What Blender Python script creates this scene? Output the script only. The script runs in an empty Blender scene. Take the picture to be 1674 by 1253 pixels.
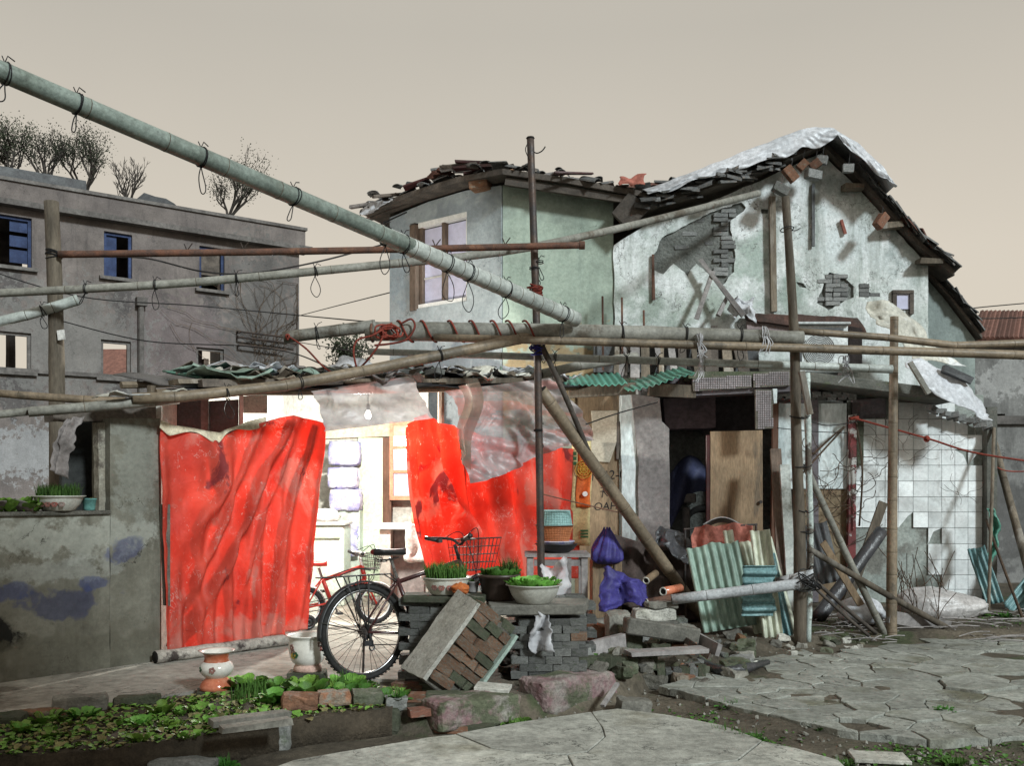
import bpy, bmesh, math, random
from mathutils import Vector, Matrix, Euler, noise as mnoise
from mathutils.geometry import delaunay_2d_cdt
random.seed(7)
S = bpy.context.scene
COL = S.collection
R = math.radians

# ------------------------------------------------------------------ camera
F = 1600.0; CX = 837.0; HY = 800.0; EYE = 1.35      # photograph pixels (1674 x 1253), eye height in metres
cam = bpy.data.cameras.new('camera'); camo = bpy.data.objects.new('camera', cam); COL.objects.link(camo)
cam.sensor_width = 36; cam.lens = 36 * F / 1674; cam.shift_y = (HY - 626.5) / 1674
cam.clip_end = 3000; cam.clip_start = .05
camo.location = (0, 0, EYE); camo.rotation_euler = (R(90), 0, 0)
S.camera = camo

# ------------------------------------------------------------------ sky, sun, exposure
SUN_EL, SUN_AZ = R(30), R(143)      # azimuth measured from +Y towards +X: from the right, behind the viewer
w = bpy.data.worlds.new('World'); S.world = w; w.use_nodes = True
nt = w.node_tree; nt.nodes.clear()
wo = nt.nodes.new('ShaderNodeOutputWorld'); bg = nt.nodes.new('ShaderNodeBackground')
tc = nt.nodes.new('ShaderNodeTexCoord'); sep = nt.nodes.new('ShaderNodeSeparateXYZ'); rmp = nt.nodes.new('ShaderNodeValToRGB')
nt.links.new(tc.outputs['Generated'], sep.inputs[0]); nt.links.new(sep.outputs['Z'], rmp.inputs[0])
e = rmp.color_ramp.elements
e[0].position = 0; e[0].color = (.66, .59, .485, 1)
e[1].position = 1; e[1].color = (.44, .415, .365, 1)
x = e.new(.22); x.color = (.61, .555, .47, 1)
x = e.new(.42); x.color = (.46, .43, .375, 1)
sky = nt.nodes.new('ShaderNodeTexSky'); sky.sky_type = 'NISHITA'; sky.sun_disc = False
sky.sun_elevation = SUN_EL; sky.sun_rotation = SUN_AZ; sky.dust_density = 6; sky.air_density = 2
hs = nt.nodes.new('ShaderNodeHueSaturation'); hs.inputs['Saturation'].default_value = .2; hs.inputs['Value'].default_value = .05
nt.links.new(sky.outputs[0], hs.inputs['Color'])
mx = nt.nodes.new('ShaderNodeMix'); mx.data_type = 'RGBA'; mx.inputs['Factor'].default_value = .04
cn_ = nt.nodes.new('ShaderNodeTexNoise'); cn_.inputs['Scale'].default_value = 1.6; cn_.inputs['Detail'].default_value = 4; nt.links.new(tc.outputs['Generated'], cn_.inputs['Vector'])
cm_ = nt.nodes.new('ShaderNodeMapRange'); cm_.inputs[1].default_value = .3; cm_.inputs[2].default_value = .7; cm_.inputs[3].default_value = .95; cm_.inputs[4].default_value = 1.04; nt.links.new(cn_.outputs['Fac'], cm_.inputs[0])
cx_ = nt.nodes.new('ShaderNodeVectorMath'); cx_.operation = 'SCALE'; nt.links.new(rmp.outputs[0], cx_.inputs[0]); nt.links.new(cm_.outputs[0], cx_.inputs['Scale'])
nt.links.new(cx_.outputs[0], mx.inputs['A']); nt.links.new(hs.outputs[0], mx.inputs['B'])
nt.links.new(mx.outputs['Result'], bg.inputs[0]); bg.inputs[1].default_value = 1.0
nt.links.new(bg.outputs[0], wo.inputs[0])
sl = bpy.data.lights.new('sun', 'SUN'); slo = bpy.data.objects.new('sun', sl); COL.objects.link(slo)
sl.energy = 3.1; sl.angle = R(7); sl.color = (.88, .975, 1.0)
sd = Vector((math.sin(SUN_AZ) * math.cos(SUN_EL), math.cos(SUN_AZ) * math.cos(SUN_EL), math.sin(SUN_EL)))
slo.rotation_euler = sd.to_track_quat('Z', 'Y').to_euler(); slo.location = sd * 30
S.view_settings.view_transform = 'Standard'; S.view_settings.look = 'None'
S.view_settings.exposure = .2; S.view_settings.gamma = 1
S.render.engine = 'CYCLES'

# ------------------------------------------------------------------ photograph pixel -> point helpers
def P(px, py, Y): return Vector(((px - CX) / F * Y, Y, EYE - (py - HY) / F * Y))
def G(px, py, z=0.0):
    Y = (EYE - z) * F / (py - HY); return Vector(((px - CX) / F * Y, Y, z))
def rnd(a, b): return random.uniform(a, b)
def nz(v, s=1.0, o=0): return mnoise.noise(Vector(v) * s + Vector((o, o * 1.7, o * .3)))

class Pl:
    """vertical plane: local x along it, local -y towards the viewer, local z up"""
    def __init__(s, p0, d):
        s.p = Vector((p0[0], p0[1])); s.d = Vector((d[0], d[1])).normalized(); s.n = Vector((s.d.y, -s.d.x))
        s.rz = math.atan2(s.d.y, s.d.x)
    def hit(s, px, py):
        k = (px - CX) / F; Y = s.p.dot(s.n) / (k * s.n.x + s.n.y)
        return ((Vector((k * Y, Y)) - s.p).dot(s.d), EYE - (py - HY) / F * Y)
    def w(s, a, z, o=0): q = s.p + s.d * a + s.n * o; return Vector((q.x, q.y, z))
    def pw(s, px, py, o=0): a, z = s.hit(px, py); return s.w(a, z, o)
    def poly(s, pts): return [s.hit(*p) for p in pts]

# ------------------------------------------------------------------ things, parts
ORG = {}
def tag(o, label=None, cat=None, group=None, kind=None):
    if label: o['label'] = label
    if cat: o['category'] = cat
    if group: o['group'] = group
    if kind: o['kind'] = kind
    return o
def T(name, label, cat, loc=(0, 0, 0), group=None, kind=None, rz=0):
    o = bpy.data.objects.new(name, None); COL.objects.link(o); o.empty_display_size = .1
    o.location = loc; o.rotation_euler = (0, 0, rz); ORG[o.name] = (Vector(loc), rz)
    return tag(o, label, cat, group, kind)
def place(o, world_m, parent=None):
    """parent by plain local matrix (parents are unscaled)"""
    if parent:
        o.parent = parent
        o.matrix_basis = parent_world(parent).inverted() @ world_m
    else: o.matrix_basis = world_m
def parent_world(p):
    m = p.matrix_basis.copy()
    return parent_world(p.parent) @ m if p.parent else m

class MB:
    def __init__(s): s.v = []; s.f = []; s.mi = []
    def add(s, vs, fs, mi=0):
        b = len(s.v); s.v += [Vector(q) for q in vs]
        for f in fs: s.f.append([i + b for i in f]); s.mi.append(mi)
        return b
    def box(s, c, size, rot=None, j=0, mi=0, taper=1):
        c = Vector(c); hx, hy, hz = [q / 2 for q in size]; vs = []
        for k in (-1, 1):
            for a, b in ((-1, -1), (1, -1), (1, 1), (-1, 1)):
                t = taper if k > 0 else 1
                q = Vector((a * hx * t, b * hy * t, k * hz))
                if j: q += Vector((rnd(-j, j), rnd(-j, j), rnd(-j, j)))
                if rot is not None: q = rot @ q
                vs.append(c + q)
        s.add(vs, [(3, 2, 1, 0), (4, 5, 6, 7), (0, 1, 5, 4), (1, 2, 6, 5), (2, 3, 7, 6), (3, 0, 4, 7)], mi); return s
    def bar(s, a, b, wd, th, up=(0, 0, 1), j=0, mi=0):
        a = Vector(a); b = Vector(b); x = (b - a); L = x.length; x = x / L
        u = Vector(up); y = u.cross(x)
        if y.length < 1e-4: y = Vector((0, 1, 0)).cross(x)
        y.normalize(); z = x.cross(y)
        m = Matrix((x, y, z)).transposed()
        return s.box((a + b) / 2, (L, wd, th), m, j, mi)
    def tube(s, pts, r, n=8, cap=True, mi=0, mis=None, capmi=None):
        pts = [Vector(p) for p in pts]; N = len(pts)
        rs = [r] * N if isinstance(r, (int, float)) else r
        t0 = (pts[1] - pts[0]).normalized()
        u = t0.cross(Vector((0, 0, 1)))
        if u.length < .05: u = t0.cross(Vector((0, 1, 0)))
        u.normalize(); b = len(s.v)
        for i, p in enumerate(pts):
            t = (pts[min(i + 1, N - 1)] - pts[max(i - 1, 0)])
            if t.length > 1e-9: t.normalize()
            u = u - t * u.dot(t)
            if u.length < 1e-6: u = t.orthogonal()
            u.normalize(); v = t.cross(u)
            for k in range(n):
                a = 2 * math.pi * k / n; s.v.append(p + (u * math.cos(a) + v * math.sin(a)) * rs[i])
        for i in range(N - 1):
            for k in range(n):
                s.f.append([b + i * n + k, b + i * n + (k + 1) % n, b + (i + 1) * n + (k + 1) % n, b + (i + 1) * n + k])
                s.mi.append(mis[i] if mis else mi)
        if cap:
            s.f.append([b + k for k in range(n)][::-1]); s.mi.append(mi if capmi is None else capmi)
            s.f.append([b + (N - 1) * n + k for k in range(n)]); s.mi.append(mi if capmi is None else capmi)
        return s
    def ring(s, c, R_, r, ax=(0, 1, 0), n=24, m=6, mi=0):
        c = Vector(c); ax = Vector(ax).normalized(); u = ax.orthogonal().normalized(); v = ax.cross(u); b = len(s.v)
        for i in range(n):
            a = 2 * math.pi * i / n; d = u * math.cos(a) + v * math.sin(a)
            for k in range(m):
                q = 2 * math.pi * k / m; s.v.append(c + d * (R_ + r * math.cos(q)) + ax * (r * math.sin(q)))
        for i in range(n):
            for k in range(m):
                i2 = (i + 1) % n; k2 = (k + 1) % m
                s.f.append([b + i * m + k, b + i2 * m + k, b + i2 * m + k2, b + i * m + k2]); s.mi.append(mi)
        return s
    def lathe(s, prof, c=(0, 0, 0), n=28, mi=0, jit=0, ax=None):
        b = len(s.v); c = Vector(c)
        for r, z in prof:
            for k in range(n):
                a = 2 * math.pi * k / n; rr = r * (1 + (jit * nz((math.cos(a), math.sin(a), z * 3), 2) if jit else 0))
                q = Vector((rr * math.cos(a), rr * math.sin(a), z))
                if ax is not None: q = ax @ q
                s.v.append(c + q)
        for i in range(len(prof) - 1):
            for k in range(n):
                k2 = (k + 1) % n; s.f.append([b + i * n + k, b + i * n + k2, b + (i + 1) * n + k2, b + (i + 1) * n + k]); s.mi.append(mi)
        return s
    def grid(s, fn, nu, nv, mi=0, keep=None):
        b = len(s.v)
        for j in range(nv + 1):
            for i in range(nu + 1): s.v.append(Vector(fn(i / nu, j / nv)))
        for j in range(nv):
            for i in range(nu):
                if keep and not keep((i + .5) / nu, (j + .5) / nv): continue
                q = b + j * (nu + 1) + i
                s.f.append([q, q + 1, q + nu + 2, q + nu + 1]); s.mi.append(mi)
        return s
    def prism(s, pts, ext, mi=0):
        """closed polygon pts (3D) extruded by ext"""
        pts = [Vector(p) for p in pts]; n = len(pts); e_ = Vector(ext); b = len(s.v)
        s.v += pts + [p + e_ for p in pts]
        s.f.append([b + i for i in range(n)]); s.f.append([b + n + i for i in range(n)][::-1]); s.mi += [mi, mi]
        for i in range(n):
            k = (i + 1) % n; s.f.append([b + k, b + i, b + n + i, b + n + k]); s.mi.append(mi)
        return s
    def panel(s, outer, holes, th, to3, back=True, mi=0, inner_step=0, relief=None):
        """polygon with holes in 2D -> slab; to3(a, z, o) gives the point, o = 0 front, -th back"""
        loops = [outer] + list(holes); vs = []; es = []
        for L in loops:
            b = len(vs); vs += [Vector(q) for q in L]; es += [(b + i, b + (i + 1) % len(L)) for i in range(len(L))]
        if inner_step:
            xs = [q[0] for q in outer]; ys = [q[1] for q in outer]
            y = min(ys) + inner_step
            while y < max(ys):
                x = min(xs) + inner_step
                while x < max(xs):
                    vs.append(Vector((x + rnd(-.3, .3) * inner_step, y + rnd(-.3, .3) * inner_step))); x += inner_step
                y += inner_step
        r = delaunay_2d_cdt(vs, es, [], 0, 1e-5); V, FA = r[0], r[2]
        ok = []
        for f in FA:
            c = sum((V[i] for i in f), Vector((0, 0))) / len(f)
            if inside(c, outer) and not any(inside(c, h) for h in holes): ok.append(list(f))
        cnt = {}
        for f in ok:
            for i in range(len(f)): a, b2 = f[i], f[(i + 1) % len(f)]; cnt[(a, b2)] = 1
        b = len(s.v)
        s.v += [Vector(to3(q.x, q.y, relief(q.x, q.y) if relief else 0)) for q in V]; n = len(V)
        if th: s.v += [Vector(to3(q.x, q.y, -th)) for q in V]
        for f in ok:
            s.f.append([b + i for i in f]); s.mi.append(mi)
            if th and back: s.f.append([b + n + i for i in f][::-1]); s.mi.append(mi)
        if th:
            for (a, b2) in cnt:
                if (b2, a) not in cnt: s.f.append([b + b2, b + a, b + n + a, b + n + b2]); s.mi.append(mi)
        return s
    def out(s, name, mat, parent=None, label=None, cat=None, group=None, kind=None, smooth=False, plane=None, bevel=0, solid=0, sub=0, origin=None):
        me = bpy.data.meshes.new(name)
        if plane is not None:
            wm = Matrix.Translation((plane.p.x, plane.p.y, 0)) @ Matrix.Rotation(plane.rz, 4, 'Z'); vs = s.v
        else:
            lo = Vector((min(q.x for q in s.v), min(q.y for q in s.v), min(q.z for q in s.v)))
            hi = Vector((max(q.x for q in s.v), max(q.y for q in s.v), max(q.z for q in s.v)))
            c = Vector(origin) if origin is not None else Vector(((lo.x + hi.x) / 2, (lo.y + hi.y) / 2, lo.z))
            vs = [q - c for q in s.v]; wm = Matrix.Translation(c)
        me.from_pydata([tuple(q) for q in vs], [], s.f)
        for m in (mat if isinstance(mat, (list, tuple)) else [mat]): me.materials.append(m)
        if any(s.mi): me.polygons.foreach_set('material_index', s.mi)
        if smooth: me.polygons.foreach_set('use_smooth', [True] * len(me.polygons))
        me.update()
        o = bpy.data.objects.new(name, me); COL.objects.link(o); place(o, wm, parent)
        if bevel:
            b = o.modifiers.new('bevel', 'BEVEL'); b.width = bevel; b.segments = 1; b.limit_method = 'ANGLE'
        if sub:
            b = o.modifiers.new('sub', 'SUBSURF'); b.levels = sub; b.render_levels = sub
        if solid:
            b = o.modifiers.new('solid', 'SOLIDIFY'); b.thickness = solid; b.offset = 0
        return tag(o, label, cat, group, kind)

def inside(p, poly):
    c = False; n = len(poly); j = n - 1
    for i in range(n):
        a = poly[i]; b = poly[j]
        if (a[1] > p[1]) != (b[1] > p[1]) and p[0] < (b[0] - a[0]) * (p[1] - a[1]) / (b[1] - a[1]) + a[0]: c = not c
        j = i
    return c
def rough(poly, step, amp, closed=True, seed=0):
    """subdivide a 2D outline and make it ragged"""
    o = []; n = len(poly)
    for i in range(n if closed else n - 1):
        a = Vector(poly[i][:2]); b = Vector(poly[(i + 1) % n][:2]); L = (b - a).length; k = max(1, int(L / step))
        nn = Vector((-(b - a).y, (b - a).x)) / max(L, 1e-6)
        for q in range(k):
            t = q / k; p = a.lerp(b, t)
            if q or True: p = p + nn * amp * (nz((p.x, p.y, seed), 3.1) + .7 * nz((p.x, p.y, seed + 9), 11) + .3 * rnd(-1, 1))
            o.append((p.x, p.y))
    return o
def spline(pts, per=6):
    pts = [Vector(p) for p in pts]
    if len(pts) < 3: return [pts[0].lerp(pts[-1], i / per) for i in range(per + 1)]
    o = []
    for i in range(len(pts) - 1):
        p0 = pts[max(i - 1, 0)]; p1 = pts[i]; p2 = pts[i + 1]; p3 = pts[min(i + 2, len(pts) - 1)]
        for k in range(per):
            t = k / per; o.append(.5 * ((2 * p1) + (p2 - p0) * t + (2 * p0 - 5 * p1 + 4 * p2 - p3) * t * t + (3 * p1 - p0 - 3 * p2 + p3) * t ** 3))
    o.append(pts[-1]); return o
def inst(me, name, wm, parent=None, label=None, cat=None, group=None, kind=None, scale=None):
    o = bpy.data.objects.new(name, me); COL.objects.link(o)
    if scale is not None: wm = wm @ Matrix.Diagonal((*scale, 1))
    place(o, wm, parent); return tag(o, label, cat, group, kind)
def XF(loc, rot=(0, 0, 0)): return Matrix.Translation(loc) @ Euler(rot).to_matrix().to_4x4()

# ------------------------------------------------------------------ materials
class NB:
    def __init__(s, name):
        s.m = bpy.data.materials.new(name); s.m.use_nodes = True; s.t = s.m.node_tree
        s.p = s.t.nodes['Principled BSDF']; s.o = s.t.nodes['Material Output']; s._v = None
    def n(s, ty, **k):
        a = s.t.nodes.new('ShaderNode' + ty)
        for q, v in k.items(): setattr(a, q, v)
        return a
    def l(s, a, b): s.t.links.new(a, b)
    def set(s, sock, v):
        if isinstance(v, bpy.types.NodeSocket): s.l(v, sock)
        elif isinstance(v, (tuple, list)) and len(v) == 3 and sock.type == 'RGBA': sock.default_value = (*v, 1)
        else: sock.default_value = v
    def vec(s, stretch=None):
        if s._v is None:
            c = s.n('TexCoord'); oi = s.n('ObjectInfo'); mu = s.n('Math', operation='MULTIPLY'); mu.inputs[1].default_value = 41
            s.l(oi.outputs['Random'], mu.inputs[0]); a = s.n('VectorMath', operation='ADD')
            s.l(c.outputs['Object'], a.inputs[0]); s.l(mu.outputs[0], a.inputs[1]); s._v = a.outputs[0]; s.raw = c.outputs['Object']; s.rand = oi.outputs['Random']
        if stretch:
            m = s.n('VectorMath', operation='MULTIPLY'); s.l(s._v, m.inputs[0]); m.inputs[1].default_value = stretch; return m.outputs[0]
        return s._v
    def noise(s, sc, detail=6, stretch=None, rough=.6, dist=0):
        a = s.n('TexNoise'); s.l(s.vec(stretch), a.inputs['Vector']); a.inputs['Scale'].default_value = sc; a.inputs['Detail'].default_value = detail
        a.inputs['Roughness'].default_value = rough; a.inputs['Distortion'].default_value = dist; return a.outputs['Fac']
    def step(s, v, a, b, lo=0, hi=1):
        m = s.n('MapRange', clamp=True); s.l(v, m.inputs[0]); m.inputs[1].default_value = a; m.inputs[2].default_value = b; m.inputs[3].default_value = lo; m.inputs[4].default_value = hi
        return m.outputs[0]
    def math(s, op, a, b=0.0):
        m = s.n('Math', operation=op); s.set(m.inputs[0], a); s.set(m.inputs[1], b); return m.outputs[0]
    def mix(s, f, a, b, mode='MIX'):
        m = s.n('Mix', data_type='RGBA', blend_type=mode); s.set(m.inputs[0], f); s.set(m.inputs[6], a); s.set(m.inputs[7], b); return m.outputs[2]
    def blob(s, c, r, amp=.8, sc=3, soft=.25):
        """mask: noisy ellipse at c=(x,z) radius r=(rx,rz) in object space"""
        s.vec(); a = s.n('VectorMath', operation='SUBTRACT'); s.l(s.raw, a.inputs[0]); a.inputs[1].default_value = (c[0], 0, c[1])
        b = s.n('VectorMath', operation='MULTIPLY'); s.l(a.outputs[0], b.inputs[0]); b.inputs[1].default_value = (1 / r[0], 0, 1 / r[1])
        d = s.n('VectorMath', operation='LENGTH'); s.l(b.outputs[0], d.inputs[0])
        k = s.math('MULTIPLY', s.math('SUBTRACT', s.noise(sc, 8), .5), amp * 2)
        q = s.math('ADD', s.math('SUBTRACT', 1.0, d.outputs['Value']), k); return s.step(q, 0, soft)
    def crack(s, sc, w, cover=(.5, .58), stretch=None):
        """thin irregular lines where a noise field crosses its middle, only in some areas"""
        a = s.math('ABSOLUTE', s.math('SUBTRACT', s.noise(sc, 9, stretch, .62, .4), .5)); return s.math('MULTIPLY', s.step(a, w * .4, w, 1, 0), s.step(s.noise(sc * .6 + .37, 5), *cover))
    def bump(s, h, strength=.4, dist=.01):
        b = s.n('Bump'); b.inputs['Strength'].default_value = strength; b.inputs['Distance'].default_value = dist; s.l(h, b.inputs['Height'])
        s.l(b.outputs[0], s.p.inputs['Normal']); return b
    def done(s, col, rough=.85, metal=0, spec=.3):
        s.set(s.p.inputs['Base Color'], col); s.set(s.p.inputs['Roughness'], rough); s.p.inputs['Metallic'].default_value = metal
        s.p.inputs['Specular IOR Level'].default_value = spec; return s.m

MATS = {}
def M(name, c1, c2=None, c3=None, sc=4, thr=(.4, .62), thr3=(.56, .62), sc3=None, rough=.85, bump=.35, bs=45, metal=0, rand=.25, stretch=None, spec=.25, bd=.008, dirt=.35, hue=0, crack=0, speck=.0):
    if name in MATS: return MATS[name]
    b = NB(name); b.vec()
    c2 = c2 or tuple(q * .6 for q in c1)
    col = b.mix(b.step(b.noise(sc, 9, stretch, .65, .3), *thr), c1, c2)
    if c3: col = b.mix(b.step(b.noise(sc3 or sc * .45, 10, stretch, .68), *thr3), col, c3)
    if crack: col = b.mix(b.math('MULTIPLY', b.crack(crack, .0055, (.42, .48)), .85), col, tuple(q * .22 for q in c1))
    if speck: col = b.mix(b.step(b.noise(38, 8, None, .8), .56, .64, 0, speck), col, tuple(q * .35 for q in c1))
    f = b.step(b.noise(sc * 9, 8, stretch, .75), .32, .68, 1 - dirt * 1.2, 1 + dirt * .6)
    f = b.math('MULTIPLY', f, b.step(b.noise(sc * .37 + .11, 7, None, .66), .34, .62, .72, 1.1))
    if rand: f = b.math('MULTIPLY', f, b.step(b.rand, 0, 1, 1 - rand, 1 + rand))
    g = b.n('CombineColor'); [b.l(f, g.inputs[i]) for i in range(3)]
    col = b.mix(1.0, col, g.outputs[0], 'MULTIPLY')
    if hue:
        h = b.n('HueSaturation'); b.l(b.step(b.math('FRACT', b.math('MULTIPLY', b.rand, 17.3)), 0, 1, .5 - hue, .5 + hue), h.inputs['Hue']); b.l(col, h.inputs['Color']); col = h.outputs[0]
    if bump: b.bump(b.noise(bs, 6, stretch, .65), bump, bd)
    rr = b.step(b.noise(sc * 3, 4, stretch), .3, .7, max(.05, rough - .12), min(1, rough + .1))
    MATS[name] = b.done(col, rr, metal, spec); return MATS[name]

M('dirt', (.13, .11, .082), (.07, .06, .045), (.065, .078, .04), sc=2.2, bump=1, bs=30, bd=.02, rand=0)
M('soil', (.07, .055, .038), (.04, .032, .022), bump=1, bs=40, bd=.02)
M('concrete', (.47, .47, .42), (.36, .36, .32), (.25, .235, .18), sc=1.6, bump=.8, bs=60, rand=.06, thr3=(.54, .68), crack=1.1, speck=.5, dirt=.4)
M('paving', (.34, .35, .315), (.25, .258, .228), (.15, .148, .105), sc=2.2, bump=.9, bs=60, rand=.09, thr3=(.54, .68), crack=2.2, speck=.5, dirt=.4)
M('floor', (.42, .40, .35), (.32, .30, .26), (.20, .18, .15), sc=1.3, bump=.6, bs=55, rand=0, crack=1.2, speck=.4)
M('grey_brick', (.20, .20, .19), (.13, .135, .125), (.09, .105, .075), sc=9, bump=1, bs=60, rand=.4, speck=.5)
M('red_brick', (.25, .125, .075), (.16, .085, .055), (.22, .19, .15), sc=9, bump=.7, bs=60, rand=.4, hue=.015)
M('moss_brick', (.105, .11, .08), (.065, .08, .045), (.14, .12, .09), sc=8, bump=.8, bs=50, rand=.35)
M('stone', (.24, .23, .20), (.15, .145, .125), sc=5, bump=.8, bs=30, rand=.4)
M('mortar', (.19, .18, .155), (.12, .115, .095), sc=9, bump=1, bs=50, bd=.02)
M('pale_plaster', (.54, .53, .48), (.42, .41, .36), (.28, .28, .22), sc=3, bump=.7, bs=50, rand=.05, thr3=(.57, .7), crack=4, speck=.4)
M('mint_plaster', (.34, .43, .38), (.24, .32, .28), sc=5, bump=.4)
M('pink_kerb', (.21, .125, .13), (.27, .25, .225), (.10, .11, .07), sc=5, bump=1, bs=40, thr3=(.50, .58), sc3=3, bd=.015)
M('tile_white', (.78, .81, .81), (.68, .72, .72), (.50, .51, .48), sc=2.5, rough=.38, bump=.06, rand=.10, dirt=.18, thr3=(.62, .8), spec=.5)
M('old_wood', (.20, .165, .125), (.11, .092, .07), (.28, .255, .22), sc=5, stretch=(1, 1, .18), bump=.7, bs=30, rand=.35)
M('dark_wood', (.125, .105, .088), (.07, .06, .052), sc=5, bump=.6, rand=.35)
M('plywood', (.28, .20, .125), (.21, .15, .095), (.15, .115, .08), sc=2.5, stretch=(3, 3, .5), bump=.2, rand=.1)
M('grey_board', (.30, .28, .27), (.22, .205, .20), (.13, .12, .115), sc=2, bump=.3, rand=.15, thr3=(.6, .72))
M('white_board', (.62, .68, .68), (.50, .57, .57), (.33, .37, .36), sc=2, bump=.15, rand=.06, thr3=(.6, .75), stretch=(1, 1, .4))
M('bamboo_tan', (.245, .19, .13), (.165, .13, .09), (.11, .09, .065), sc=3, stretch=None, bump=.25, bs=60, rough=.55, rand=.2, spec=.4)
M('bamboo_grey', (.26, .255, .225), (.17, .165, .14), (.11, .095, .075), sc=3, bump=.35, bs=60, rough=.6, rand=.15)
M('bamboo_green', (.22, .265, .235), (.14, .17, .145), (.09, .095, .07), sc=3.4, bump=.25, bs=70, rough=.34, rand=.05, spec=.6, dirt=.4, thr3=(.55, .66), speck=.4)
M('bamboo_pale', (.50, .53, .50), (.37, .40, .37), (.18, .18, .15), sc=2.6, bump=.2, rough=.5, rand=.05, thr3=(.58, .66))
M('bamboo_white', (.58, .60, .62), (.40, .42, .43), (.13, .12, .115), sc=5, bump=.4, rough=.6, rand=.05, thr3=(.52, .58))
M('bamboo_node', (.12, .095, .065), (.07, .055, .04), bump=.2)
M('hollow', (.02, .016, .012), bump=0)
M('rust', (.15, .07, .045), (.08, .05, .04), (.20, .10, .06), sc=10, bump=.5, bs=80, rough=.75)
M('dark_metal', (.06, .055, .055), (.10, .07, .055), sc=9, bump=.3, rough=.55, metal=.4)
M('black_wire', (.012, .012, .013), (.02, .02, .02), bump=0, rough=.6)
M('grey_wire', (.10, .10, .10), bump=0)
M('red_rope', (.27, .05, .03), (.17, .035, .025), sc=30, bump=.8, bs=120, rough=.7)
M('blue_cord', (.03, .035, .22), bump=.3)
M('white_cord', (.6, .6, .62), bump=.2, rough=.5)
M('rubber', (.018, .018, .018), (.03, .029, .027), bump=.4, bs=90, rough=.75)
M('steel', (.42, .42, .42), (.28, .27, .26), sc=20, bump=.05, rough=.35, metal=1)
M('maroon_paint', (.055, .016, .016), (.035, .012, .012), bump=.05, rough=.35, spec=.5, dirt=.2)
M('black_plastic', (.016, .016, .018), (.03, .03, .03), bump=.15, rough=.45, spec=.5)
M('red_paint', (.55, .05, .03), (.45, .04, .03), bump=.05, rough=.35, dirt=.15)
M('white_paint', (.72, .72, .70), (.6, .6, .58), bump=.1, rough=.45, dirt=.15)
M('porcelain', (.74, .72, .67), (.66, .63, .57), (.50, .45, .38), sc=5, bump=.02, rough=.16, spec=.6, dirt=.12, rand=.03, thr3=(.66, .75))
M('orange_glaze', (.52, .13, .06), (.62, .24, .14), sc=6, bump=.03, rough=.2, spec=.6, dirt=.15)
M('pink_clay', (.48, .33, .27), (.36, .24, .20), sc=6, bump=.2)
M('enamel', (.60, .60, .54), (.50, .49, .43), (.22, .16, .10), sc=7, bump=.08, rough=.35, spec=.5, thr3=(.66, .72), dirt=.25)
M('enamel_mark', (.30, .10, .08), (.22, .16, .14), bump=0, rough=.4)
M('leaf_mark', (.05, .14, .06), bump=0, rough=.4)
M('yellow_mark', (.55, .35, .06), bump=0, rough=.4)
M('brown_pot', (.055, .036, .028), (.035, .025, .02), bump=.1, rough=.45, spec=.5)
M('green_pot', (.10, .24, .22), (.08, .18, .17), bump=.1)
M('foliage', (.06, .17, .025), (.04, .115, .018), (.10, .21, .04), sc=14, bump=.2, rough=.55, rand=.3, hue=.02)
M('lettuce', (.17, .34, .055), (.12, .26, .04), (.22, .40, .09), sc=14, bump=.3, rough=.5, rand=.25, hue=.02)
M('grass_blade', (.05, .13, .022), (.08, .16, .03), sc=14, bump=0, rand=.3)
M('dry_leaf', (.27, .26, .11), (.18, .15, .07), (.33, .30, .16), sc=9, bump=.2, rand=.35)
M('dark_leaf', (.05, .06, .034), (.026, .034, .02), bump=0, rand=.4)
M('bark', (.065, .055, .048), (.04, .035, .03), bump=.5)
M('vine', (.11, .075, .05), (.07, .05, .035), bump=.3)
M('roof_tile', (.155, .155, .152), (.09, .092, .092), (.20, .165, .14), sc=8, bump=.6, bs=50, rand=.45)
M('red_tile', (.19, .092, .07), (.13, .065, .052), sc=6, bump=.5, rand=.35)
M('corr_green', (.33, .44, .37), (.25, .35, .29), (.15, .19, .15), sc=3, bump=.15, rough=.5, rand=.05, thr3=(.6, .75), stretch=(1, 1, .3))
M('corr_cream', (.60, .62, .50), (.48, .52, .41), (.30, .33, .25), sc=3, bump=.15, rough=.5, rand=.05, thr3=(.6, .75), stretch=(1, 1, .3))
M('corr_teal', (.19, .33, .34), (.13, .24, .25), (.32, .42, .40), sc=5, dirt=.5, bump=.15, rough=.4, rand=.1)
M('roof_green', (.12, .34, .26), (.09, .25, .19), (.2, .3, .25), sc=4, bump=.15, rough=.45, rand=.1)
M('iron_dark', (.10, .105, .108), (.065, .066, .07), sc=4, bump=.3, rough=.6)
M('purple_bag', (.05, .043, .22), (.035, .03, .15), sc=6, bump=.5, bs=25, rough=.62, spec=.35, rand=.05)
M('brown_cloth', (.075, .055, .048), (.05, .038, .034), sc=6, bump=.3, rough=.9)
M('red_cloth', (.33, .12, .09), (.26, .09, .07), (.19, .065, .05), sc=4, bump=.3, rough=.9)
M('grey_cloth', (.30, .27, .26), (.22, .195, .185), sc=4, bump=.4, rough=.9)
M('orange_bag', (.42, .12, .03), (.30, .08, .03), bump=.4, rough=.6)
M('banner_yellow', (.66, .55, .28), (.5, .38, .18), sc=4, bump=.1, rough=.5)
M('banner_orange', (.62, .15, .03), (.52, .11, .03), sc=4, bump=.1, rough=.5)
M('banner_cream', (.62, .52, .30), bump=.1)
M('ink', (.03, .025, .025), bump=0)
M('mesh_tile', (.30, .27, .28), (.24, .22, .225), bump=.2, rand=.15)
M('dark_void', (.14, .125, .135), (.11, .10, .105), (.18, .15, .155), sc=2, bump=.3, rand=.1)
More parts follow.
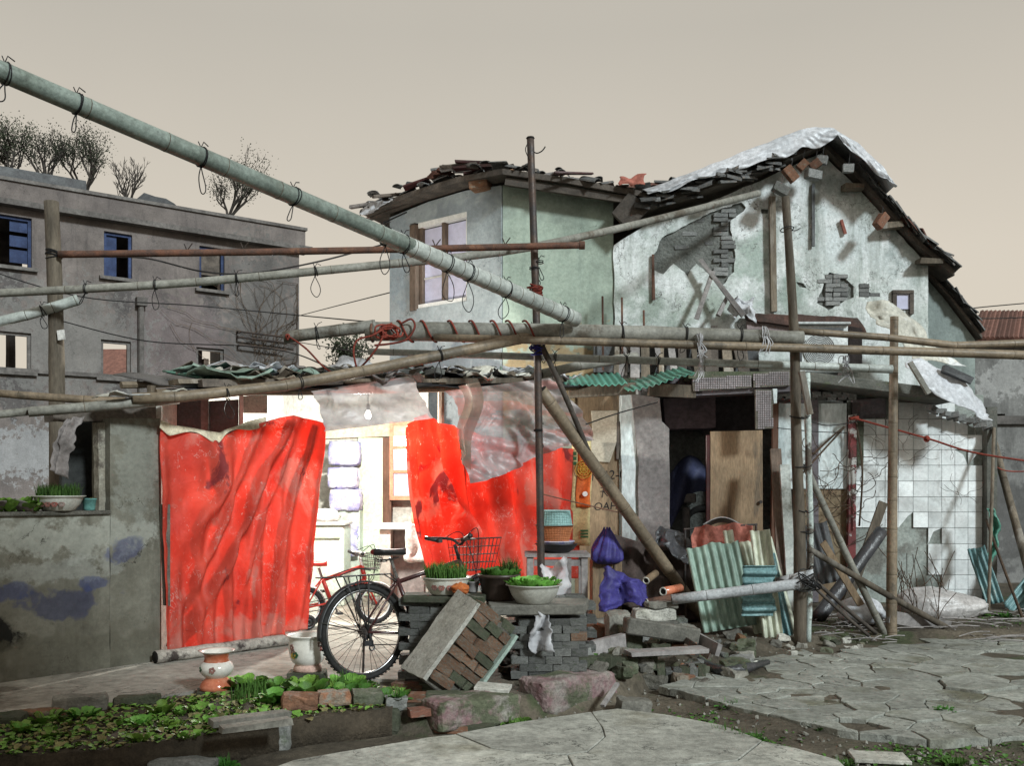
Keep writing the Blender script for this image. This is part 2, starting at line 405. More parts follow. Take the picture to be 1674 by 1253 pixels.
M('purple_plaster', (.22, .17, .19), (.15, .12, .135), sc=2, bump=.3)
M('scooter_cover', (.10, .115, .22), (.07, .08, .16), sc=3, bump=.3, rough=.6)
M('ac_white', (.62, .66, .66), (.55, .58, .58), (.40, .40, .38), sc=3, bump=.05, rough=.4, thr3=(.62, .75))
M('tarp_white', (.58, .59, .62), (.48, .50, .53), (.38, .39, .41), sc=2.2, bump=.2, bs=30, rough=.45, rand=.04, bd=.01, spec=.5)
M('tarp_cream', (.60, .58, .50), (.48, .47, .41), (.66, .68, .68), sc=2.2, bump=.35, bs=14, rough=.6, bd=.03)
M('foil', (.48, .46, .45), (.38, .36, .35), sc=3, bump=.5, bs=14, rough=.32, spec=.6, bd=.03)
M('far_wall', (.17, .157, .148), (.11, .102, .096), (.23, .22, .205), sc=.9, bump=.4, rand=0, thr3=(.52, .66), dirt=.4)
M('slate_lean', (.24, .28, .27), (.15, .17, .165), (.33, .38, .37), sc=1.2, bump=.4, rand=0)
M('blue_sash', (.05, .075, .16), (.035, .05, .11), bump=.2)
M('window_wood', (.17, .125, .095), (.10, .075, .06), sc=6, bump=.4, stretch=(1, 1, .2))
M('lilac_glass', (.62, .62, .80), (.55, .56, .74), sc=1, bump=.05, rough=.22, spec=.6, dirt=.12, rand=.05)  # panes made bright lilac, holding the sky's reflection in the colour
M('peach_wall', (.62, .50, .36), (.52, .42, .30), sc=2, bump=.2)
M('interior_wall', (.60, .60, .54), (.50, .50, .45), sc=2, bump=.2)
M('green_door', (.50, .60, .44), (.40, .50, .37), (.58, .64, .54), sc=3, bump=.1, rough=.5)
M('mint_cabinet', (.60, .70, .62), (.52, .62, .55), bump=.05, rough=.4)
M('orange_frame', (.58, .28, .17), (.48, .22, .14), bump=.2)
M('lilac_bag', (.40, .40, .68), (.62, .62, .72), sc=7, thr=(.48, .54), bump=.3, bs=20, rough=.45)
M('brown_post', (.14, .075, .05), (.10, .055, .04), sc=3, bump=.3, stretch=(1, 1, .2))
M('cloth_white', (.62, .61, .58), (.52, .51, .48), bump=.3, rough=.9)
M('cover_black', (.025, .026, .028), (.05, .05, .055), sc=3, bump=.4, bs=14, rough=.35, spec=.5, bd=.03)
# ================================================================== custom materials for the big surfaces
def gable_material():
    b = NB('gable_plaster'); b.vec()
    col = b.mix(b.step(b.noise(1.3, 10, None, .72), .44, .58), (.78, .81, .81), (.55, .60, .57))
    for c, r, cc in GBLOB: col = b.mix(b.math('MULTIPLY', b.blob(c, r, 1.7, 2.6, .8), .85), col, cc)
    col = b.mix(b.step(b.noise(1.7, 9, (1.8, 1, .22), .72), .50, .66, 0, .9), col, (.32, .36, .33))         # damp streaks
    col = b.mix(b.step(b.noise(4.6, 11, None, .76), .55, .63, 0, .9), col, (.30, .33, .31))
    col = b.mix(b.step(b.noise(11, 10, None, .78), .60, .66, 0, .8), col, (.20, .215, .20))
    col = b.mix(b.crack(2.3, .006), col, (.14, .14, .13))
    f = b.step(b.noise(22, 8, None, .75), .3, .7, .62, 1.12); g = b.n('CombineColor'); [b.l(f, g.inputs[i]) for i in range(3)]
    col = b.mix(1.0, col, g.outputs[0], 'MULTIPLY'); b.bump(b.noise(14, 9, None, .7), .55, .02)
    return b.done(col, .9)
def plain_wall(name, c1, c2, c3, blobs=(), sc=1.4, streak=True, dots=True):
    b = NB(name); b.vec()
    col = b.mix(b.step(b.noise(sc, 9, None, .65), .4, .62), c1, c2)
    if streak: col = b.mix(b.step(b.noise(2.2, 8, (2, 2, .25), .7), .52, .75, 0, .8), col, c3)
    for c, r, cc, fac in blobs: col = b.mix(b.math('MULTIPLY', b.blob(c, r, 1.7, 6, .3), fac), col, cc)
    if dots: col = b.mix(b.step(b.noise(7, 8, None, .72), .62, .70, 0, .7), col, c3)
    col = b.mix(b.crack(1.9, .005, (.54, .62)), col, tuple(q * .5 for q in c3))
    f = b.math('MULTIPLY', b.step(b.noise(24, 8, None, .75), .3, .7, .72, 1.1), b.step(b.noise(.9, 8, None, .7), .35, .62, .7, 1.1)); g = b.n('CombineColor'); [b.l(f, g.inputs[i]) for i in range(3)]
    col = b.mix(1.0, col, g.outputs[0], 'MULTIPLY'); b.bump(b.noise(16, 9, None, .7), .45, .015)
    return b.done(col, .9)

# ================================================================== ground
def lerp_tab(tab, x):
    if x <= tab[0][0]: return tab[0][1]
    for (a, fa), (b, fb) in zip(tab, tab[1:]):
        if x <= b: return fa + (fb - fa) * (x - a) / (b - a)
    return tab[-1][1]
KERB = [G(px, py, -.1) for px, py in ((-260, 1262), (20, 1256), (250, 1246), (340, 1232), (400, 1215), (500, 1203), (650, 1187), (700, 1190), (840, 1172), (995, 1143))]
KT = [(p.x, p.y) for p in KERB] + [(1.3, 7.6), (2.2, 8.6), (3.2, 9.2), (9, 9.4)]
def gh(x, y):
    """height of the bare earth"""
    k = lerp_tab(KT, x); t = min(1, max(0, (y - k) / .12)); t = t * t * (3 - 2 * t)
    low = -.15 if x < .9 else -.145 + .064 * min(1, max(0, (x - .9) / .8)) * min(1, max(0, (y - 5.2) / .8))
    h = low + (-.012 - low) * t
    h += .13 * math.exp(-((x - .32) / .42) ** 2 - ((y - 7.35) / .4) ** 2)      # earth heaped under the brick pile
    return h + .018 * nz((x, y, 0), 2.2) + .01 * nz((x, y, 3), 7)
def ground():
    m = MB(); xs = []; x = -9.0
    def axis(a, b, st, far):
        L = [a - far, a - far * .3, a - 12]; q = a
        while q < b: L.append(q); q += st
        return L + [b, b + 12, b + far * .3, b + far]
    X = axis(-8, 9, .085, 900); Y = axis(3.2, 13, .085, 900)
    for y in Y:
        for x in X:
            fl = (-8 <= x <= 9 and 3.2 <= y <= 13)
            m.v.append(Vector((x, y, gh(x, y) if fl else (-.012 if y > 8 else -.145))))
    n = len(X)
    for j in range(len(Y) - 1):
        for i in range(n - 1): m.f.append([j * n + i, j * n + i + 1, (j + 1) * n + i + 1, (j + 1) * n + i]); m.mi.append(0)
    m.out('ground', MATS['dirt'], kind='structure', smooth=True, origin=(0, 0, 0))
ground()

def flat_piece(pts, z, th, name, mat, parent, tilt=.0, kind=None, jag=.012):
    pp = rough([(p.x, p.y) for p in pts], .09, jag, seed=rnd(0, 50)); cx = sum(p[0] for p in pp) / len(pp); cy = sum(p[1] for p in pp) / len(pp)
    ax, ay = rnd(-tilt, tilt), rnd(-tilt, tilt)
    m = MB(); m.prism([(x, y, z - th + 0) for x, y in pp][::-1], (0, 0, th))
    for q in m.v[len(pp):]: q.z += (q.x - cx) * ax + (q.y - cy) * ay
    return m.out(name, mat, parent, kind=kind, bevel=.003)

# foreground concrete, cracked into big plates
slab = T('concrete_slab', 'broken smooth concrete slab of the alley in front of the pink kerb', None, G(800, 1230, -.1), kind='structure'); del slab['label']
zs = -.085
for pl_ in ([(430, 1262), (480, 1244), (700, 1207), (745, 1202), (801, 1225), (859, 1233), (926, 1235), (941, 1262), (922, 1420), (250, 1420)],
            [(746.5, 1201), (850, 1182), (966, 1165.5), (983.5, 1190), (988.5, 1205.5), (960, 1230), (927, 1234), (860, 1232), (802, 1224)],
            [(967.5, 1165), (1010, 1160), (1090, 1170), (1180, 1187), (1244.5, 1212), (1205, 1244), (1139, 1251), (1060, 1255), (943, 1262), (928.5, 1236), (961, 1231), (990, 1206), (985, 1190)],
            [(1246.5, 1213), (1300, 1224), (1370, 1244), (1420, 1290), (1450, 1420), (924, 1420), (943, 1264), (1060, 1256.5), (1140, 1252.3), (1206.5, 1245)]):
    flat_piece([G(a, b, zs) for a, b in pl_], zs + rnd(0, .006), .08, 'slab_plate', MATS['concrete'], slab, .001, jag=.004)

# crazed paving on the right
def clip(poly, a, b, c):
    o = []
    for i in range(len(poly)):
        p, q = poly[i], poly[(i + 1) % len(poly)]; dp = a * p[0] + b * p[1] - c; dq = a * q[0] + b * q[1] - c
        if dp <= 0: o.append(p)
        if dp * dq < 0: t = dp / (dp - dq); o.append((p[0] + (q[0] - p[0]) * t, p[1] + (q[1] - p[1]) * t))
    return o
pav = T('paving', None, None, G(1400, 1130, -.08), kind='structure')
zp = -.068
reg = [(p.x, p.y) for p in [G(a, b, zp) for a, b in ((1082, 1122), (1150, 1102), (1225, 1078), (1290, 1066), (1380, 1056), (1450, 1050), (1530, 1036), (1600, 1037), (1674, 1046), (1790, 1050), (1960, 1120), (1960, 1172), (1760, 1200), (1640, 1206), (1520, 1208), (1420, 1204), (1290, 1180), (1190, 1156))]]
def hull2(pts):
    pts = sorted(set(pts)); 
    def half(L):
        o = []
        for p in L:
            while len(o) > 1 and (o[-1][0] - o[-2][0]) * (p[1] - o[-2][1]) - (o[-1][1] - o[-2][1]) * (p[0] - o[-2][0]) <= 0: o.pop()
            o.append(p)
        return o[:-1]
    return half(pts) + half(pts[::-1])
hull = hull2(reg); reg = hull
xs = [p[0] for p in reg]; ys = [p[1] for p in reg]; seeds = []; tries = 0
while len(seeds) < 260 and tries < 9000:
    tries += 1; q = (rnd(min(xs), max(xs)), rnd(min(ys), max(ys)))
    dmin = .15 + .4 * abs(nz((q[0], q[1], 5), .8)) * 1.4
    if inside(q, reg) and all((q[0] - s_[0]) ** 2 + (q[1] - s_[1]) ** 2 > dmin ** 2 for s_ in seeds): seeds.append(q)
for q in seeds:
    poly = [(q[0] - 1.5, q[1] - 1.5), (q[0] + 1.5, q[1] - 1.5), (q[0] + 1.5, q[1] + 1.5), (q[0] - 1.5, q[1] + 1.5)]
    gap = random.choice((.003, .004, .004, .006, .009))
    for s_ in seeds:
        if s_ is q: continue
        dx, dy = s_[0] - q[0], s_[1] - q[1]; L = math.hypot(dx, dy)
        if L > 3: continue
        poly = clip(poly, dx / L, dy / L, (dx / L) * (q[0] + s_[0]) / 2 + (dy / L) * (q[1] + s_[1]) / 2 - gap)
        if len(poly) < 3: break
    if len(poly) < 3: continue
    edge = any(not inside(p, reg) for p in poly)
    for a_, b_ in zip(hull, hull[1:] + hull[:1]):
        ex, ey = b_[0] - a_[0], b_[1] - a_[1]; L = math.hypot(ex, ey); poly = clip(poly, ey / L, -ex / L, (ey * a_[0] - ex * a_[1]) / L)
        if len(poly) < 3: break
    if len(poly) < 3 or random.random() < (.22 if edge else .02): continue
    if random.random() < .8: poly = [p for i, p in enumerate(poly) if math.dist(p, poly[i - 1]) > .03]
    if len(poly) < 3: continue
    wp = []
    for i in range(len(poly)):
        a_, b_ = poly[i], poly[(i + 1) % len(poly)]; k = max(1, int(math.dist(a_, b_) / .06))
        for j in range(k):
            x_ = a_[0] + (b_[0] - a_[0]) * j / k; y_ = a_[1] + (b_[1] - a_[1]) * j / k
            wp.append((x_ + .11 * nz((x_, y_, 0), 1.6) + .035 * nz((x_, y_, 3), 6), y_ + .11 * nz((x_, y_, 7), 1.6) + .035 * nz((x_, y_, 11), 6)))
    poly = wp
    flat_piece([Vector((*p, 0)) for p in poly], zp + rnd(-.008, .008) + .012 * nz((q[0], q[1], 1), .9), .055, 'paving_stone', MATS['paving'], pav, .008, jag=.003)

# concrete yard floor: the walk behind the garden bed, running in under the shed
yf = MB(); yfp = [G(a, b, .006) for a, b in ((-120, 1215), (30, 1192), (180, 1152), (330, 1128), (480, 1112), (660, 1112), (700, 1060))]
yfp = [(p.x, p.y) for p in yfp] + [(-.3, 8.6), (1.0, 9.6), (1.4, 11.6), (.2, 13.2), (-3.4, 13.2), (-4.6, 7.0)]
yf.panel(rough(yfp, .15, .012), [], .05, lambda a, z, o: (a, z, .006 + o)); yf.out('yard_floor', MATS['floor'], kind='structure')

# ================================================================== derelict three-storey block
BP = Pl((-12.4, 30.6), (1, .743))
FW = plain_wall('block_render', (.205, .178, .165), (.145, .126, .12), (.082, .074, .073), [(BP.hit(px_, py_), (rx_, 1.1), (.085, .08, .08), .8) for px_, py_, rx_ in ((20, 465, .5), (200, 490, .45), (345, 505, .45), (25, 640, .6), (190, 650, .5), (340, 655, .4), (90, 480, .2), (270, 520, .25))] + [(BP.hit(300, 560), (2.4, 1.6), (.17, .14, .14), .8), (BP.hit(50, 740), (2.2, .9), (.33, .335, .34), .8), (BP.hit(110, 560), (2.6, 1.9), (.195, .19, .18), .7), (BP.hit(430, 520), (1.6, 2.8), (.135, .13, .125), .8)], sc=.6)
blk = T('derelict_building', 'derelict grey rendered three-storey block with empty window openings', 'building', BP.w(0, -.15))
wins = [((-14, 350), (52, 355), (52, 437), (-14, 433)), ((170, 378), (216, 384), (216, 457), (170, 451)), ((326, 402), (367, 407), (366, 476), (326, 472)),
        ((-30, 540), (51, 544), (51, 609), (-30, 604)), ((165, 555), (214, 559), (214, 620), (165, 616)), ((321, 568), (366, 571), (366, 624), (321, 621))]
WQ = [BP.poly(w_) for w_ in wins]
sL = BP.hit(-260, 800)[0]; sR = BP.hit(489, 800)[0]; ztop = BP.hit(250, 372)[1]; zcap = BP.hit(250, 341)[1]
m = MB(); loc3 = lambda a, z, o: (a, -o, z)
rect = []
for q in WQ:
    a0 = min(p[0] for p in q); a1 = max(p[0] for p in q); z0 = min(q[0][1], q[3][1], q[2][1]); z0 = (q[2][1] + q[3][1]) / 2; z1 = (q[0][1] + q[1][1]) / 2
    rect.append((a0, a1, z0, z1))
m.panel([(sL, -.2), (sR, -.2), (sR, ztop), (sL, ztop)], [[(a0, z0), (a1, z0), (a1, z1), (a0, z1)] for a0, a1, z0, z1 in rect], .3, loc3)
m.out('front_wall', FW, blk, plane=BP)
m = MB(); m.box((sR - .15, 4.2, ztop / 2 - .1), (.3, 7.79, ztop + .2)); m.out('end_wall', FW, blk, plane=BP)
# back wall of the upper storey only, with openings where the sky shows through
f2 = rect[4][3] + .95
m = MB(); m.panel([(sL, f2), (sR - .32, f2), (sR - .32, ztop), (sL, ztop)], [[(a - .9 + o1, z0 - .9), (a + w2 + o1, z0 - .9), (a + w2 + o1, z0 + h2), (a - .9 + o1, z0 + h2)] for (a, z0, o1, w2, h2) in ((rect[1][1], rect[1][2], 1.55, .9, 1.35), (rect[2][1], rect[2][2], 1.6, .6, 1.1), (rect[0][1], rect[0][2], 1.1, .3, .8))], .25, lambda a, z, o: (a, 2.6 - o, z)); m.out('back_wall', FW, blk, plane=BP)
m = MB(); m.box(((sL + sR) / 2, 2.3, ztop - .16), (sR - sL - .64, 3.9, .2)); m.out('roof_slab', MATS['far_wall'], blk, plane=BP)
m = MB(); m.box(((sL + sR) / 2, 1.6, f2 - .12), (sR - sL - .64, 2.6, .2)); m.out('floor_slab', MATS['far_wall'], blk, plane=BP)
m = MB(); m.box(((sL + sR) / 2 + .1, .02, ztop + .02), (sR - sL + .5, .75, .16)); cor = m.out('cornice', MATS['far_wall'], blk, plane=BP)
m = MB(); m.box(((sL + sR) / 2 + .05, .08, (ztop + zcap) / 2 + .09), (sR - sL + .25, .42, zcap - ztop - .04), j=.0); m.out('parapet', FW, blk, plane=BP)
m = MB(); m.box(((sL + sR) / 2 + .05, .08, zcap + .12), (sR - sL + .35, .56, .1)); m.out('parapet_coping', MATS['far_wall'], blk, plane=BP)
m = MB(); q0 = BP.hit(-200, 605); q1 = BP.hit(240, 634); zb = BP.hit(120, 612)[1]
m.box(((q0[0] + q1[0]) / 2, -.06, zb), (q1[0] - q0[0], .12, .12)); m.out('string_course', MATS['far_wall'], blk, plane=BP)
for i, (a0, a1, z0, z1) in enumerate(rect):
    m = MB(); m.box(((a0 + a1) / 2, -.06, z0 - .06), (a1 - a0 + .3, .16, .1)); m.out('window_sill', MATS['far_wall'], blk, plane=BP)
    m = MB(); t = .09
    for (c, s_) in ((((a0 + t / 2), z0), 0), ((a1 - t / 2, z0), 0)): m.box((c[0], .14, (z0 + z1) / 2), (t, .1, z1 - z0))
    m.box(((a0 + a1) / 2, .14, z1 - t / 2), (a1 - a0 - 2 * t, .1, t)); fr = m.out('window_frame', MATS['blue_sash'] if i < 3 else MATS['far_wall'], blk, plane=BP)
    if i == 0:
        for k in range(3):
            m = MB(); m.box((a0 + (a1 - a0) * .72, .2, z0 + .1 + (z1 - z0) * (.16 + .3 * k)), ((a1 - a0) * .5, .05, (z1 - z0) * (.22 if k else .26))); m.out('pane', MATS['blue_sash'], fr, plane=BP)
    if i == 1:
        m = MB(); m.box((a0 + (a1 - a0) * .28, .2, (z0 + z1) / 2), ((a1 - a0) * .42, .05, (z1 - z0) * .94)); m.out('sash', MATS['blue_sash'], fr, plane=BP)
    if i == 2:
        m = MB(); m.box((a0 + (a1 - a0) * .5, .25, z0 + (z1 - z0) * .66), ((a1 - a0) * .82, .05, (z1 - z0) * .6)); m.out('board', MATS['dark_wood'], fr, plane=BP)
    if i == 5:
        m = MB(); m.box((a0 + (a1 - a0) * .24, .9, (z0 + z1) / 2), ((a1 - a0) * .5, .3, (z1 - z0) * 1.25)); m.out('inner_pier', FW, fr, plane=BP)
        m = MB(); m.box((a0 + (a1 - a0) * .55, .6, z0 + (z1 - z0) * .3), (.16, .2, (z1 - z0) * .85)); m.out('inner_jamb', MATS['window_wood'], fr, plane=BP)
m = MB(); a, z = BP.hit(229, 640); zt = BP.hit(229, 500)[1]
m.tube([(a, -.12, -.1), (a, -.12, zt)], .09, 8); m.box((a, -.14, zt + .1), (.32, .24, .26)); m.out('drain_pipe', MATS['far_wall'], blk, plane=BP)
for px0, px1, py in ((387, 470, 544), (387, 480, 553), (388, 462, 566)):
    m = MB(); a, z = BP.hit(px0, py); a1, _ = BP.hit(px1, py); m.tube([(a, -.25, z), (a1, -.3, z - .05)], .035, 6); m.box((a, -.12, z), (.06, .26, .06)); m.out('iron_bar', MATS['dark_metal'], blk, plane=BP)
# roof-top parapet block and a heap of debris
m = MB(); a0 = BP.hit(-240, 270)[0]; a1 = BP.hit(160, 300)[0]; zz = BP.hit(100, 268)[1]
m.box(((a0 + a1) / 2, 1.6, (ztop + zz) / 2 + .2), (a1 - a0, .3, zz - ztop - .3)); m.out('roof_block', MATS['iron_dark'], blk, plane=BP)
m = MB(); a0 = BP.hit(228, 330)[0]; a1 = BP.hit(356, 345)[0]
m.panel(rough([(a0, zcap - .3), (a1 + .2, zcap - .3), (a1, zcap + .35), (a1 - .8, zcap + .45), (a0 + 1.2, zcap + .75), (a0 + .5, zcap + .8), (a0 + .1, zcap + .4)], .3, .08), [], .4, lambda a, z, o: (a, 1.2 - o, z)); m.out('roof_debris', MATS['iron_dark'], blk, plane=BP)
# climbing bare vines on its right part
m = MB()
for k in range(46):
    a, z = BP.hit(rnd(400, 470), rnd(560, 640)); pts = [(a, -.04, z)]; ang = rnd(.9, 2.2)
    for q in range(12):
        ang += rnd(-.45, .45); a += math.cos(ang) * .32; z += abs(math.sin(ang)) * .3 * (.4 + .6 * (k % 3 != 0)); a = min(a, sR - .1); pts.append((a, -.045 - .02 * (k % 4), min(z, ztop - 1.2)))
    m.tube(pts, rnd(.005, .010), 3, cap=False)
m.out('wall_vines', MATS['vine'], plane=BP, kind='stuff')

# red-roofed house seen through its openings
h0 = P(190, 610, 60); rt = T('red_roofed_house', 'far house with red tiled gable roof seen through an empty window', 'house', (h0.x, h0.y, -.1))
zr = P(190, 592, 60).z; ze = P(190, 640, 60).z
m = MB(); m.box((h0.x + 1.0, h0.y + 3, ze / 2), (9, 6, ze)); m.out('wall', MATS['pale_plaster'], rt)
m = MB(); m.prism([(h0.x - 4, h0.y - .4, ze), (h0.x + 6, h0.y - .4, ze), (h0.x + 3.2, h0.y + 3, zr + 1.1), (h0.x - 2.5, h0.y + 3, zr + 1.1)], (0, .05, .12)); m.prism([(h0.x + .9, h0.y - 1.5, ze - .5), (h0.x + 4, h0.y - 1.5, ze - .5), (h0.x + 3.2, h0.y - 1.5, zr + .2)], (0, 3, 0)); m.out('roof', MATS['red_tile'], rt)

# ------------------------------------------------------------------ trees
def tree(label, px, py_top, py_base, Y, spread, leafy, seed, leafmat='dark_leaf', group='trees behind the derelict block'):
    random.seed(seed); top = P(px, py_top, Y); base = Vector((top.x, Y, -.1)); H = top.z - base.z; crown0 = P(px, py_base, Y).z
    t = T('tree', label, 'tree', base, group); m = MB(); tips = []
    def br(p, d, L, r, dep):
        pts = [p]; q = p
        for k in range(4):
            d = (d + Vector((rnd(-1, 1), rnd(-1, 1), rnd(-.2, .6))) * .16).normalized(); q = q + d * L / 4; pts.append(q)
            if dep >= 3: tips.append(q)
        m.tube(pts, [r * (1 - .12 * i) for i in range(5)], 5 if dep < 2 else 3, cap=False)
        if dep < (5 if leafy < 3 else 4):
            for k in range(3 if dep < 3 else 2):
                br(pts[random.choice((2, 3, 4))], (d + Vector((rnd(-1, 1), rnd(-1, 1), rnd(-.1, .7))) * .75).normalized(), L * rnd(.55, .8), max(r * .55, .012), dep + 1)
    L = (top.z - crown0)
    st = Vector((base.x, Y, crown0 - L * .1)); m.tube([base, base.lerp(st, .5) + Vector((.05, 0, 0)), st], [H * .014, H * .011, H * .009], 7)
    for k in range(5): br(st, Vector((rnd(-1, 1) * spread, rnd(-1, 1) * spread, rnd(.8, 1.3))).normalized(), L * .42, H * .0042, 1)
    # keep the crown inside its real height
    mxz = max(v.z for v in m.v); s_ = (top.z - crown0) / max(.1, mxz - crown0)
    def fix(v):
        if v.z > crown0: v.z = crown0 + (v.z - crown0) * s_
    for v in m.v: fix(v)
    m.out('trunk', MATS['bark'], t)
    lf = MB()
    for q in tips:
        q = q.copy(); fix(q)
        for k in range(leafy):
            c = q + Vector((rnd(-1, 1), rnd(-1, 1), rnd(-1, 1))) * .3; a = Vector((rnd(-1, 1), rnd(-1, 1), rnd(-1, 1))).normalized() * rnd(.025, .05); b_ = a.orthogonal().normalized() * rnd(.015, .03)
            lf.add([c - a, c + b_, c + a, c - b_], [(0, 1, 2, 3)])
    if leafy: lf.out('crown', MATS[leafmat], t)
    random.seed(seed + 99)
tree('sparse leafy tree at the far end of the derelict roof', 15, 190, 285, 37, .8, 2, 11)
tree('tallest leafy tree rising behind the dark roof block', 78, 198, 300, 38, .9, 3, 12)
tree('leafy tree leaning past the end of the dark roof block', 135, 212, 315, 39, .9, 2, 13)
tree('bare leafless tree fanning up above the parapet', 212, 252, 330, 40, .9, 0, 14)
tree('lone tree with thin leaves above the parapet end', 372, 246, 350, 42, .9, 2, 15)
tree('small bare shrub in the gap between block and house', 575, 545, 610, 24, .8, 1, 16, group='shrubs in the gap')
random.seed(21)
# ================================================================== the old house
UF = Pl((0, 12.6), (1, 0)); LF = Pl((0, 11.7), (1, 0)); GW = Pl((-.134, 12.6), (1.6, -1.3)); CP = Pl((-2.8, 7.6), (1, 1.1))
def hz_(pl, px, py): return pl.hit(px, py)
GBLOB = [(UF.hit(1060, 505), (.6, .36), (.24, .30, .25)), (UF.hit(1150, 500), (.45, .3), (.36, .42, .36)), (UF.hit(1225, 430), (.3, .6), (.38, .46, .41)), (UF.hit(1400, 300), (.28, .40), (.42, .50, .49)), (UF.hit(1390, 400), (.8, .55), (.72, .78, .79)), (UF.hit(1120, 400), (.5, .3), (.38, .43, .41)), (UF.hit(1490, 420), (.2, .6), (.40, .47, .46)), (UF.hit(1290, 480), (.3, .35), (.28, .35, .31)), (UF.hit(1460, 390), (.16, .5), (.30, .35, .34)), (UF.hit(1360, 300), (.5, .14), (.40, .46, .45)), (UF.hit(1030, 440), (.14, .4), (.80, .83, .83))]
GM = gable_material()
GREEN = plain_wall('green_render', (.37, .44, .37), (.31, .38, .32), (.24, .30, .26), [(UF.hit(900, 330), (1.2, .25), (.26, .31, .27), .6), (UF.hit(990, 520), (.2, .5), (.22, .27, .23), .6), (UF.hit(900, 620), (1.3, .55), (.30, .22, .12), .9)], dots=False)  # brown lower blob: the wall's shaded foot, painted into the render colour
GREY = plain_wall('grey_render', (.40, .45, .47), (.33, .38, .40), (.26, .30, .32), [(GW.hit(720, 600), (1.6, .28), (.17, .20, .23), .8), (GW.hit(650, 400), (.25, .9), (.30, .36, .40), .7), (GW.hit(760, 345), (.6, .18), (.24, .28, .31), .7)], dots=False)  # dark bluish lower blob: shade at the wall's foot, put into the colour
RENDER = M('bare_render', (.26, .27, .25), (.17, .18, .165), (.33, .36, .34), sc=3, bump=1, bs=25, bd=.03)
GBRICK = M('wall_brick', (.26, .265, .26), (.17, .175, .17), (.33, .33, .31), sc=9, bump=.7, rand=.35)

house = T('old_house', 'crumbling two-storey house with peeling white gable wall and tarpaulin on its roof', 'house', (2.2, 12.6, -.02))
# --- gable wall
gout = [(1003, 402), (1050, 372), (1120, 345), (1190, 318), (1262, 287), (1342, 252), (1400, 307), (1450, 364), (1500, 419), (1516, 436)]
gq = UF.poly(gout); a0, a1 = gq[0][0], gq[-1][0]
m = MB(); m.panel([(a0, -.05), (a1, -.05)] + gq[::-1], [], .22, loc3); m.out('gable_core', RENDER, house, plane=UF)
def pxpoly(pl, pts, step, amp, seed=0): return rough(pl.poly(pts), step, amp, seed=seed)
H1 = pxpoly(UF, [(1065, 440), (1069, 416), (1082, 390), (1120, 368), (1167, 347), (1212, 331), (1220, 342), (1193, 362), (1198, 399), (1199, 445), (1181, 467), (1158, 449), (1138, 432), (1123, 453), (1100, 432), (1084, 449)], .05, .025, 1)
H2 = pxpoly(UF, [(1355, 446), (1378, 452), (1394, 469), (1394, 486), (1372, 497), (1353, 509), (1334, 496), (1345, 465)], .05, .02, 2)
H3 = pxpoly(UF, [(1403, 470), (1412, 464), (1420, 470), (1416, 478), (1440, 486), (1402, 484)], .04, .008, 3)
H4 = pxpoly(UF, [(1300, 462), (1312, 464), (1318, 472), (1306, 470)], .04, .004, 4)
H5 = pxpoly(UF, [(1243, 343), (1255, 343), (1255, 350), (1244, 350)], .04, .004, 5)
outer = rough([(a0 + .01, 2.2), (a1 - .01, 2.2)] + gq[::-1], .09, .012, seed=5)
m = MB(); m.panel(outer, [H1, H2, H3, H4, H5], .033, lambda a, z, o: (a, -.03 - o, z), inner_step=.16, relief=lambda a, z: .012 * nz((a, z, 0), 2.4) + .006 * nz((a, z, 4), 9)); m.out('peeling_plaster', GM, house, plane=UF)
def brick_mesh(name, mat, j=.06):
    bm = bmesh.new(); bmesh.ops.create_cube(bm, size=1); bmesh.ops.bevel(bm, geom=bm.edges[:], offset=.045, segments=1, affect='EDGES')
    for v in bm.verts: v.co += Vector((rnd(-j, j) * .3, rnd(-j, j) * .6, rnd(-j, j)))
    me = bpy.data.meshes.new(name); bm.to_mesh(me); bm.free(); me.materials.append(mat); return me
BR = {k: [brick_mesh('brick_' + k, MATS[n_]) for _ in range(4)] for k, n_ in (('grey', 'grey_brick'), ('red', 'red_brick'), ('moss', 'moss_brick'), ('wall', 'wall_brick'))}
def bricks_in(pl, hole, parent, kind, bl, bh, dep, o, skip=.12, shape=None):
    x0 = min(p[0] for p in hole); x1 = max(p[0] for p in hole); z0 = min(p[1] for p in hole); z1 = max(p[1] for p in hole); z = z0; r = 0
    while z < z1:
        x = x0 - bl * (.5 if r % 2 else 0)
        while x < x1:
            L = bl * random.choice((1, 1, .5))
            c = (x + L / 2, z + bh / 2)
            if inside(c, hole) and random.random() > skip and (shape is None or inside(c, shape)):
                wm = Matrix.Translation(pl.w(c[0], c[1], o + rnd(-.012, .012))) @ Matrix.Rotation(pl.rz + rnd(-.04, .04), 4, 'Z') @ Matrix.Rotation(rnd(-.03, .03), 4, 'Y')
                inst(random.choice(BR[kind]), 'brick', wm, parent, scale=(L * .94, dep, bh * .86))
            x += L
        z += bh; r += 1
bricks_in(UF, H1, house, 'wall', .2, .058, .09, -.012, .12, UF.poly([(1168, 335), (1222, 325), (1202, 365), (1202, 470), (1175, 470), (1170, 420), (1178, 390)]))
bricks_in(UF, H1, house, 'wall', .2, .058, .08, -.028, .82)
bricks_in(UF, H2, house, 'wall', .2, .058, .09, -.008, .05)
bricks_in(UF, H3, house, 'wall', .14, .058, .09, -.008, .0)
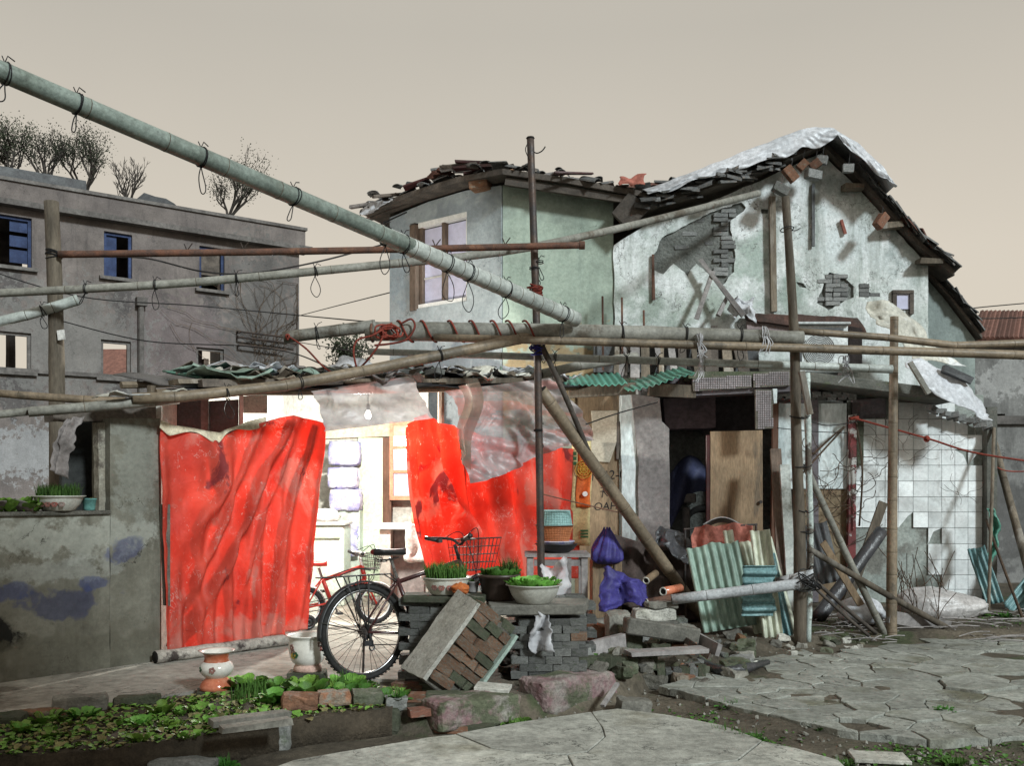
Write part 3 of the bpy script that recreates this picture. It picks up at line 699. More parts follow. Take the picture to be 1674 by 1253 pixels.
# fixed timbers and streaks on the gable
for (p0, p1, wd, mt) in (((1259, 326), (1262, 512), .075, 'old_wood'), ((1327, 303), (1327, 405), .028, 'iron_dark'), ((1066, 418), (1067, 492), .035, 'rust')):
    m = MB(); m.bar(UF.pw(*p0, .05 + wd / 2), UF.pw(*p1, .05 + wd / 2), wd, wd, up=(0, 1, 0), j=.006); m.out('timber_strip', MATS[mt], house)
m = MB(); m.bar(UF.pw(1372, 362, .07), UF.pw(1379, 385, .07), .035, .03, up=(0, 1, 0)); m.out('red_shard', MATS['red_cloth'], house)
# small window with dark frame
q = UF.poly([(1456, 477), (1490, 477), (1490, 512), (1456, 512)]); wa, wb, z1, z0 = q[0][0], q[1][0], q[0][1], q[2][1]
m = MB(); m.box(((wa + wb) / 2, -.05, z1 - .02), (wb - wa, .06, .05)); m.box((wa + .025, -.05, (z0 + z1) / 2 - .03), (.05, .06, z1 - z0 - .01)); m.box((wb - .025, -.05, (z0 + z1) / 2 - .03), (.05, .06, z1 - z0 - .01)); swn = m.out('window', MATS['dark_wood'], house, plane=UF)
m = MB(); m.box(((wa + wb) / 2, -.045, (z0 + z1) / 2), (wb - wa - .1, .02, z1 - z0 - .08)); m.out('pane', MATS['lilac_glass'], swn, plane=UF)

# --- green side part and grey receding part
gz = [UF.hit(822, 303), UF.hit(940, 318), UF.hit(1040, 338)]
m = MB(); m.panel([(gz[0][0] + .001, -.05), (a0 - .003, -.05), (a0 - .003, UF.hit(1003, 332)[1]), gz[1], gz[0]], [], .2, loc3); m.out('green_wall', GREEN, house, plane=UF)
sg = GW.hit(637, 800)[0]; qg = GW.poly([(637, 356), (700, 330), (760, 312), (820, 303)])
wq = GW.poly([(672, 366), (763, 346), (763, 491), (672, 508)]); wx0, wx1 = wq[0][0], wq[1][0]; wz1 = (wq[0][1] + wq[1][1]) / 2; wz0 = (wq[2][1] + wq[3][1]) / 2
m = MB(); m.panel([(sg, -.05), (-.005, -.05)] + qg[::-1], [[(wx0, wz0), (wx1, wz0), (wx1, wz1), (wx0, wz1)]], .2, loc3); m.out('grey_wall', GREY, house, plane=GW)
wd = MB(); fw = .07
wd.box((wx0 + .055, .05, (wz0 + wz1) / 2 - .02), (.11, .16, wz1 - wz0 - .0)); wd.box((wx0 + .15, .08, (wz0 + wz1) / 2), (.05, .08, wz1 - wz0 - .06))
win = wd.out('window', MATS['window_wood'], house, plane=GW)
m = MB(); m.box(((wx0 + wx1) / 2 + .06, .07, wz1 - .035), (wx1 - wx0 - .12, .1, .07)); m.box((wx1 - .015, .07, (wz0 + wz1) / 2 - .04), (.03, .1, wz1 - wz0 - .09)); m.box(((wx0 + wx1) / 2 + .06, .07, wz0 + .03), (wx1 - wx0 - .12, .1, .06)); m.out('frame', MATS['white_paint'], win, plane=GW)
mx_ = wx0 + (wx1 - wx0) * .57; m = MB(); m.box((mx_, .06, (wz0 + wz1) / 2), (.05, .08, wz1 - wz0 - .15)); m.out('mullion', MATS['window_wood'], win, plane=GW)
for (c0, c1) in ((wx0 + .18, mx_ - .03), (mx_ + .03, wx1 - .035)):
    hh = (wz1 - wz0 - .15) / 3
    for k in range(3):
        m = MB(); m.box(((c0 + c1) / 2, .1, wz0 + .07 + hh * (k + .5)), (c1 - c0, .015, hh - .02)); m.out('pane', MATS['lilac_glass'], win, plane=GW)
    m = MB()
    for k in (1, 2): m.box(((c0 + c1) / 2, .09, wz0 + .07 + hh * k), (c1 - c0, .03, .022))
    m.out('glazing_bar', MATS['white_paint'], win, plane=GW)
# --- hidden body of the house behind (closes the volume)
m = MB(); m.box((1.7, 15.2, 1.75), (3.6, 4.2, 3.5)); m.out('rear_body', GREEN, house)
# --- left roof: rotten deck, broken tiles and boards heaped along the eaves
m = MB()
E1 = [GW.pw(612, 356, .25), GW.pw(700, 326, .25), GW.pw(770, 305, .25), UF.pw(822, 297, .3), UF.pw(930, 312, .3), UF.pw(1052, 334, .3)]
Eb = [p + Vector((.9, 2.3, .02)) for p in E1[:3]] + [p + Vector((.3, 2.6, .02)) for p in E1[3:]]
for i in range(len(E1) - 1): m.prism([E1[i], E1[i + 1], Eb[i + 1], Eb[i]], (0, 0, .07))
m.out('roof_deck', MATS['dark_wood'], house)
EP = spline(E1, 14)
def curved_tile(name, mat):
    m_ = MB(); n = 6
    for s_ in (0, 1):
        for i in range(n + 1):
            a = math.pi * (i / n) - 0; r = .5 - .07 * s_
            for y in (-.5, .5): m_.v.append(Vector((-math.cos(a) * r * 1.0, y, math.sin(a) * r * .55)))
    k = 2 * (n + 1)
    for i in range(n):
        m_.f += [[2 * i, 2 * i + 2, 2 * i + 3, 2 * i + 1], [k + 2 * i, k + 2 * i + 1, k + 2 * i + 3, k + 2 * i + 2], [2 * i, k + 2 * i, k + 2 * i + 2, 2 * i + 2], [2 * i + 1, 2 * i + 3, k + 2 * i + 3, k + 2 * i + 1]]
    m_.f += [[0, 1, k + 1, k], [2 * n, k + 2 * n, k + 2 * n + 1, 2 * n + 1]]
    me = bpy.data.meshes.new(name); me.from_pydata([tuple(v) for v in m_.v], [], m_.f); me.materials.append(mat); return me
TL = [curved_tile('tile', MATS['roof_tile']), curved_tile('tile_red', MATS['red_tile'])]
random.seed(31)
for i in range(150):
    u = random.random(); j = int(u * (len(EP) - 1)); p = EP[j].copy(); env = .05 + .16 * math.sin(math.pi * min(1, u * 1.6)) * (1 if u < .62 else .7)
    lay = random.random(); p += Vector((rnd(-.05, .05), rnd(-.08, .9), .08 + env * lay))
    if i % 3:
        me = TL[1] if random.random() < .16 else TL[0]
        inst(me, 'roof_tile', XF(p, (rnd(-.35, .35), rnd(-.4, .4), rnd(-1.6, 1.6))), house, scale=(rnd(.12, .19), rnd(.16, .24), rnd(.1, .16)))
    else:
        m_ = MB(); m_.box(p, (rnd(.15, .6), rnd(.05, .14), rnd(.02, .04)), Euler((rnd(-.2, .2), rnd(-.25, .15), rnd(-.5, .5))).to_matrix(), j=.01); m_.out('roof_board', MATS[random.choice(('dark_wood', 'dark_wood', 'grey_board', 'maroon_paint'))], house)
# board soffit along the green eaves
m = MB(); m.bar(UF.pw(826, 306, .22), UF.pw(1060, 341, .22), .06, .09); m.out('eaves_board', MATS['dark_wood'], house)
m = MB(); m.bar(UF.pw(1010, 372, .25), UF.pw(1042, 338, .25), .16, .3, j=.02); m.out('broken_soffit', MATS['dark_wood'], house)
for (a, b, s_, k) in ((833, 284, (.30, .2, .13), 'red'), (868, 290, (.2, .2, .1), 'grey'), (915, 296, (.34, .22, .11), 'grey'), (785, 300, (.25, .2, .1), 'red')):
    wm = XF(UF.pw(a, b, -.1), (0, rnd(-.1, .1), rnd(-.4, .4))); inst(random.choice(BR[k]), 'loose_roof_brick', wm, None, 'loose %s brick weighing down the tiles of the lower roof' % ({'red': 'red', 'grey': 'grey'}[k]), 'brick', 'bricks holding down the low roof', scale=s_)
# crumpled plastic at the left eaves
def sheet(fn, nu, nv, name, mat, label=None, cat=None, wr=.03, ws=4, solid=.004, parent=None, seed=0, keep=None, group=None, plane=None, fold=0):
    def g(u, v):
        p = Vector(fn(u, v)); q = p * ws; a = Vector((mnoise.noise(q + Vector((seed, 0, 0))), mnoise.noise(q + Vector((0, seed + 7, 3))), mnoise.noise(q + Vector((5, 2, seed)))))
        b = Vector((abs(mnoise.noise(q * 2.3 + Vector((seed, 1, 0)))), abs(mnoise.noise(q * 2.3 + Vector((1, seed, 4)))), 0))
        return p + a * wr + (b - Vector((.2, .2, 0))) * wr * .8
    m_ = MB(); m_.grid(g, nu, nv, keep=keep); return m_.out(name, mat, parent, label, cat, group, smooth=True, solid=solid, plane=plane)
def bez4(tl, tr, bl, br):
    tl, tr, bl, br = Vector(tl), Vector(tr), Vector(bl), Vector(br)
    return lambda u, v: tl.lerp(tr, u).lerp(bl.lerp(br, u), v)
pE = GW.pw(635, 350, .35)
sheet(bez4(GW.pw(622, 334, .2), GW.pw(668, 332, .3), GW.pw(612, 364, .35), GW.pw(650, 352, .4)), 14, 10, 'plastic_sheet', MATS['tarp_white'], 'pale crumpled plastic sheet on the low roof corner above the lilac window', 'sheet', .07, 8)
sheet(bez4(UF.pw(1008, 306, .35), UF.pw(1047, 300, .4), UF.pw(1004, 318, .42), UF.pw(1046, 323, .42)), 10, 8, 'red_rag', MATS['red_cloth'], 'red rag on the eaves beside the white roof tarpaulin', 'rag', .05, 9)

# --- main roof, ridge running away from the viewer
rdg = UF.pw(1343, 246, .32); RB = Vector((0, 3.6, 0))
def slope(pts, name, th=.08):
    m_ = MB()
    for p, q in zip(pts, pts[1:]): m_.prism([p, q, q + RB, p + RB], (0, 0, th))
    return m_.out(name, MATS['dark_wood'], house)
SR = [UF.pw(1343, 248, .15), UF.pw(1400, 303, .15), UF.pw(1450, 360, .15), UF.pw(1500, 413, .15), UF.pw(1552, 455, .15)]
SLf = [UF.pw(1040, 352, .32), UF.pw(1120, 330, .32), UF.pw(1200, 305, .32), UF.pw(1270, 277, .32), rdg]
slope(SR, 'roof_slope'); slope(SLf, 'roof_slope')
def tiles_along(pts, n, depth_rows, sc=1, jit=.12, red=.05):
    pp = spline(pts, 10)
    for r in range(depth_rows):
        for i in range(n):
            t = (i + rnd(-.2, .2)) / n; j = min(len(pp) - 2, max(0, int(t * (len(pp) - 1)))); p = pp[j]; d = (pp[j + 1] - pp[j]).normalized()
            ang = math.atan2(d.z, d.x)
            wm = Matrix.Translation(p + Vector((0, r * .17 + rnd(-.03, .02), .1 + rnd(0, .04)))) @ Matrix.Rotation(-ang + rnd(-jit, jit), 4, 'Y') @ Matrix.Rotation(R(90) + rnd(-jit, jit), 4, 'Z') @ Matrix.Rotation(rnd(-.1, .1), 4, 'Y')
            inst(TL[1] if random.random() < red else TL[0], 'roof_tile', wm, house, scale=(.19 * sc, .24 * sc, .14 * sc))
tiles_along(SR[1:], 18, 2); tiles_along(SR[2:], 12, 1, 1.15, .3)
# stacked eaves tiles under the tarpaulin
for k in range(64):
    t = rnd(.02, .78); pp = spline(SLf, 10); p = pp[int(t * (len(pp) - 1))]
    inst(TL[0], 'roof_tile', XF(p + Vector((0, rnd(-.12, .1), rnd(-.05, .12))), (rnd(-.2, .2), rnd(-.6, .1), R(90) + rnd(-.5, .5))), house, scale=(.17, .2, .14))
for k in range(26):
    j = k / 26; p = UF.pw(960 + 175 * j, 302 - 28 * j, -.7)
    inst(TL[1] if k % 4 else TL[0], 'roof_tile', XF(p + Vector((0, rnd(-.1, .1), rnd(0, .05))), (rnd(-.2, .2), -.2 + rnd(-.2, .2), R(90) + rnd(-.3, .3))), house, scale=(.17, .22, .15))
m = MB(); p0, p1 = UF.pw(950, 316, -.75), UF.pw(1150, 282, -.75); m.prism([p0, p1, p1 + Vector((0, 1.5, 0)), p0 + Vector((0, 1.5, 0))], (0, 0, -.1)); m.prism([p0 + Vector((0, .1, -.1)), p1 + Vector((0, .1, -.1)), p1 + Vector((0, .1, -.9)), p0 + Vector((0, .1, -.6))], (0, 1.2, 0)); m.out('rear_roof', MATS['dark_wood'], house)
for (a, b, c) in ((1388, 312, .24), (1450, 374, .24), (1512, 432, .3)):
    m = MB(); m.box(UF.pw(a, b, .14), (c, .16, .07), Euler((0, rnd(-.12, .05), rnd(-.1, .1))).to_matrix(), j=.01); m.out('purlin_end', MATS['old_wood'], house)
m = MB(); m.bar(UF.pw(1435, 283, .1), UF.pw(1434, 308, .1), .06, .06, up=(0, 1, 0)); m.out('roof_stub', MATS['old_wood'], house)
# lean-to at the right end
LN = Pl((0, 12.95), (1, 0))
lean = plain_wall('lean_render', (.30, .35, .33), (.22, .26, .25), (.15, .18, .17))
m = MB(); ql = LN.poly([(1512, 452), (1548, 494), (1594, 556)]); m.panel([(ql[0][0], -.05), (ql[2][0], -.05)] + ql[::-1], [], .2, loc3); m.out('lean_to_wall', lean, house, plane=LN)
LR = [LN.pw(1508, 446, .1), LN.pw(1547, 490, .1), LN.pw(1600, 556, .1)]
m = MB()
for p, q in zip(LR, LR[1:]): m.prism([p, q, q + Vector((0, 2.5, 0)), p + Vector((0, 2.5, 0))], (0, 0, .05))
m.out('lean_to_roof', MATS['dark_wood'], house); tiles_along(LR, 14, 2, 1, .25)
# tarpaulin over the ridge
TT = [(1043, 326), (1062, 321), (1105, 304), (1165, 281), (1232, 254), (1290, 232), (1318, 226), (1346, 229), (1384, 253), (1424, 289), (1443, 320)]
TB = [(1050, 337), (1076, 334), (1130, 313), (1188, 300), (1243, 284), (1292, 264), (1320, 264), (1348, 246), (1380, 278), (1422, 310), (1441, 326)]
tt = [UF.pw(a, b, .40) for a, b in TT]; tb = [UF.pw(a, b, .47) for a, b in TB]
def along(L, u):
    q = u * (len(L) - 1); i = min(int(q), len(L) - 2); return L[i].lerp(L[i + 1], q - i)
def tarp(u, v):
    a = along(tt, u); b = along(tb, u)
    if v < .3:
        k = 1 - v / .3; return a + Vector((0, 2.6 * k, -.02 * k + .05 * nz((u * 9, k * 2, 0), 1)))
    k = (v - .3) / .7; p = a.lerp(b, k); q_ = abs(nz((u * 8 + k * 2.2, k * .8, 1), 1)) + .35 * abs(nz((u * 19 - k * 3, k, 7), 1)); p.y -= .03 * math.sin(k * math.pi) + .12 * q_ * (.25 + .75 * k); p.z += .06 * k * nz((u * 12, 3, 0), 1); return p
sheet(tarp, 150, 30, 'roof_tarpaulin', MATS['tarp_white'], 'white tarpaulin pulled over the ridge of the old house', 'tarpaulin', .012, 5, seed=3, solid=.002)
# bricks hanging on strings as weights
for (a, b, ang, ty) in ((1262, 326, .5, 'grey'), (1313, 303, .1, 'wall'), (1420, 376, -.9, 'red'), (1316, 287, -.6, 'red'), (1327, 280, .2, 'wall'), (1368, 293, .05, 'wall'), (1277, 302, .9, 'red'), (1296, 288, -.8, 'red')):
    t = T('hanging_brick', 'brick hung on a string from the tarpaulin edge as a weight', 'brick', UF.pw(a, b, .42), 'bricks hung from the roof tarpaulin')
    inst(random.choice(BR[ty]), 'brick', XF(UF.pw(a, b, .42), (0, ang, rnd(-.4, .4))), t, scale=(.2, .1, .11) if b > 296 else (.13, .08, .10))
    m = MB(); m.tube([UF.pw(a, b, .42), UF.pw(a + 2, b - 22, .46)], .004, 4); m.out('string', MATS['grey_wire'], t)

# --- unseen house added behind the viewer to shade the vegetable bed and wall foot
ah = T('shade_house', 'unseen plain grey house added behind the viewer for its shade', 'house', (1.75, -4.5, -.15))
m = MB(); m.box((1.75, -4.5, 3.5), (4.5, 5, 7.3)); m.out('wall', MATS['far_wall'], ah)
m = MB(); m.prism([(-.8, -1.75, 7.15), (4.2, -1.75, 7.15), (4.2, -4.5, 8.3), (-.8, -4.5, 8.3)], (0, 0, .1)); m.prism([(-.8, -4.51, 8.3), (4.2, -4.51, 8.3), (4.2, -7.3, 7.15), (-.8, -7.3, 7.15)], (0, 0, .1)); m.out('roof', MATS['roof_tile'], ah)
# --- wall far behind on the right, with its tiled roof
fwl = T('rear_wall', 'tall dark stained concrete wall behind the tiled lean-to', 'wall', P(1640, 990, 14.2) * 1)
RW = Pl((0, 14.2), (1, 0)); m = MB(); qa = RW.hit(1560, 585)[0]; qb = RW.hit(2050, 585)[0]; zt = RW.hit(1640, 586)[1]
RWM = plain_wall('rear_render', (.27, .27, .26), (.17, .168, .162), (.09, .088, .085), [(RW.hit(1640, 620), (.5, .35), (.38, .38, .37), .8), (RW.hit(1640, 850), (1.2, .9), (.10, .098, .096), .8)], sc=1.1)
m.panel([(qa, -.05), (qb, -.05), (qb, zt + .05), (qa + .3, zt), (qa, zt - .25)], [[(RW.hit(1627, 690)[0], RW.hit(1627, 690)[1]), (RW.hit(1643, 690)[0], RW.hit(1627, 690)[1]), (RW.hit(1643, 677)[0], RW.hit(1627, 677)[1]), (RW.hit(1627, 677)[0], RW.hit(1627, 677)[1])]], .25, loc3); m.out('wall_face', RWM, fwl, plane=RW)
m = MB(); m.box(((qa + qb) / 2 + .2, -.03, zt - .9), (qb - qa - .2, .06, .12)); m.out('ledge', MATS['far_wall'], fwl, plane=RW)
fr = T('tiled_roof_house', 'distant low house with brown tiled roof beyond the lean-to', 'house', P(1640, 900, 26))
m = MB(); m.prism([P(1585, 562, 26), P(1760, 566, 26), P(1760, 516, 31), P(1602, 520, 31)], (0, .1, .12)); m.out('roof', MATS['red_tile'], fr)
m = MB(); pz = P(1585, 562, 26); m.box((pz.x + 3, 28.5, pz.z / 2), (5.6, 4.6, pz.z - .05)); m.out('wall', MATS['far_wall'], fr)
for k in range(22):
    m = MB(); a = P(1590 + k * 7.8, 562, 26); b = P(1606 + k * 7, 518, 31); m.tube([a + Vector((0, -.05, .12)), b + Vector((0, 0, .15))], .07, 5); m.out('tile_row', MATS['red_tile'], fr)
# ================================================================== lower front of the house
shop = T('lower_front', 'ramshackle lower front of the old house with dark doorway, boards and white tiles', 'shed', LF.w(2.5, -.02, .3))
def brd(pl, pts, th, o, name, mat, parent, step=0, amp=.0, label=None, cat=None, holes=()):
    q = pl.poly(pts); q = rough(q, step, amp, seed=rnd(0, 90)) if step else q
    m_ = MB(); m_.panel(q, [pl.poly(h) for h in holes], th, lambda a, z, oo: (a, -o - oo, z)); return m_.out(name, mat, parent, label, cat, plane=pl, bevel=.004)
zb0 = LF.hit(1100, 985)[1]
brd(LF, [(940, 650), (1012, 645), (1012, 985), (940, 985)], .03, .0, 'plywood_panel', MATS['plywood'], shop)
brd(LF, [(966, 672), (1009, 672), (1008, 722), (1002, 740), (996, 757), (975, 755), (964, 744), (968, 700)], .015, .03, 'white_board', M('cream_board', (.58, .52, .42), (.5, .45, .36), bump=.1), shop, .03, .006)
brd(LF, [(1007, 690), (1013, 690), (1013, 752), (1007, 752)], .03, .03, 'window_strip', MATS['dark_wood'], shop)
brd(LF, [(1014, 645), (1038, 643), (1040, 985), (1016, 985)], .12, .06, 'white_post', MATS['white_board'], shop, .1, .008)
brd(LF, [(1030, 645), (1076, 652), (1080, 690), (1092, 702), (1094, 985), (1043, 985), (1041, 760)], .04, .1, 'grey_board', MATS['grey_board'], shop, .08, .008)
# recess behind the doorway
x0 = LF.hit(1078, 700)[0]; x1 = LF.hit(1290, 700)[0]; zt = LF.hit(1100, 628)[1]
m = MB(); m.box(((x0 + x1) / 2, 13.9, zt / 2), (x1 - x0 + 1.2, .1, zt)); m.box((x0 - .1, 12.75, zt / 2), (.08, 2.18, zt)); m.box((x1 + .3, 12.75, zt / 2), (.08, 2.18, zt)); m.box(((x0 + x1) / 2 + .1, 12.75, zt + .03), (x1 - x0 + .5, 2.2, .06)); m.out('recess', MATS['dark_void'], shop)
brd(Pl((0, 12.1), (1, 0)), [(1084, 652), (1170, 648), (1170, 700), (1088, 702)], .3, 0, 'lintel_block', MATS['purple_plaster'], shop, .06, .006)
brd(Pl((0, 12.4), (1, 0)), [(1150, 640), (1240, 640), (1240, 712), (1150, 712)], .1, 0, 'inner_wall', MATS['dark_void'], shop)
brd(LF, [(1161, 706), (1246, 704), (1247, 985), (1160, 985)], .035, .02, 'plywood_door', MATS['plywood'], shop)
brd(LF, [(1154, 712), (1160, 712), (1160, 985), (1154, 985)], .05, .02, 'door_stile', MATS['maroon_paint'], shop)
m = MB(); m.lathe([(0, .02), (.02, .02), (.02, 0)], LF.pw(1242, 821, .04), 10, ax=Matrix.Rotation(R(90), 3, 'X')); m.out('door_knob', MATS['dark_metal'], shop)
brd(LF, [(1262, 660), (1271, 658), (1268, 985), (1257, 985)], .06, .06, 'brown_jamb', MATS['brown_post'], shop)
# mosaic-tile fascia: each small tile is too small to pick apart, so the grid is one part per slab
def mosaic(pl, pts, o, name):
    q = pl.poly(pts); s_ = brd(pl, pts, .05, o, name, MATS['mortar'], shop)
    x0_ = min(p[0] for p in q); x1_ = max(p[0] for p in q); z0_ = min(p[1] for p in q); z1_ = max(p[1] for p in q); m_ = MB(); st = .026; z = z0_
    while z < z1_:
        x = x0_
        while x < x1_:
            if all(inside((x + a, z + b), q) for a in (.004, st - .006) for b in (.004, st - .006)): m_.box((x + st / 2 - .001, -o - .003, z + st / 2), (st - .006, .009, st - .006))
            x += st
        z += st
    m_.out('mosaic_tiles', MATS['mesh_tile'], s_, plane=pl, kind='stuff')
MF = Pl((0, 11.25), (1, 0))
mosaic(MF, [(1132, 619), (1228, 612), (1229, 634), (1134, 640)], .0, 'mosaic_fascia')
mosaic(MF, [(1231, 611), (1292, 606), (1292, 631), (1232, 634)], .004, 'mosaic_fascia')
mosaic(MF, [(1235, 637), (1263, 637), (1264, 701), (1236, 702)], .002, 'mosaic_column')
brd(MF, [(1263, 636), (1271, 636), (1270, 660), (1265, 660)], .1, .0, 'white_edge', MATS['white_board'], shop)
m = MB(); m.bar(MF.pw(930, 641, -.1), MF.pw(1040, 634, -.1), .12, .12, j=.01); m.bar(MF.pw(1062, 636, -.1), MF.pw(1140, 640, -.1), .14, .14, j=.01); m.out('lintel_beam', MATS['old_wood'], shop)
m = MB(); m.bar(MF.pw(1128, 640, -.2), MF.pw(1300, 632, -.2), .3, .1); m.out('slab_edge', MATS['dark_void'], shop)
# green corrugated porch roof
def corr(name, mat, parent, origin, ux, uy, W, L, pitch=.075, amp=.016, label=None, cat=None, solid=.006, rag=.0, group=None, seed=0):
    origin = Vector(origin); ux = Vector(ux).normalized(); uy = Vector(uy); uy = (uy - ux * uy.dot(ux)).normalized(); un = ux.cross(uy); nu = max(8, int(W / pitch * 8))
    def fn(u, v):
        e_ = rag * nz((u * W * 3, seed, 0), 2) ; l = v * (L + (e_ if v > .5 else 0))
        return origin + ux * (u * W) + uy * l + un * (amp * math.sin(u * W / pitch * 2 * math.pi) + .02 * nz((u * 2, v * 2, seed), 1))
    m_ = MB(); m_.grid(fn, nu, 10); return m_.out(name, mat, parent, label, cat, group, smooth=True, solid=solid)
a = MF.pw(925, 634, .25); b = MF.pw(1125, 612, .25)
corr('porch_roof_sheet', MATS['roof_green'], shop, MF.pw(922, 634, .1), (1, 0, .05), (0, 1, .27), .72, .8, amp=.012)
corr('porch_roof_sheet', MATS['roof_green'], shop, MF.pw(1022, 645, .3), (1, -.02, .26), (0.1, 1, .24), .78, .9, amp=.012, seed=4)
# right: concrete roof slab with moss
m = MB(); p0, p1 = MF.pw(1318, 610, .1), MF.pw(1562, 640, .1)
m.prism([p0, p1, p1 + Vector((0, 1.3, .0)), p0 + Vector((0, 1.3, 0))], (0, 0, -.12)); m.out('roof_slab', M('tarred_slab', (.12, .12, .105), (.075, .078, .068), (.10, .115, .075), sc=5, bump=.9, speck=.4), shop, bevel=.01)
m = MB(); m.prism([MF.pw(1128, 606, -.1), MF.pw(1318, 606, -.1), MF.pw(1318, 606, -1.3), MF.pw(1128, 606, -1.3)], (0, 0, -.08)); m.out('roof_slab', MATS['moss_brick'], shop)
m = MB(); m.prism([MF.pw(925, 604, -.9), MF.pw(1128, 604, -.9), MF.pw(1128, 604, -1.3), MF.pw(925, 604, -1.3)], (0, 0, -.08)); m.out('roof_slab', MATS['moss_brick'], shop)
for (p0, p1, n_) in (((1325, 650), (1400, 652), 9), ((1270, 648), (1320, 650), 5)):
    for k in range(n_):
        wm = Matrix.Translation(LF.pw(p0[0] + (p1[0] - p0[0]) * k / n_, p0[1] - 4 * (k % 2), .0)); inst(random.choice(BR[random.choice(('grey', 'wall'))]), 'brick', wm, shop, scale=(.1, .1, .07))
brd(LF, [(1270, 660), (1383, 660), (1383, 800), (1270, 800)], .02, .03, 'white_sheet_panel', MATS['white_board'], shop)
brd(LF, [(1300, 790), (1392, 780), (1388, 985), (1300, 985)], .03, .01, 'rusty_panel', M('rusty_board', (.24, .19, .12), (.16, .11, .07), (.40, .40, .36), sc=2, bump=.3), shop)
brd(LF, [(1394, 652), (1450, 650), (1450, 682), (1394, 686)], .1, -.02, 'dark_opening', MATS['dark_void'], shop)
# backing wall and the white tiles, each its own piece
bk = brd(LF, [(1388, 640), (1612, 645), (1612, 990), (1388, 990)], .16, -.06, 'tile_wall', M('bare_concrete', (.36, .39, .36), (.26, .29, .27), (.19, .19, .17), sc=2.5, bump=.6), shop)
TX = [1386, 1411, 1434, 1449, 1471, 1495, 1519.5, 1542, 1563.6, 1585, 1608.6]; TY = [658, 685, 711, 735.5, 761, 787, 813, 838, 863.5, 890, 916, 941, 965, 988]
for j in range(len(TY) - 1):
    for i in range(len(TX) - 1):
        xa, xb, ya, yb = TX[i], TX[i + 1], TY[j], TY[j + 1]; cx, cy = (xa + xb) / 2, (ya + yb) / 2
        if cx < 1518 and cy > 866: continue
        if cx < 1411 and cy < 760: continue
        if cx < 1500 and cy < 684 and i not in (4,): continue
        if cy > 945 and cx < 1545 and (i + j) % 2: continue
        if cy < 690 and cx > 1560: continue
        if cy < 712 and cx > 1590: continue
        g_ = .4; q = LF.poly([(xa + g_, ya + g_), (xb - g_, ya + g_), (xb - g_, yb - g_), (xa + g_, yb - g_)])
        if random.random() < .06: q[random.randrange(4)] = (sum(p[0] for p in q) / 4 + rnd(-.03, .03), sum(p[1] for p in q) / 4 + rnd(.02, .05))
        m_ = MB(); tl = rnd(-.004, .004); m_.panel(q, [], .012, lambda a, z, o: (a, .05 - o - .011 + tl, z)); m_.out('wall_tile', MATS['tile_white'], bk, plane=LF)
m = MB(); m.box((LF.hit(1617, 800)[0], .15, 1.15), (.12, .45, 2.35)); m.out('corner_post', MATS['tarred_slab'], shop, plane=LF)
# red and white flaky post
brd(LF, [(1385, 680), (1396, 678), (1394, 985), (1380, 985)], .07, .1, 'flaky_post', M('flaky_red', (.17, .045, .045), (.09, .04, .04), (.38, .37, .35), sc=7, thr3=(.52, .56), bump=.6), shop)
brd(LF, [(1398, 690), (1411, 690), (1410, 762), (1400, 762)], .05, .03, 'mossy_post', MATS['moss_brick'], shop, .05, .006)
# handwriting and banner
def txt(s_, pl, px, py, size, o, name, mat, parent, rot=0):
    cu = bpy.data.curves.new(name, 'FONT'); cu.body = s_; cu.size = size; cu.extrude = .001; cu.shear = .15
    to = bpy.data.objects.new(name + '_t', cu); COL.objects.link(to); dg = bpy.context.evaluated_depsgraph_get(); me = bpy.data.meshes.new_from_object(to.evaluated_get(dg)); bpy.data.objects.remove(to)
    me.materials.clear(); me.materials.append(mat); a_, z_ = pl.hit(px, py)
    return inst(me, name, Matrix.Translation(pl.w(a_, z_, o)) @ Matrix.Rotation(pl.rz, 4, 'Z') @ Matrix.Rotation(R(90), 4, 'X') @ Matrix.Rotation(rot, 4, 'Z'), parent)
txt('1962-02', LF, 963, 787, .155, .002, 'handwriting', MATS['ink'], shop, .08); txt('OAH196', LF, 970, 835, .13, .002, 'handwriting', MATS['ink'], shop, .05)
m = MB()
for a_, b_ in (((982, 798), (992, 797)), ((981, 804), (993, 803)), ((987, 795), (984, 814)), ((987, 804), (993, 812))): m.tube([LF.pw(*a_, .003), LF.pw(*b_, .003)], .005, 4)
m.out('handwriting', MATS['ink'], shop)
BNP = Pl((0, 11.45), (1, 0))
ban = T('advert_banner', 'narrow orange and yellow advert banner hanging beside the red curtain', 'banner', BNP.pw(950, 892))
def bw(u): return .03 * math.sin(u * 9)
def bgrid(xa, xb, ya, yb, mt, nm, par, o):
    m_ = MB(); m_.grid(lambda u, v: BNP.pw(xa + (xb - xa) * u + 2 * math.sin(v * 6), ya + (yb - ya) * v, o + .02 * math.sin(u * 5 + v * 4)), 8, 16); return m_.out(nm, MATS[mt], par, smooth=True, solid=.003)
cl = bgrid(934, 966, 720, 893, 'banner_yellow', 'banner_cloth', ban, 0); bgrid(943, 966, 735, 830, 'banner_orange', 'orange_field', ban, .012)
m = MB()
for k in range(3): m.ring(BNP.pw(954, 768, .04), .10 - .028 * k, .006, (0, 1, 0), 24, 4)
for k in range(8):
    a_ = k * math.pi / 4; c = BNP.pw(954, 768, .04); m.tube([c, c + Vector((math.cos(a_) * .07, 0, math.sin(a_) * .07))], .005, 4)
m.out('fruit_print', MATS['yellow_mark'], ban); m = MB(); m.lathe([(0, .004), (.03, .003), (.03, 0)], BNP.pw(956, 808, .04), 14, ax=Matrix.Rotation(R(90), 3, 'X')); m.out('round_print', MATS['white_paint'], ban)
m = MB()
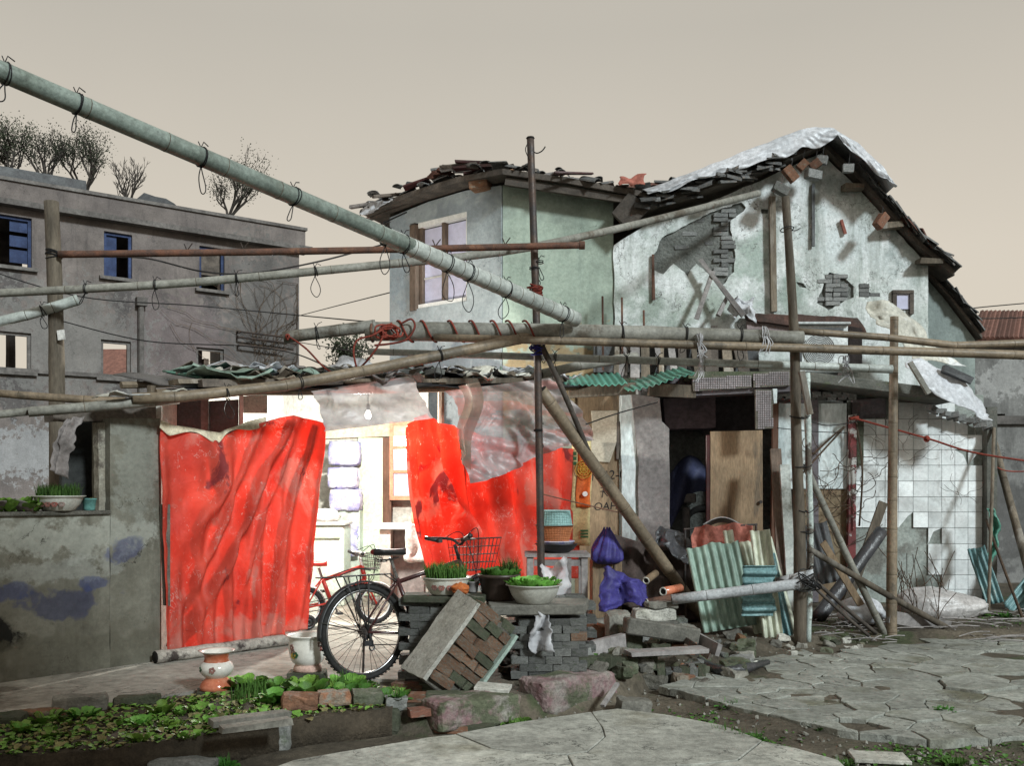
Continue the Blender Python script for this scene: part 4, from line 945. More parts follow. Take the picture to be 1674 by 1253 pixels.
for k in range(3): m.box(BNP.pw(939.5, 742 + 8 * k, .02), (.04, .01, .04)); m.box(BNP.pw(955, 868 + 5 * k, .02), (.09, .01, .02))
m.out('green_print', MATS['leaf_mark'], ban)
# things on the porch roof: leaning dark planks, AC unit, tarpaulins
UP = Pl((0, 12.25), (1, 0)); zr = MF.pw(1200, 606, -.5).z + .01
random.seed(44)
for k in range(15):
    px = 1012 + k * 15 + rnd(-3, 3); top = UP.pw(px + rnd(-4, 4), rnd(528, 556), -.2); base = Vector((UP.pw(px + rnd(-8, 8), 600).x, 12.2 + rnd(-.1, .1), zr))
    m = MB(); m.bar(base, top, rnd(.06, .14), .03, up=(0, 1, 0), j=.004); m.out('leaning_plank', MATS[random.choice(('dark_wood', 'old_wood', 'grey_board', 'dark_wood'))], None, 'dark weathered plank leaning against the upper house wall', 'plank', 'planks stored on the porch roof')
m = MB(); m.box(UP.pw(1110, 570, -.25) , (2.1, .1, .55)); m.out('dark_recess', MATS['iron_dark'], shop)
brd(UP, [(1228, 512), (1300, 520), (1302, 560), (1226, 560)], .05, -.22, 'pink_patch', M('pink_patch', (.34, .27, .27), (.26, .21, .21), bump=.4), shop, .05, .01)
brd(UP, [(1224, 508), (1270, 510), (1410, 516), (1424, 540), (1400, 546), (1300, 530), (1228, 520)], .12, -.15, 'tar_edge', M('tar', (.09, .05, .04), (.05, .035, .03), bump=.6), shop, .05, .015)
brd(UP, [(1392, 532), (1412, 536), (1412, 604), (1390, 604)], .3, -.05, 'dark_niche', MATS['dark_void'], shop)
# rusty steel reinforcement sticking up
for (a, b, c) in ((986, 482, 530), (1018, 484, 530), (1054, 505, 530)):
    m = MB(); m.tube([UP.pw(a, b, -.1), UP.pw(a + 1, 604, -.1)], .014, 5); m.out('rusty_rod', MATS['rust'], None, 'thin rusty rod standing against the upper wall', 'rod', 'rusty rods on the porch roof')
for (p0, p1) in (((1140, 430), (1205, 525)), ((1160, 450), (1130, 530)), ((1182, 492), (1165, 525))):
    m = MB(); m.bar(UF.pw(*p0, .2), UF.pw(*p1, .35), .05, .04, up=(0, 1, 0), j=.01); m.out('broken_strut', MATS['grey_board'], None, 'broken grey strut leaning on the flaking plaster', 'strut', 'struts leaning on the gable')
sheet(bez4(UF.pw(1190, 495, .2), UF.pw(1222, 492, .25), UF.pw(1182, 524, .3), UF.pw(1226, 528, .3)), 12, 10, 'plastic_bag', MATS['tarp_white'], 'small crumpled pale bag at the foot of the gable plaster', 'bag', .08, 8)
# air conditioner
AC = Pl((0, 11.75), (1, 0)); q = AC.poly([(1305, 532), (1387, 532), (1387, 604), (1305, 604)]); ax0, ax1, az1 = q[0][0], q[1][0], q[0][1]; az0 = zr
ac = T('air_conditioner', 'white outdoor air conditioner unit with round fan grille on the porch roof', 'air conditioner', AC.w((ax0 + ax1) / 2, az0))
m = MB(); m.box(((ax0 + ax1) / 2, .15, (az0 + az1) / 2 + .02), (ax1 - ax0, .28, az1 - az0 - .03)); m.out('casing', MATS['ac_white'], ac, plane=AC, bevel=.012)
m = MB(); m.box(((ax0 + ax1) / 2, .13, az1 + .02), (ax1 - ax0 + .03, .36, .03)); m.out('lid', MATS['ac_white'], ac, plane=AC, bevel=.006)
fc = AC.w(ax0 + (ax1 - ax0) * .42, (az0 + az1) / 2, 0); m = MB()
for k in range(9): m.ring(fc + Vector((0, -.005, 0)), .03 + .02 * k, .005, (0, 1, 0), 28, 4)
for k in range(10):
    a_ = k * math.pi / 5; m.tube([fc, fc + Vector((math.cos(a_) * .215, 0, math.sin(a_) * .215))], .004, 4)
m.out('fan_grille', MATS['ac_white'], ac); m = MB(); m.lathe([(0, .003), (.195, .003), (.195, 0)], fc, 28, ax=Matrix.Rotation(R(90), 3, 'X')); m.out('fan_well', MATS['iron_dark'], ac)
m = MB(); m.box(((ax0 + ax1) / 2 - .01, -.004, az1 - .05), (ax1 - ax0 - .1, .01, .03)); m.box((ax0 + .03, -.004, (az0 + az1) / 2), (.025, .01, az1 - az0 - .2)); m.out('vent_slot', MATS['iron_dark'], ac, plane=AC)
for s_ in (.1, .5):
    m = MB(); m.box((ax0 + s_, .15, az0 + .005), (.05, .3, .03)); m.out('foot', MATS['dark_metal'], ac, plane=AC)
# tarpaulins at the right
TA = [(1398, 506), (1425, 499), (1455, 502), (1490, 540), (1520, 575), (1545, 600)]; TBm = [(1408, 540), (1440, 560), (1470, 600), (1498, 604), (1530, 606), (1552, 603)]
ta = [UP.pw(a, b, .25) for a, b in TA]; tb2 = [UP.pw(a, b, .45) for a, b in TBm]
sheet(lambda u, v: along(ta, u).lerp(along(tb2, u), v), 34, 20, 'cream_tarpaulin', MATS['tarp_cream'], 'stained cream tarpaulin bunched below the small gable window', 'tarpaulin', .08, 4, seed=5)
TA = [(1478, 596), (1505, 590), (1530, 603), (1560, 606), (1588, 640), (1606, 668)]; TBm = [(1500, 634), (1520, 648), (1545, 662), (1565, 676), (1585, 684), (1602, 692)]
ta3 = [MF.pw(a, b, .02) for a, b in TA]; tb3 = [MF.pw(a, b, .25) for a, b in TBm]
sheet(lambda u, v: along(ta3, u).lerp(along(tb3, u), v), 34, 16, 'white_roof_sheet', MATS['tarp_white'], 'torn white sheet sliding off the slab above the white tiles', 'tarpaulin', .06, 4, seed=8)
m = MB(); pp = [MF.pw(1535, 605, .12), MF.pw(1580, 626, .12)]; m.bar(pp[0], pp[1], .1, .07, up=(0, 1, 0), j=.02); m.out('dark_board', MATS['iron_dark'], None, 'dark board lying on the torn white roof sheet', 'board')
m = MB(); m.bar(MF.pw(1470, 598, .3), MF.pw(1500, 648, .3), .05, .05, up=(0, 1, 0)); m.out('short_pole', MATS['bamboo_grey'], None, 'short grey pole propped against the slab under the torn sheet', 'pole')
# rubble edge below the torn sheet
for k in range(9):
    p = LF.pw(1520 + 11 * k, 672 + 3.2 * k + rnd(-3, 3), .08); inst(random.choice(BR['wall']), 'brick', XF(p, (rnd(-.3, .3), rnd(-.4, .4), rnd(-.5, .5))), shop, scale=(rnd(.1, .2), .1, rnd(.05, .09)))
# ================================================================== compound wall on the left, with ledge and pier
WM = plain_wall('yard_wall_render', (.20, .195, .16), (.13, .122, .095), (.075, .07, .052), [
    (CP.hit(110, 880), (.95, .16), (.33, .34, .30), .65), (CP.hit(60, 935), (.75, .10), (.31, .32, .29), .55),
    (CP.hit(205, 900), (.17, .10), (.06, .068, .14), .7), (CP.hit(100, 985), (.32, .12), (.045, .05, .095), .75), (CP.hit(12, 965), (.17, .08), (.05, .06, .13), .7), (CP.hit(150, 955), (.16, .05), (.04, .055, .15), .6),
    (CP.hit(5, 1035), (.16, .13), (.012, .012, .010), 1), (CP.hit(140, 1070), (.9, .2), (.10, .095, .07), .6), (CP.hit(225, 760), (.2, .5), (.24, .25, .22), .5)], sc=2)
yw = T('yard_wall', 'stained rendered yard wall with blue paint patches, ledge and end pier', 'wall', CP.w(-1, 0, 0))
sA = CP.hit(-260, 1000)[0]; sP = CP.hit(180, 800)[0]; sE = CP.hit(262, 800)[0]; zl = CP.hit(60, 843)[1]; zp = CP.hit(220, 682)[1]
m = MB(); m.panel(rough([(sA, -.05), (sP - .002, -.05), (sP - .002, zl), (sA, zl)], .12, .008), [], .24, loc3, inner_step=.12, relief=lambda a, z: .012 * nz((a, z, 0), 3)); m.out('wall_face', WM, yw, plane=CP)
m = MB(); m.panel(rough([(sP, -.05), (sE, -.05), (sE, zp), (sP, zp - .02)], .12, .008), [], .3, loc3, inner_step=.12, relief=lambda a, z: .01 * nz((a, z, 2), 3)); m.out('pier', WM, yw, plane=CP)
m = MB(); m.box(((sA + sP) / 2, .12, zl + .012), (sP - sA - .01, .3, .03)); m.out('ledge', MATS['mortar'], yw, plane=CP, bevel=.005)
zb_ = CP.hit(120, 1098)[1]
m = MB(); q = CP.poly([(259, 825), (272, 825), (272, 990), (264, 990)]); m.panel(q, [], .04, lambda a, z, o: (a, -.06 - o, z)); m.out('edge_board', MATS['dark_wood'], yw, plane=CP)
# opening above the ledge: posts, dark panel standing in for its unlit inside
m = MB(); q = CP.poly([(168, 690), (182, 690), (180, 840), (170, 840)]); m.panel(rough(q, .06, .008), [], .08, lambda a, z, o: (a, .08 - o, z)); m.out('white_flaky_post', M('flaky_white', (.42, .40, .33), (.26, .23, .18), (.14, .12, .1), sc=7, bump=.7), yw, plane=CP)
DK = Pl(CP.w(0, 0, -.45)[:2], (1, 1.1))
m = MB(); q = DK.poly([(112, 672), (176, 672), (176, 838), (96, 838)]); m.panel(q, [], .05, loc3); m.out('dark_panel', None or M('opening_dark', (.02, .022, .022), (.035, .037, .035), (.015, .015, .015), sc=3, bump=.4), yw, plane=DK)
m = MB(); q = CP.poly([(98, 664), (268, 664), (268, 688), (98, 688)]); m.panel(rough(q, .1, .012), [], .16, lambda a, z, o: (a, .12 - o, z)); m.out('head_beam', MATS['dark_wood'], yw, plane=CP)
# limp grey cloth hanging from the pole end
cT = [CP.pw(95, 680, .1), CP.pw(124, 676, .12)]; cB = [CP.pw(66, 765, .14), CP.pw(92, 775, .12)]
sheet(lambda u, v: cT[0].lerp(cT[1], u).lerp(cB[0].lerp(cB[1], u), v) + Vector((0, .02 * math.sin(u * 9), .03 * math.sin(v * 5))), 12, 20, 'hanging_cloth', MATS['grey_cloth'], 'limp grey cloth hanging from the bamboo end above the ledge', 'cloth', .05, 6)

# ================================================================== red tarpaulin curtains
def curtain_mat(nm, trans):
    b = NB(nm); b.vec()
    red = b.mix(b.step(b.noise(2.2, 8), .38, .65), (.84, .15, .095), (.66, .085, .055))
    red = b.mix(b.step(b.noise(1.5, 7, None, .6, .6), .55, .60, 0, .6), red, (.66, .34, .28))          # pale patches of cold lamplight, painted into the red
    red = b.mix(b.step(b.noise(2.1, 7, (1, 1, .6), .6, .8), .62, .66, 0, .75), red, (.24, .04, .055))  # maroon patches: shaded bands painted into the cloth colour
    crk = b.math('MAXIMUM', b.crack(4, .0045, (.52, .58)), b.crack(10, .007, (.55, .62), (1, 1, .35)))
    spk = b.step(b.noise(60, 4, (1, 1, .4), .6), .66, .70)
    crk = b.math('MAXIMUM', crk, b.math('MULTIPLY', spk, b.step(b.noise(3, 5), .46, .58)))
    col = b.mix(b.math('MULTIPLY', crk, .85), red, (.75, .66, .60)); b.bump(b.math('ADD', b.noise(8, 9, None, .7, 1.2), b.math('MULTIPLY', b.noise(120, 3), .12)), .75, .02)
    b.done(col, b.step(b.noise(4, 5), .35, .65, .35, .6), 0, .35); tr = b.n('BsdfTranslucent'); b.l(col, tr.inputs[0]); mx2 = b.n('MixShader'); mx2.inputs[0].default_value = trans
    b.l(b.p.outputs[0], mx2.inputs[1]); b.l(tr.outputs[0], mx2.inputs[2]); b.l(mx2.outputs[0], b.o.inputs[0]); return b.m
CUR = curtain_mat('red_tarpaulin', .58); CUR2 = curtain_mat('red_tarpaulin_dark_fold', .12)
def plastic_mat(name, c, c2, alpha, band=.6):
    b = NB(name); b.vec(); col = b.mix(b.step(b.noise(5, 8, (1, 1, 2)), .42, .6), c, c2); col = b.mix(b.step(b.noise(1.8, 5, (.4, .4, 3), .5), .52, .56, 0, band), col, (.46, .20, .17))
    b.bump(b.noise(20, 6), .4, .01); b.done(col, .4, 0, .5); tr = b.n('BsdfTranslucent'); b.l(col, tr.inputs[0]); tp = b.n('BsdfTransparent'); m1 = b.n('MixShader'); m1.inputs[0].default_value = .22; m2 = b.n('MixShader')
    b.l(b.p.outputs[0], m1.inputs[1]); b.l(tr.outputs[0], m1.inputs[2]); b.l(b.step(b.noise(3.5, 7), .3, .7, alpha - .15, alpha + .2), m2.inputs[0]); b.l(m1.outputs[0], m2.inputs[1]); b.l(tp.outputs[0], m2.inputs[2]); b.l(m2.outputs[0], b.o.inputs[0]); return b.m
BAGP = plastic_mat('clear_bag', (.62, .62, .64), (.5, .5, .52), .3, 0)
PLA = plastic_mat('clear_plastic', (.34, .32, .32), (.24, .225, .225), .10)
def tab2(L, u):
    q = u * (len(L) - 1); i = min(int(q), len(L) - 2); t = q - i; return (L[i][0] + (L[i + 1][0] - L[i][0]) * t, L[i][1] + (L[i + 1][1] - L[i][1]) * t)
LT = [(257, 696), (275, 704), (305, 708), (335, 714), (352, 716), (370, 709), (392, 700), (420, 692), (450, 684), (472, 680), (500, 686), (527, 694)]
LB = [(268, 1072), (292, 1069), (315, 1066), (338, 1062), (361, 1058), (384, 1053), (406, 1048), (424, 1044), (440, 1040), (456, 1036), (474, 1032), (492, 1027)]
def cur_l(u, v):
    a = tab2(LT, u); b = tab2(LB, u); bow = -10 * math.sin(v * math.pi) if u > .9 else 0
    px = a[0] + (b[0] - a[0]) * v ** 1.15 + 6 * math.sin(v * math.pi) * (u - .5); py = a[1] + (b[1] - a[1]) * v
    o = .05 + .055 * math.sin(u * 34 + 1.2 * math.sin(v * 3)) * (.25 + .75 * v) * (.4 + .6 * u) + .03 * math.sin(u * 61 + v * 3) * v
    # long diagonal folds running from the hook down to the left corner
    for (t0, t1, w_, h_) in ((.80, .10, .045, .15), (.64, -.02, .03, .08), (.93, .62, .025, .09), (.86, .36, .02, .06)):
        c = t0 + (t1 - t0) * v; o += h_ * math.exp(-((u - c) / w_) ** 2) * math.sin(math.pi * min(1, v * 1.05 + .05))
    # bunched pouch at the upper left
    o += .15 * math.exp(-((u - .26 - .12 * math.sin(v * 9)) / .07) ** 2 - ((v - .3) / .22) ** 2) + .03 * nz((u * 5, v * 5, 2), 1) + .012 * nz((u * 14, v * 14, 5), 1)
    return CP.pw(px, py, o)
cl = T('red_curtain', 'large red tarpaulin curtain between the yard wall and the lit doorway', 'curtain', CP.pw(380, 1062))
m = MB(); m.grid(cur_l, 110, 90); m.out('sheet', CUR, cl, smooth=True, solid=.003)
# doubled fold strips, made more opaque than the sheet to darken the bands
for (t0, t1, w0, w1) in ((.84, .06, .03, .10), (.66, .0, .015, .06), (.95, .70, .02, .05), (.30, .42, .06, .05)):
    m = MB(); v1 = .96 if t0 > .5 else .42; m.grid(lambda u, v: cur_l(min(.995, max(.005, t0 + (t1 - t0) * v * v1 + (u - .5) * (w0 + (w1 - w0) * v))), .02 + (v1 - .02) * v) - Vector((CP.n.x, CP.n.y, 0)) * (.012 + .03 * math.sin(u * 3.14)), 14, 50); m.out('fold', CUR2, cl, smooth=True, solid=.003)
# cream hem strip along its upper edge
hem = [CP.pw(px, py - 4, .06) for px, py in LT]
def hemf(u, v): p = along(hem, u); return p + Vector((0, .02 * math.sin(u * 40) - .03 * v, .02 - .06 * v * (1 + .5 * math.sin(u * 23))))
m = MB(); m.grid(lambda u, v: hemf(u * .66, v), 50, 4); m.out('hem', M('cream_cloth', (.60, .55, .42), (.46, .40, .29), bump=.4), cl, smooth=True, solid=.004)
# weighted roll at the bottom
m = MB(); rp = [CP.pw(px, py, .1) for px, py in ((243, 1084), (300, 1077), (360, 1068), (420, 1056), (468, 1048))]
for p in rp: p.z = .055
m.tube(spline(rp, 8), [.05 + .008 * nz((i * .3, 0, 0), 1) for i in range(33)], 10, capmi=1); m.out('bottom_roll', [M('roll_cloth', (.50, .46, .40), (.35, .31, .27), (.07, .055, .05), sc=5, thr3=(.54, .6), bump=.5), MATS['hollow']], cl, smooth=True)
RT = [(657, 700), (672, 688), (692, 676), (712, 690), (745, 700), (790, 712), (840, 722), (890, 730), (945, 735)]
RB2 = [(697, 962), (715, 960), (735, 958), (760, 957), (790, 956), (830, 954), (870, 950), (905, 948), (944, 946)]
def cur_r(u, v):
    a = tab2(RT, u); b = tab2(RB2, u); px = a[0] + (b[0] - a[0]) * v - 12 * math.sin(v * math.pi) * (1 - u) ** 3; py = a[1] + (b[1] - a[1]) * v
    o = .03 + .05 * math.sin(u * 30 + .8 * v) * (.35 + .65 * v) + .03 * math.sin(u * 57 + 1)
    c = .12 + .5 * v; o += .16 * math.exp(-((u - c) / .05) ** 2) * math.sin(math.pi * min(1, v)) + .02 * nz((u * 6, v * 6, 8), 1)
    return CP.pw(px, py, o)
cr = T('red_curtain', 'red tarpaulin curtain drawn back beside the table with the baskets', 'curtain', CP.pw(800, 955))
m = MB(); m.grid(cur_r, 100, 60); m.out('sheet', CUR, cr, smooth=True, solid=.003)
# plastic awnings
A1 = Pl(CP.w(0, 0, .3)[:2], (1, 1.1))
m = MB(); m.grid(lambda u, v: A1.pw(508 + (664 - 508) * u + (-8 + 26 * u) * v, 640 - 24 * u + (68 + 2 * u) * v, .25 * v + .03 * math.sin(u * 14 + v * 3) + .05 * nz((u * 6, v * 4, 0), 1) + .05 * abs(nz((u * 13 + v * 4, v * 3, 2), 1))), 44, 24)
m.out('plastic_awning', PLA, None, 'torn grey plastic sheet hanging over the lit doorway', 'sheet', smooth=True)
A2 = Pl(CP.w(0, 0, .25)[:2], (1, .8))
m = MB()
def aw2(u, v):
    tl, tr, bl, br = (726, 640), (903, 618), (738, 786), (936, 722)
    px = (tl[0] + (tr[0] - tl[0]) * u) * (1 - v) + (bl[0] + (br[0] - bl[0]) * u) * v; py = (tl[1] + (tr[1] - tl[1]) * u) * (1 - v) + (bl[1] + (br[1] - bl[1]) * u) * v
    return A2.pw(px + 5 * math.sin(v * 7) * (1 - u), py + 6 * math.sin(u * 5 + 1) * v, .3 * v + .07 * math.sin(u * 11 + v * 5) * (1 - .4 * v) + .05 * nz((u * 4, v * 4, 3), 1) + .13 * abs(nz((u * 7 - v * 3, v * 2, 6), 1)) + .05 * abs(nz((u * 19 + v * 7, v * 6, 9), 1)))
m.grid(aw2, 80, 50); m.out('plastic_awning', PLA, None, 'wide tattered translucent plastic sheet over the drawn-back curtain', 'sheet', smooth=True)
m = MB(); m.grid(lambda u, v: A2.pw(718 + 30 * u + 6 * math.sin(v * 5) + (4 - 16 * u) * v, 636 - 6 * u + (100 + 40 * u) * v, .3 + .06 * math.sin(u * 7) + .04 * math.sin(v * 8)), 12, 30)
m.out('plastic_strip', plastic_mat('brown_plastic', (.33, .25, .19), (.24, .18, .14), .2), None, 'twisted brownish plastic strip hanging at the curtain edge', 'strip', smooth=True)

# ================================================================== shed behind the curtains
shed = T('lean_shed', 'low patched shed roof and lit room behind the red curtains', 'shed', CP.w(2, 0, -1.5))
def lamp_room():
    BKP = Pl((0, 12.35), (1, 0))
    m = MB(); q = BKP.poly([(470, 640), (700, 640), (700, 985), (470, 985)]); m.panel(q, [], .06, loc3); m.out('back_wall', MATS['interior_wall'], shed, plane=BKP)
    SD = Pl(CP.w(.05, 0, -.05)[:2], (.012, 1)); m = MB(); m.panel([(0.15, -.02), (4.7, -.02), (4.7, 2.55), (.15, 2.1)], [], .06, loc3); m.out('side_wall', MATS['interior_wall'], shed, plane=SD)
    FP = Pl((0, 12.2), (1, 0))
    brd(FP, [(585, 716), (627, 716), (627, 975), (585, 975)], .04, 0, 'green_door', MATS['green_door'], shed)
    brd(FP, [(626, 716), (640, 716), (640, 975), (626, 975)], .08, .03, 'brown_post', MATS['brown_post'], shed)
    brd(FP, [(528, 698), (700, 688), (700, 712), (528, 718)], .12, .05, 'beam', MATS['peach_wall'], shed)
    wf = MB()
    for (a, b, c, d) in ((638, 690, 644, 818), (684, 690, 690, 818), (644, 690, 684, 697), (644, 730, 684, 735), (644, 769, 684, 774), (644, 811, 684, 818)):
        wf.panel(FP.poly([(a, b), (c, b), (c, d), (a, d)]), [], .06, lambda x_, z_, o_: (x_, -.075 - o_, z_))
    wf = wf.out('window_frame', MATS['orange_frame'], shed, plane=FP)
    for (b, d) in ((697, 730), (735, 769), (774, 811)):
        m = MB(); m.panel(FP.poly([(644, b), (684, b), (684, d), (644, d)]), [], .01, lambda x_, z_, o_: (x_, -.03 - o_, z_)); m.out('pane', MATS['lilac_glass'], wf, plane=FP)
lamp_room()
# bare bulb: the lit lamp of the shed
bp = Vector((-1.5, 10.2, 2.08)); lb = T('hanging_bulb', 'lit bare bulb hanging inside the shed behind the curtain', 'lamp', bp)
bm_ = NB('bulb_glow'); bm_.p.inputs['Emission Color'].default_value = (1, .93, .8, 1); bm_.p.inputs['Emission Strength'].default_value = 30
m = MB(); m.lathe([(.001, 0), (.02, .004), (.033, .025), (.035, .045), (.026, .07), (.016, .085), (.016, .1)], bp, 16); m.out('bulb', bm_.m, lb, smooth=True)
m = MB(); m.tube([bp + Vector((0, 0, .1)), bp + Vector((0, 0, .5))], .006, 5); m.lathe([(.02, .09), (.02, .14), (.006, .16)], bp, 12); m.out('cord', MATS['black_wire'], lb)
pl_ = bpy.data.lights.new('bulb_light', 'POINT'); pl_.energy = 370; pl_.color = (1, .965, .88); pl_.shadow_soft_size = .05; plo = bpy.data.objects.new('bulb_light', pl_); COL.objects.link(plo); plo.location = bp + Vector((0, 0, -.06))
# furniture inside
def at12(px, py, Y): return P(px, py, Y)
cab = T('mint_cabinet', 'pale mint washing cabinet with white bundle on top inside the lit shed', 'cabinet', P(530, 985, 11.2))
c0, c1 = P(500, 860, 11.2), P(562, 860, 11.2)
m = MB(); m.box(((c0.x + c1.x) / 2, 11.45, c0.z / 2), (c1.x - c0.x, .5, c0.z)); m.out('body', MATS['mint_cabinet'], cab, bevel=.015)
m = MB(); m.box(((c0.x + c1.x) / 2, 11.44, c0.z + .02), (c1.x - c0.x + .04, .54, .04)); m.out('top', MATS['white_paint'], cab, bevel=.01)
m = MB(); m.box(((c0.x + c1.x) / 2, 11.185, c0.z - .12), (c1.x - c0.x - .08, .02, .04)); m.out('panel_groove', MATS['green_door'], cab)
def bagmesh(c, s_, name, mat, label, cat, seed, group=None, parent=None, amp=.18):
    m_ = MB(); c = Vector(c); n, k = 22, 14
    def fn(u, v):
        a = 2 * math.pi * u; b = math.pi * v; d = Vector((math.cos(a) * math.sin(b), math.sin(a) * math.sin(b), -math.cos(b)))
        f = 1 + amp * nz(d, 2.2, seed) + amp * .6 * abs(nz(d, 5, seed + 3)); z = d.z * (1 if d.z > 0 else .75)
        return c + Vector((d.x * s_[0] * f, d.y * s_[1] * f, z * s_[2] * f))
    m_.grid(fn, n, k); lo = min(q.z for q in m_.v)
    return m_.out(name, mat, parent, label, cat, group, smooth=True)
bagmesh(P(528, 846, 11.4), (.2, .16, .1), 'white_bundle', MATS['cloth_white'], 'white cloth bundle on the mint cabinet', 'bundle', 3)
for (px, py, sx, sz, sd_) in ((564, 742, .2, .15, 1), (562, 782, .19, .13, 2), (566, 818, .2, .14, 5)):
    c_ = P(px, py, 12.0); t_ = T('printed_sack', 'white and lilac printed sack stacked inside the lit shed', 'sack', c_ - Vector((0, 0, sz)), 'printed sacks in the shed'); m = MB()
    def sk_(u, v):
        a = 6.283 * u; b = math.pi * v; d = Vector((math.cos(a) * math.sin(b), math.sin(a) * math.sin(b), -math.cos(b))); k = max(abs(d.x), abs(d.z), .6 * abs(d.y)) ; d = d / k ** .8; return c_ + Vector((d.x * sx, d.y * .09, d.z * sz)) + Vector((nz(d, 3, sd_), nz(d, 3, sd_ + 4), nz(d, 3, sd_ + 8))) * .025
    m.grid(sk_, 32, 18); m.out('sack_body', MATS['lilac_bag'], t_, smooth=True)
m = MB(); p = P(562, 985, 12.0); m.box((p.x, 12.05, .55), (.42, .26, 1.1)); m.out('sack_crate', MATS['mint_cabinet'], None, 'tall pale crate carrying the printed sacks in the shed', 'crate', bevel=.01)
sheet(bez4(P(570, 855, 11.9), P(585, 855, 11.9), P(566, 915, 11.85), P(584, 910, 11.85)), 8, 12, 'lilac_plastic_bag', MATS['lilac_bag'], 'thin lilac plastic bag hanging by the green shed door', 'bag', .05, 8)
# counter
cn = T('counter', 'white topped counter with cloth beside the drawn-back curtain', 'counter', P(650, 985, 10.9)); t0, t1 = P(611, 862, 10.75), P(694, 866, 10.75)
m = MB(); m.box(((t0.x + t1.x) / 2, 10.98, t0.z), (t1.x - t0.x, .46, .06), j=.006); m.out('top', MATS['white_paint'], cn, bevel=.008)
m = MB(); m.box((t0.x + .12, 10.98, t0.z / 2 - .02), (.12, .4, t0.z - .03)); m.out('side', MATS['interior_wall'], cn)
m = MB(); m.box((t0.x + .36, 11.1, t0.z / 2 - .02), (.34, .2, t0.z - .03)); m.out('back_panel', MATS['grey_board'], cn)
sheet(lambda u, v: Vector((t0.x + .34 + .24 * u, 10.73 - .02 * math.sin(u * 8) - .02 * v, t0.z + .045 - .42 * v - .03 * math.sin(u * 3))), 12, 16, 'draped_cloth', MATS['cloth_white'], 'white cloth draped over the counter front', 'cloth', .03, 6)
m = MB(); pb = P(677, 858, 10.95); pb.z = t0.z + .03; m.lathe([(.001, 0), (.03, 0), (.03, .12), (.015, .16), (.015, .19), (.001, .19)], pb, 12); m.out('small_bottle', MATS['orange_frame'], None, 'small amber bottle on the counter', 'bottle', smooth=True)

# ---------- roof of the shed: patched sheets, boards, plastic
random.seed(51)
def RF(px, dep, lift=0):
    """point on the shed roof: along the curtain line at photo column px, dep metres behind it"""
    s_ = CP.hit(px, 700)[0]; zf = 2.1 + .085 * s_; p = CP.w(s_, 0, .25 - dep); return Vector((p.x, p.y, zf + .17 * dep + lift))
def rsheet(pa, pb, d0, d1, lift, name, mat, wavy=0):
    m_ = MB(); L = (RF(pb, d0) - RF(pa, d0)).length
    m_.grid(lambda u, v: RF(pa + (pb - pa) * u, d0 + (d1 - d0) * v, lift + (.014 * math.sin(u * L / .075 * 6.283) if wavy else .03 * nz((u * 6, v * 4, pa), 1))), max(8, int(L / .075 * 6)) if wavy else 30, 8)
    return m_.out(name, mat, shed, smooth=True, solid=.008)
rsheet(285, 640, .0, 1.3, .0, 'roof_felt', MATS['cover_black']); rsheet(600, 935, .0, 1.2, .0, 'roof_felt', MATS['cover_black'])
rsheet(345, 470, .35, 1.05, .05, 'roof_sheet', MATS['roof_green'], 1); rsheet(455, 640, .45, 1.2, .05, 'roof_sheet', MATS['roof_green'], 1)
for (pa, pb, d, wd_, th_, mt) in ((270, 600, .12, .16, .04, 'old_wood'), (420, 640, .3, .2, .04, 'grey_board'), (300, 520, .0, .09, .05, 'dark_wood'), (540, 700, .1, .12, .04, 'old_wood'), (690, 900, .05, .1, .05, 'old_wood'), (720, 930, .3, .16, .04, 'dark_wood'), (770, 935, .5, .14, .05, 'grey_board'), (640, 860, .45, .12, .04, 'plywood')):
    m = MB(); m.bar(RF(pa, d, .05), RF(pb, d + rnd(-.1, .1), .06), wd_, th_, j=.006); m.out('roof_board', MATS[mt], shed)
for k in range(44):
    pa = rnd(320, 920); d = rnd(-.02, .8); s_ = rnd(.12, .32)
    mt = random.choice((MATS['tarp_white'], MATS['tarp_cream'], MATS['grey_cloth'], MATS['corr_green'], MATS['cover_black'], MATS['old_wood']))
    c = RF(pa, d, .09); sheet(lambda u, v: c + Vector(((u - .5) * s_ * 2, (v - .5) * s_, .02 + .03 * math.sin(u * 7))), 9, 6, 'roof_plastic', mt, wr=.07, ws=9, parent=shed, seed=k)
for k in range(8):
    c = RF(rnd(560, 900), rnd(.1, .7), .12); inst(random.choice(BR['grey']), 'roof_weight', XF(c, (rnd(-.2, .2), rnd(-.2, .2), rnd(0, 3))), shed, scale=(.22, .1, .06))
sheet(lambda u, v: RF(600 + 60 * u, .5 + .3 * v, .12 + .08 * math.sin(u * 3.14)), 14, 8, 'roof_plastic', MATS['tarp_white'], wr=.08, ws=7, parent=shed)
sheet(lambda u, v: RF(770 + 110 * u, .15 + .3 * v, .1 + .05 * math.sin(u * 6)), 18, 8, 'roof_plastic', MATS['tarp_cream'], wr=.08, ws=7, parent=shed, seed=4)
# boards and dark panes closing the gap above the left curtain
GP = Pl(CP.w(0, 0, -.38)[:2], (1, 1.1)); random.seed(57)
for (xa, xb, ya, yb, mt) in ((250, 292, 650, 712, 'old_wood'), (290, 330, 652, 722, 'iron_dark'), (328, 345, 648, 735, 'grey_board'), (343, 392, 656, 728, 'iron_dark'), (390, 398, 644, 720, 'white_paint'), (398, 440, 648, 676, 'mint_plaster')):
    brd(GP, [(xa, ya), (xb - 1.5, ya - 3), (xb - 1.5, yb), (xa, yb)], .02, rnd(-.02, .02), 'infill_board', MATS[mt], shed)
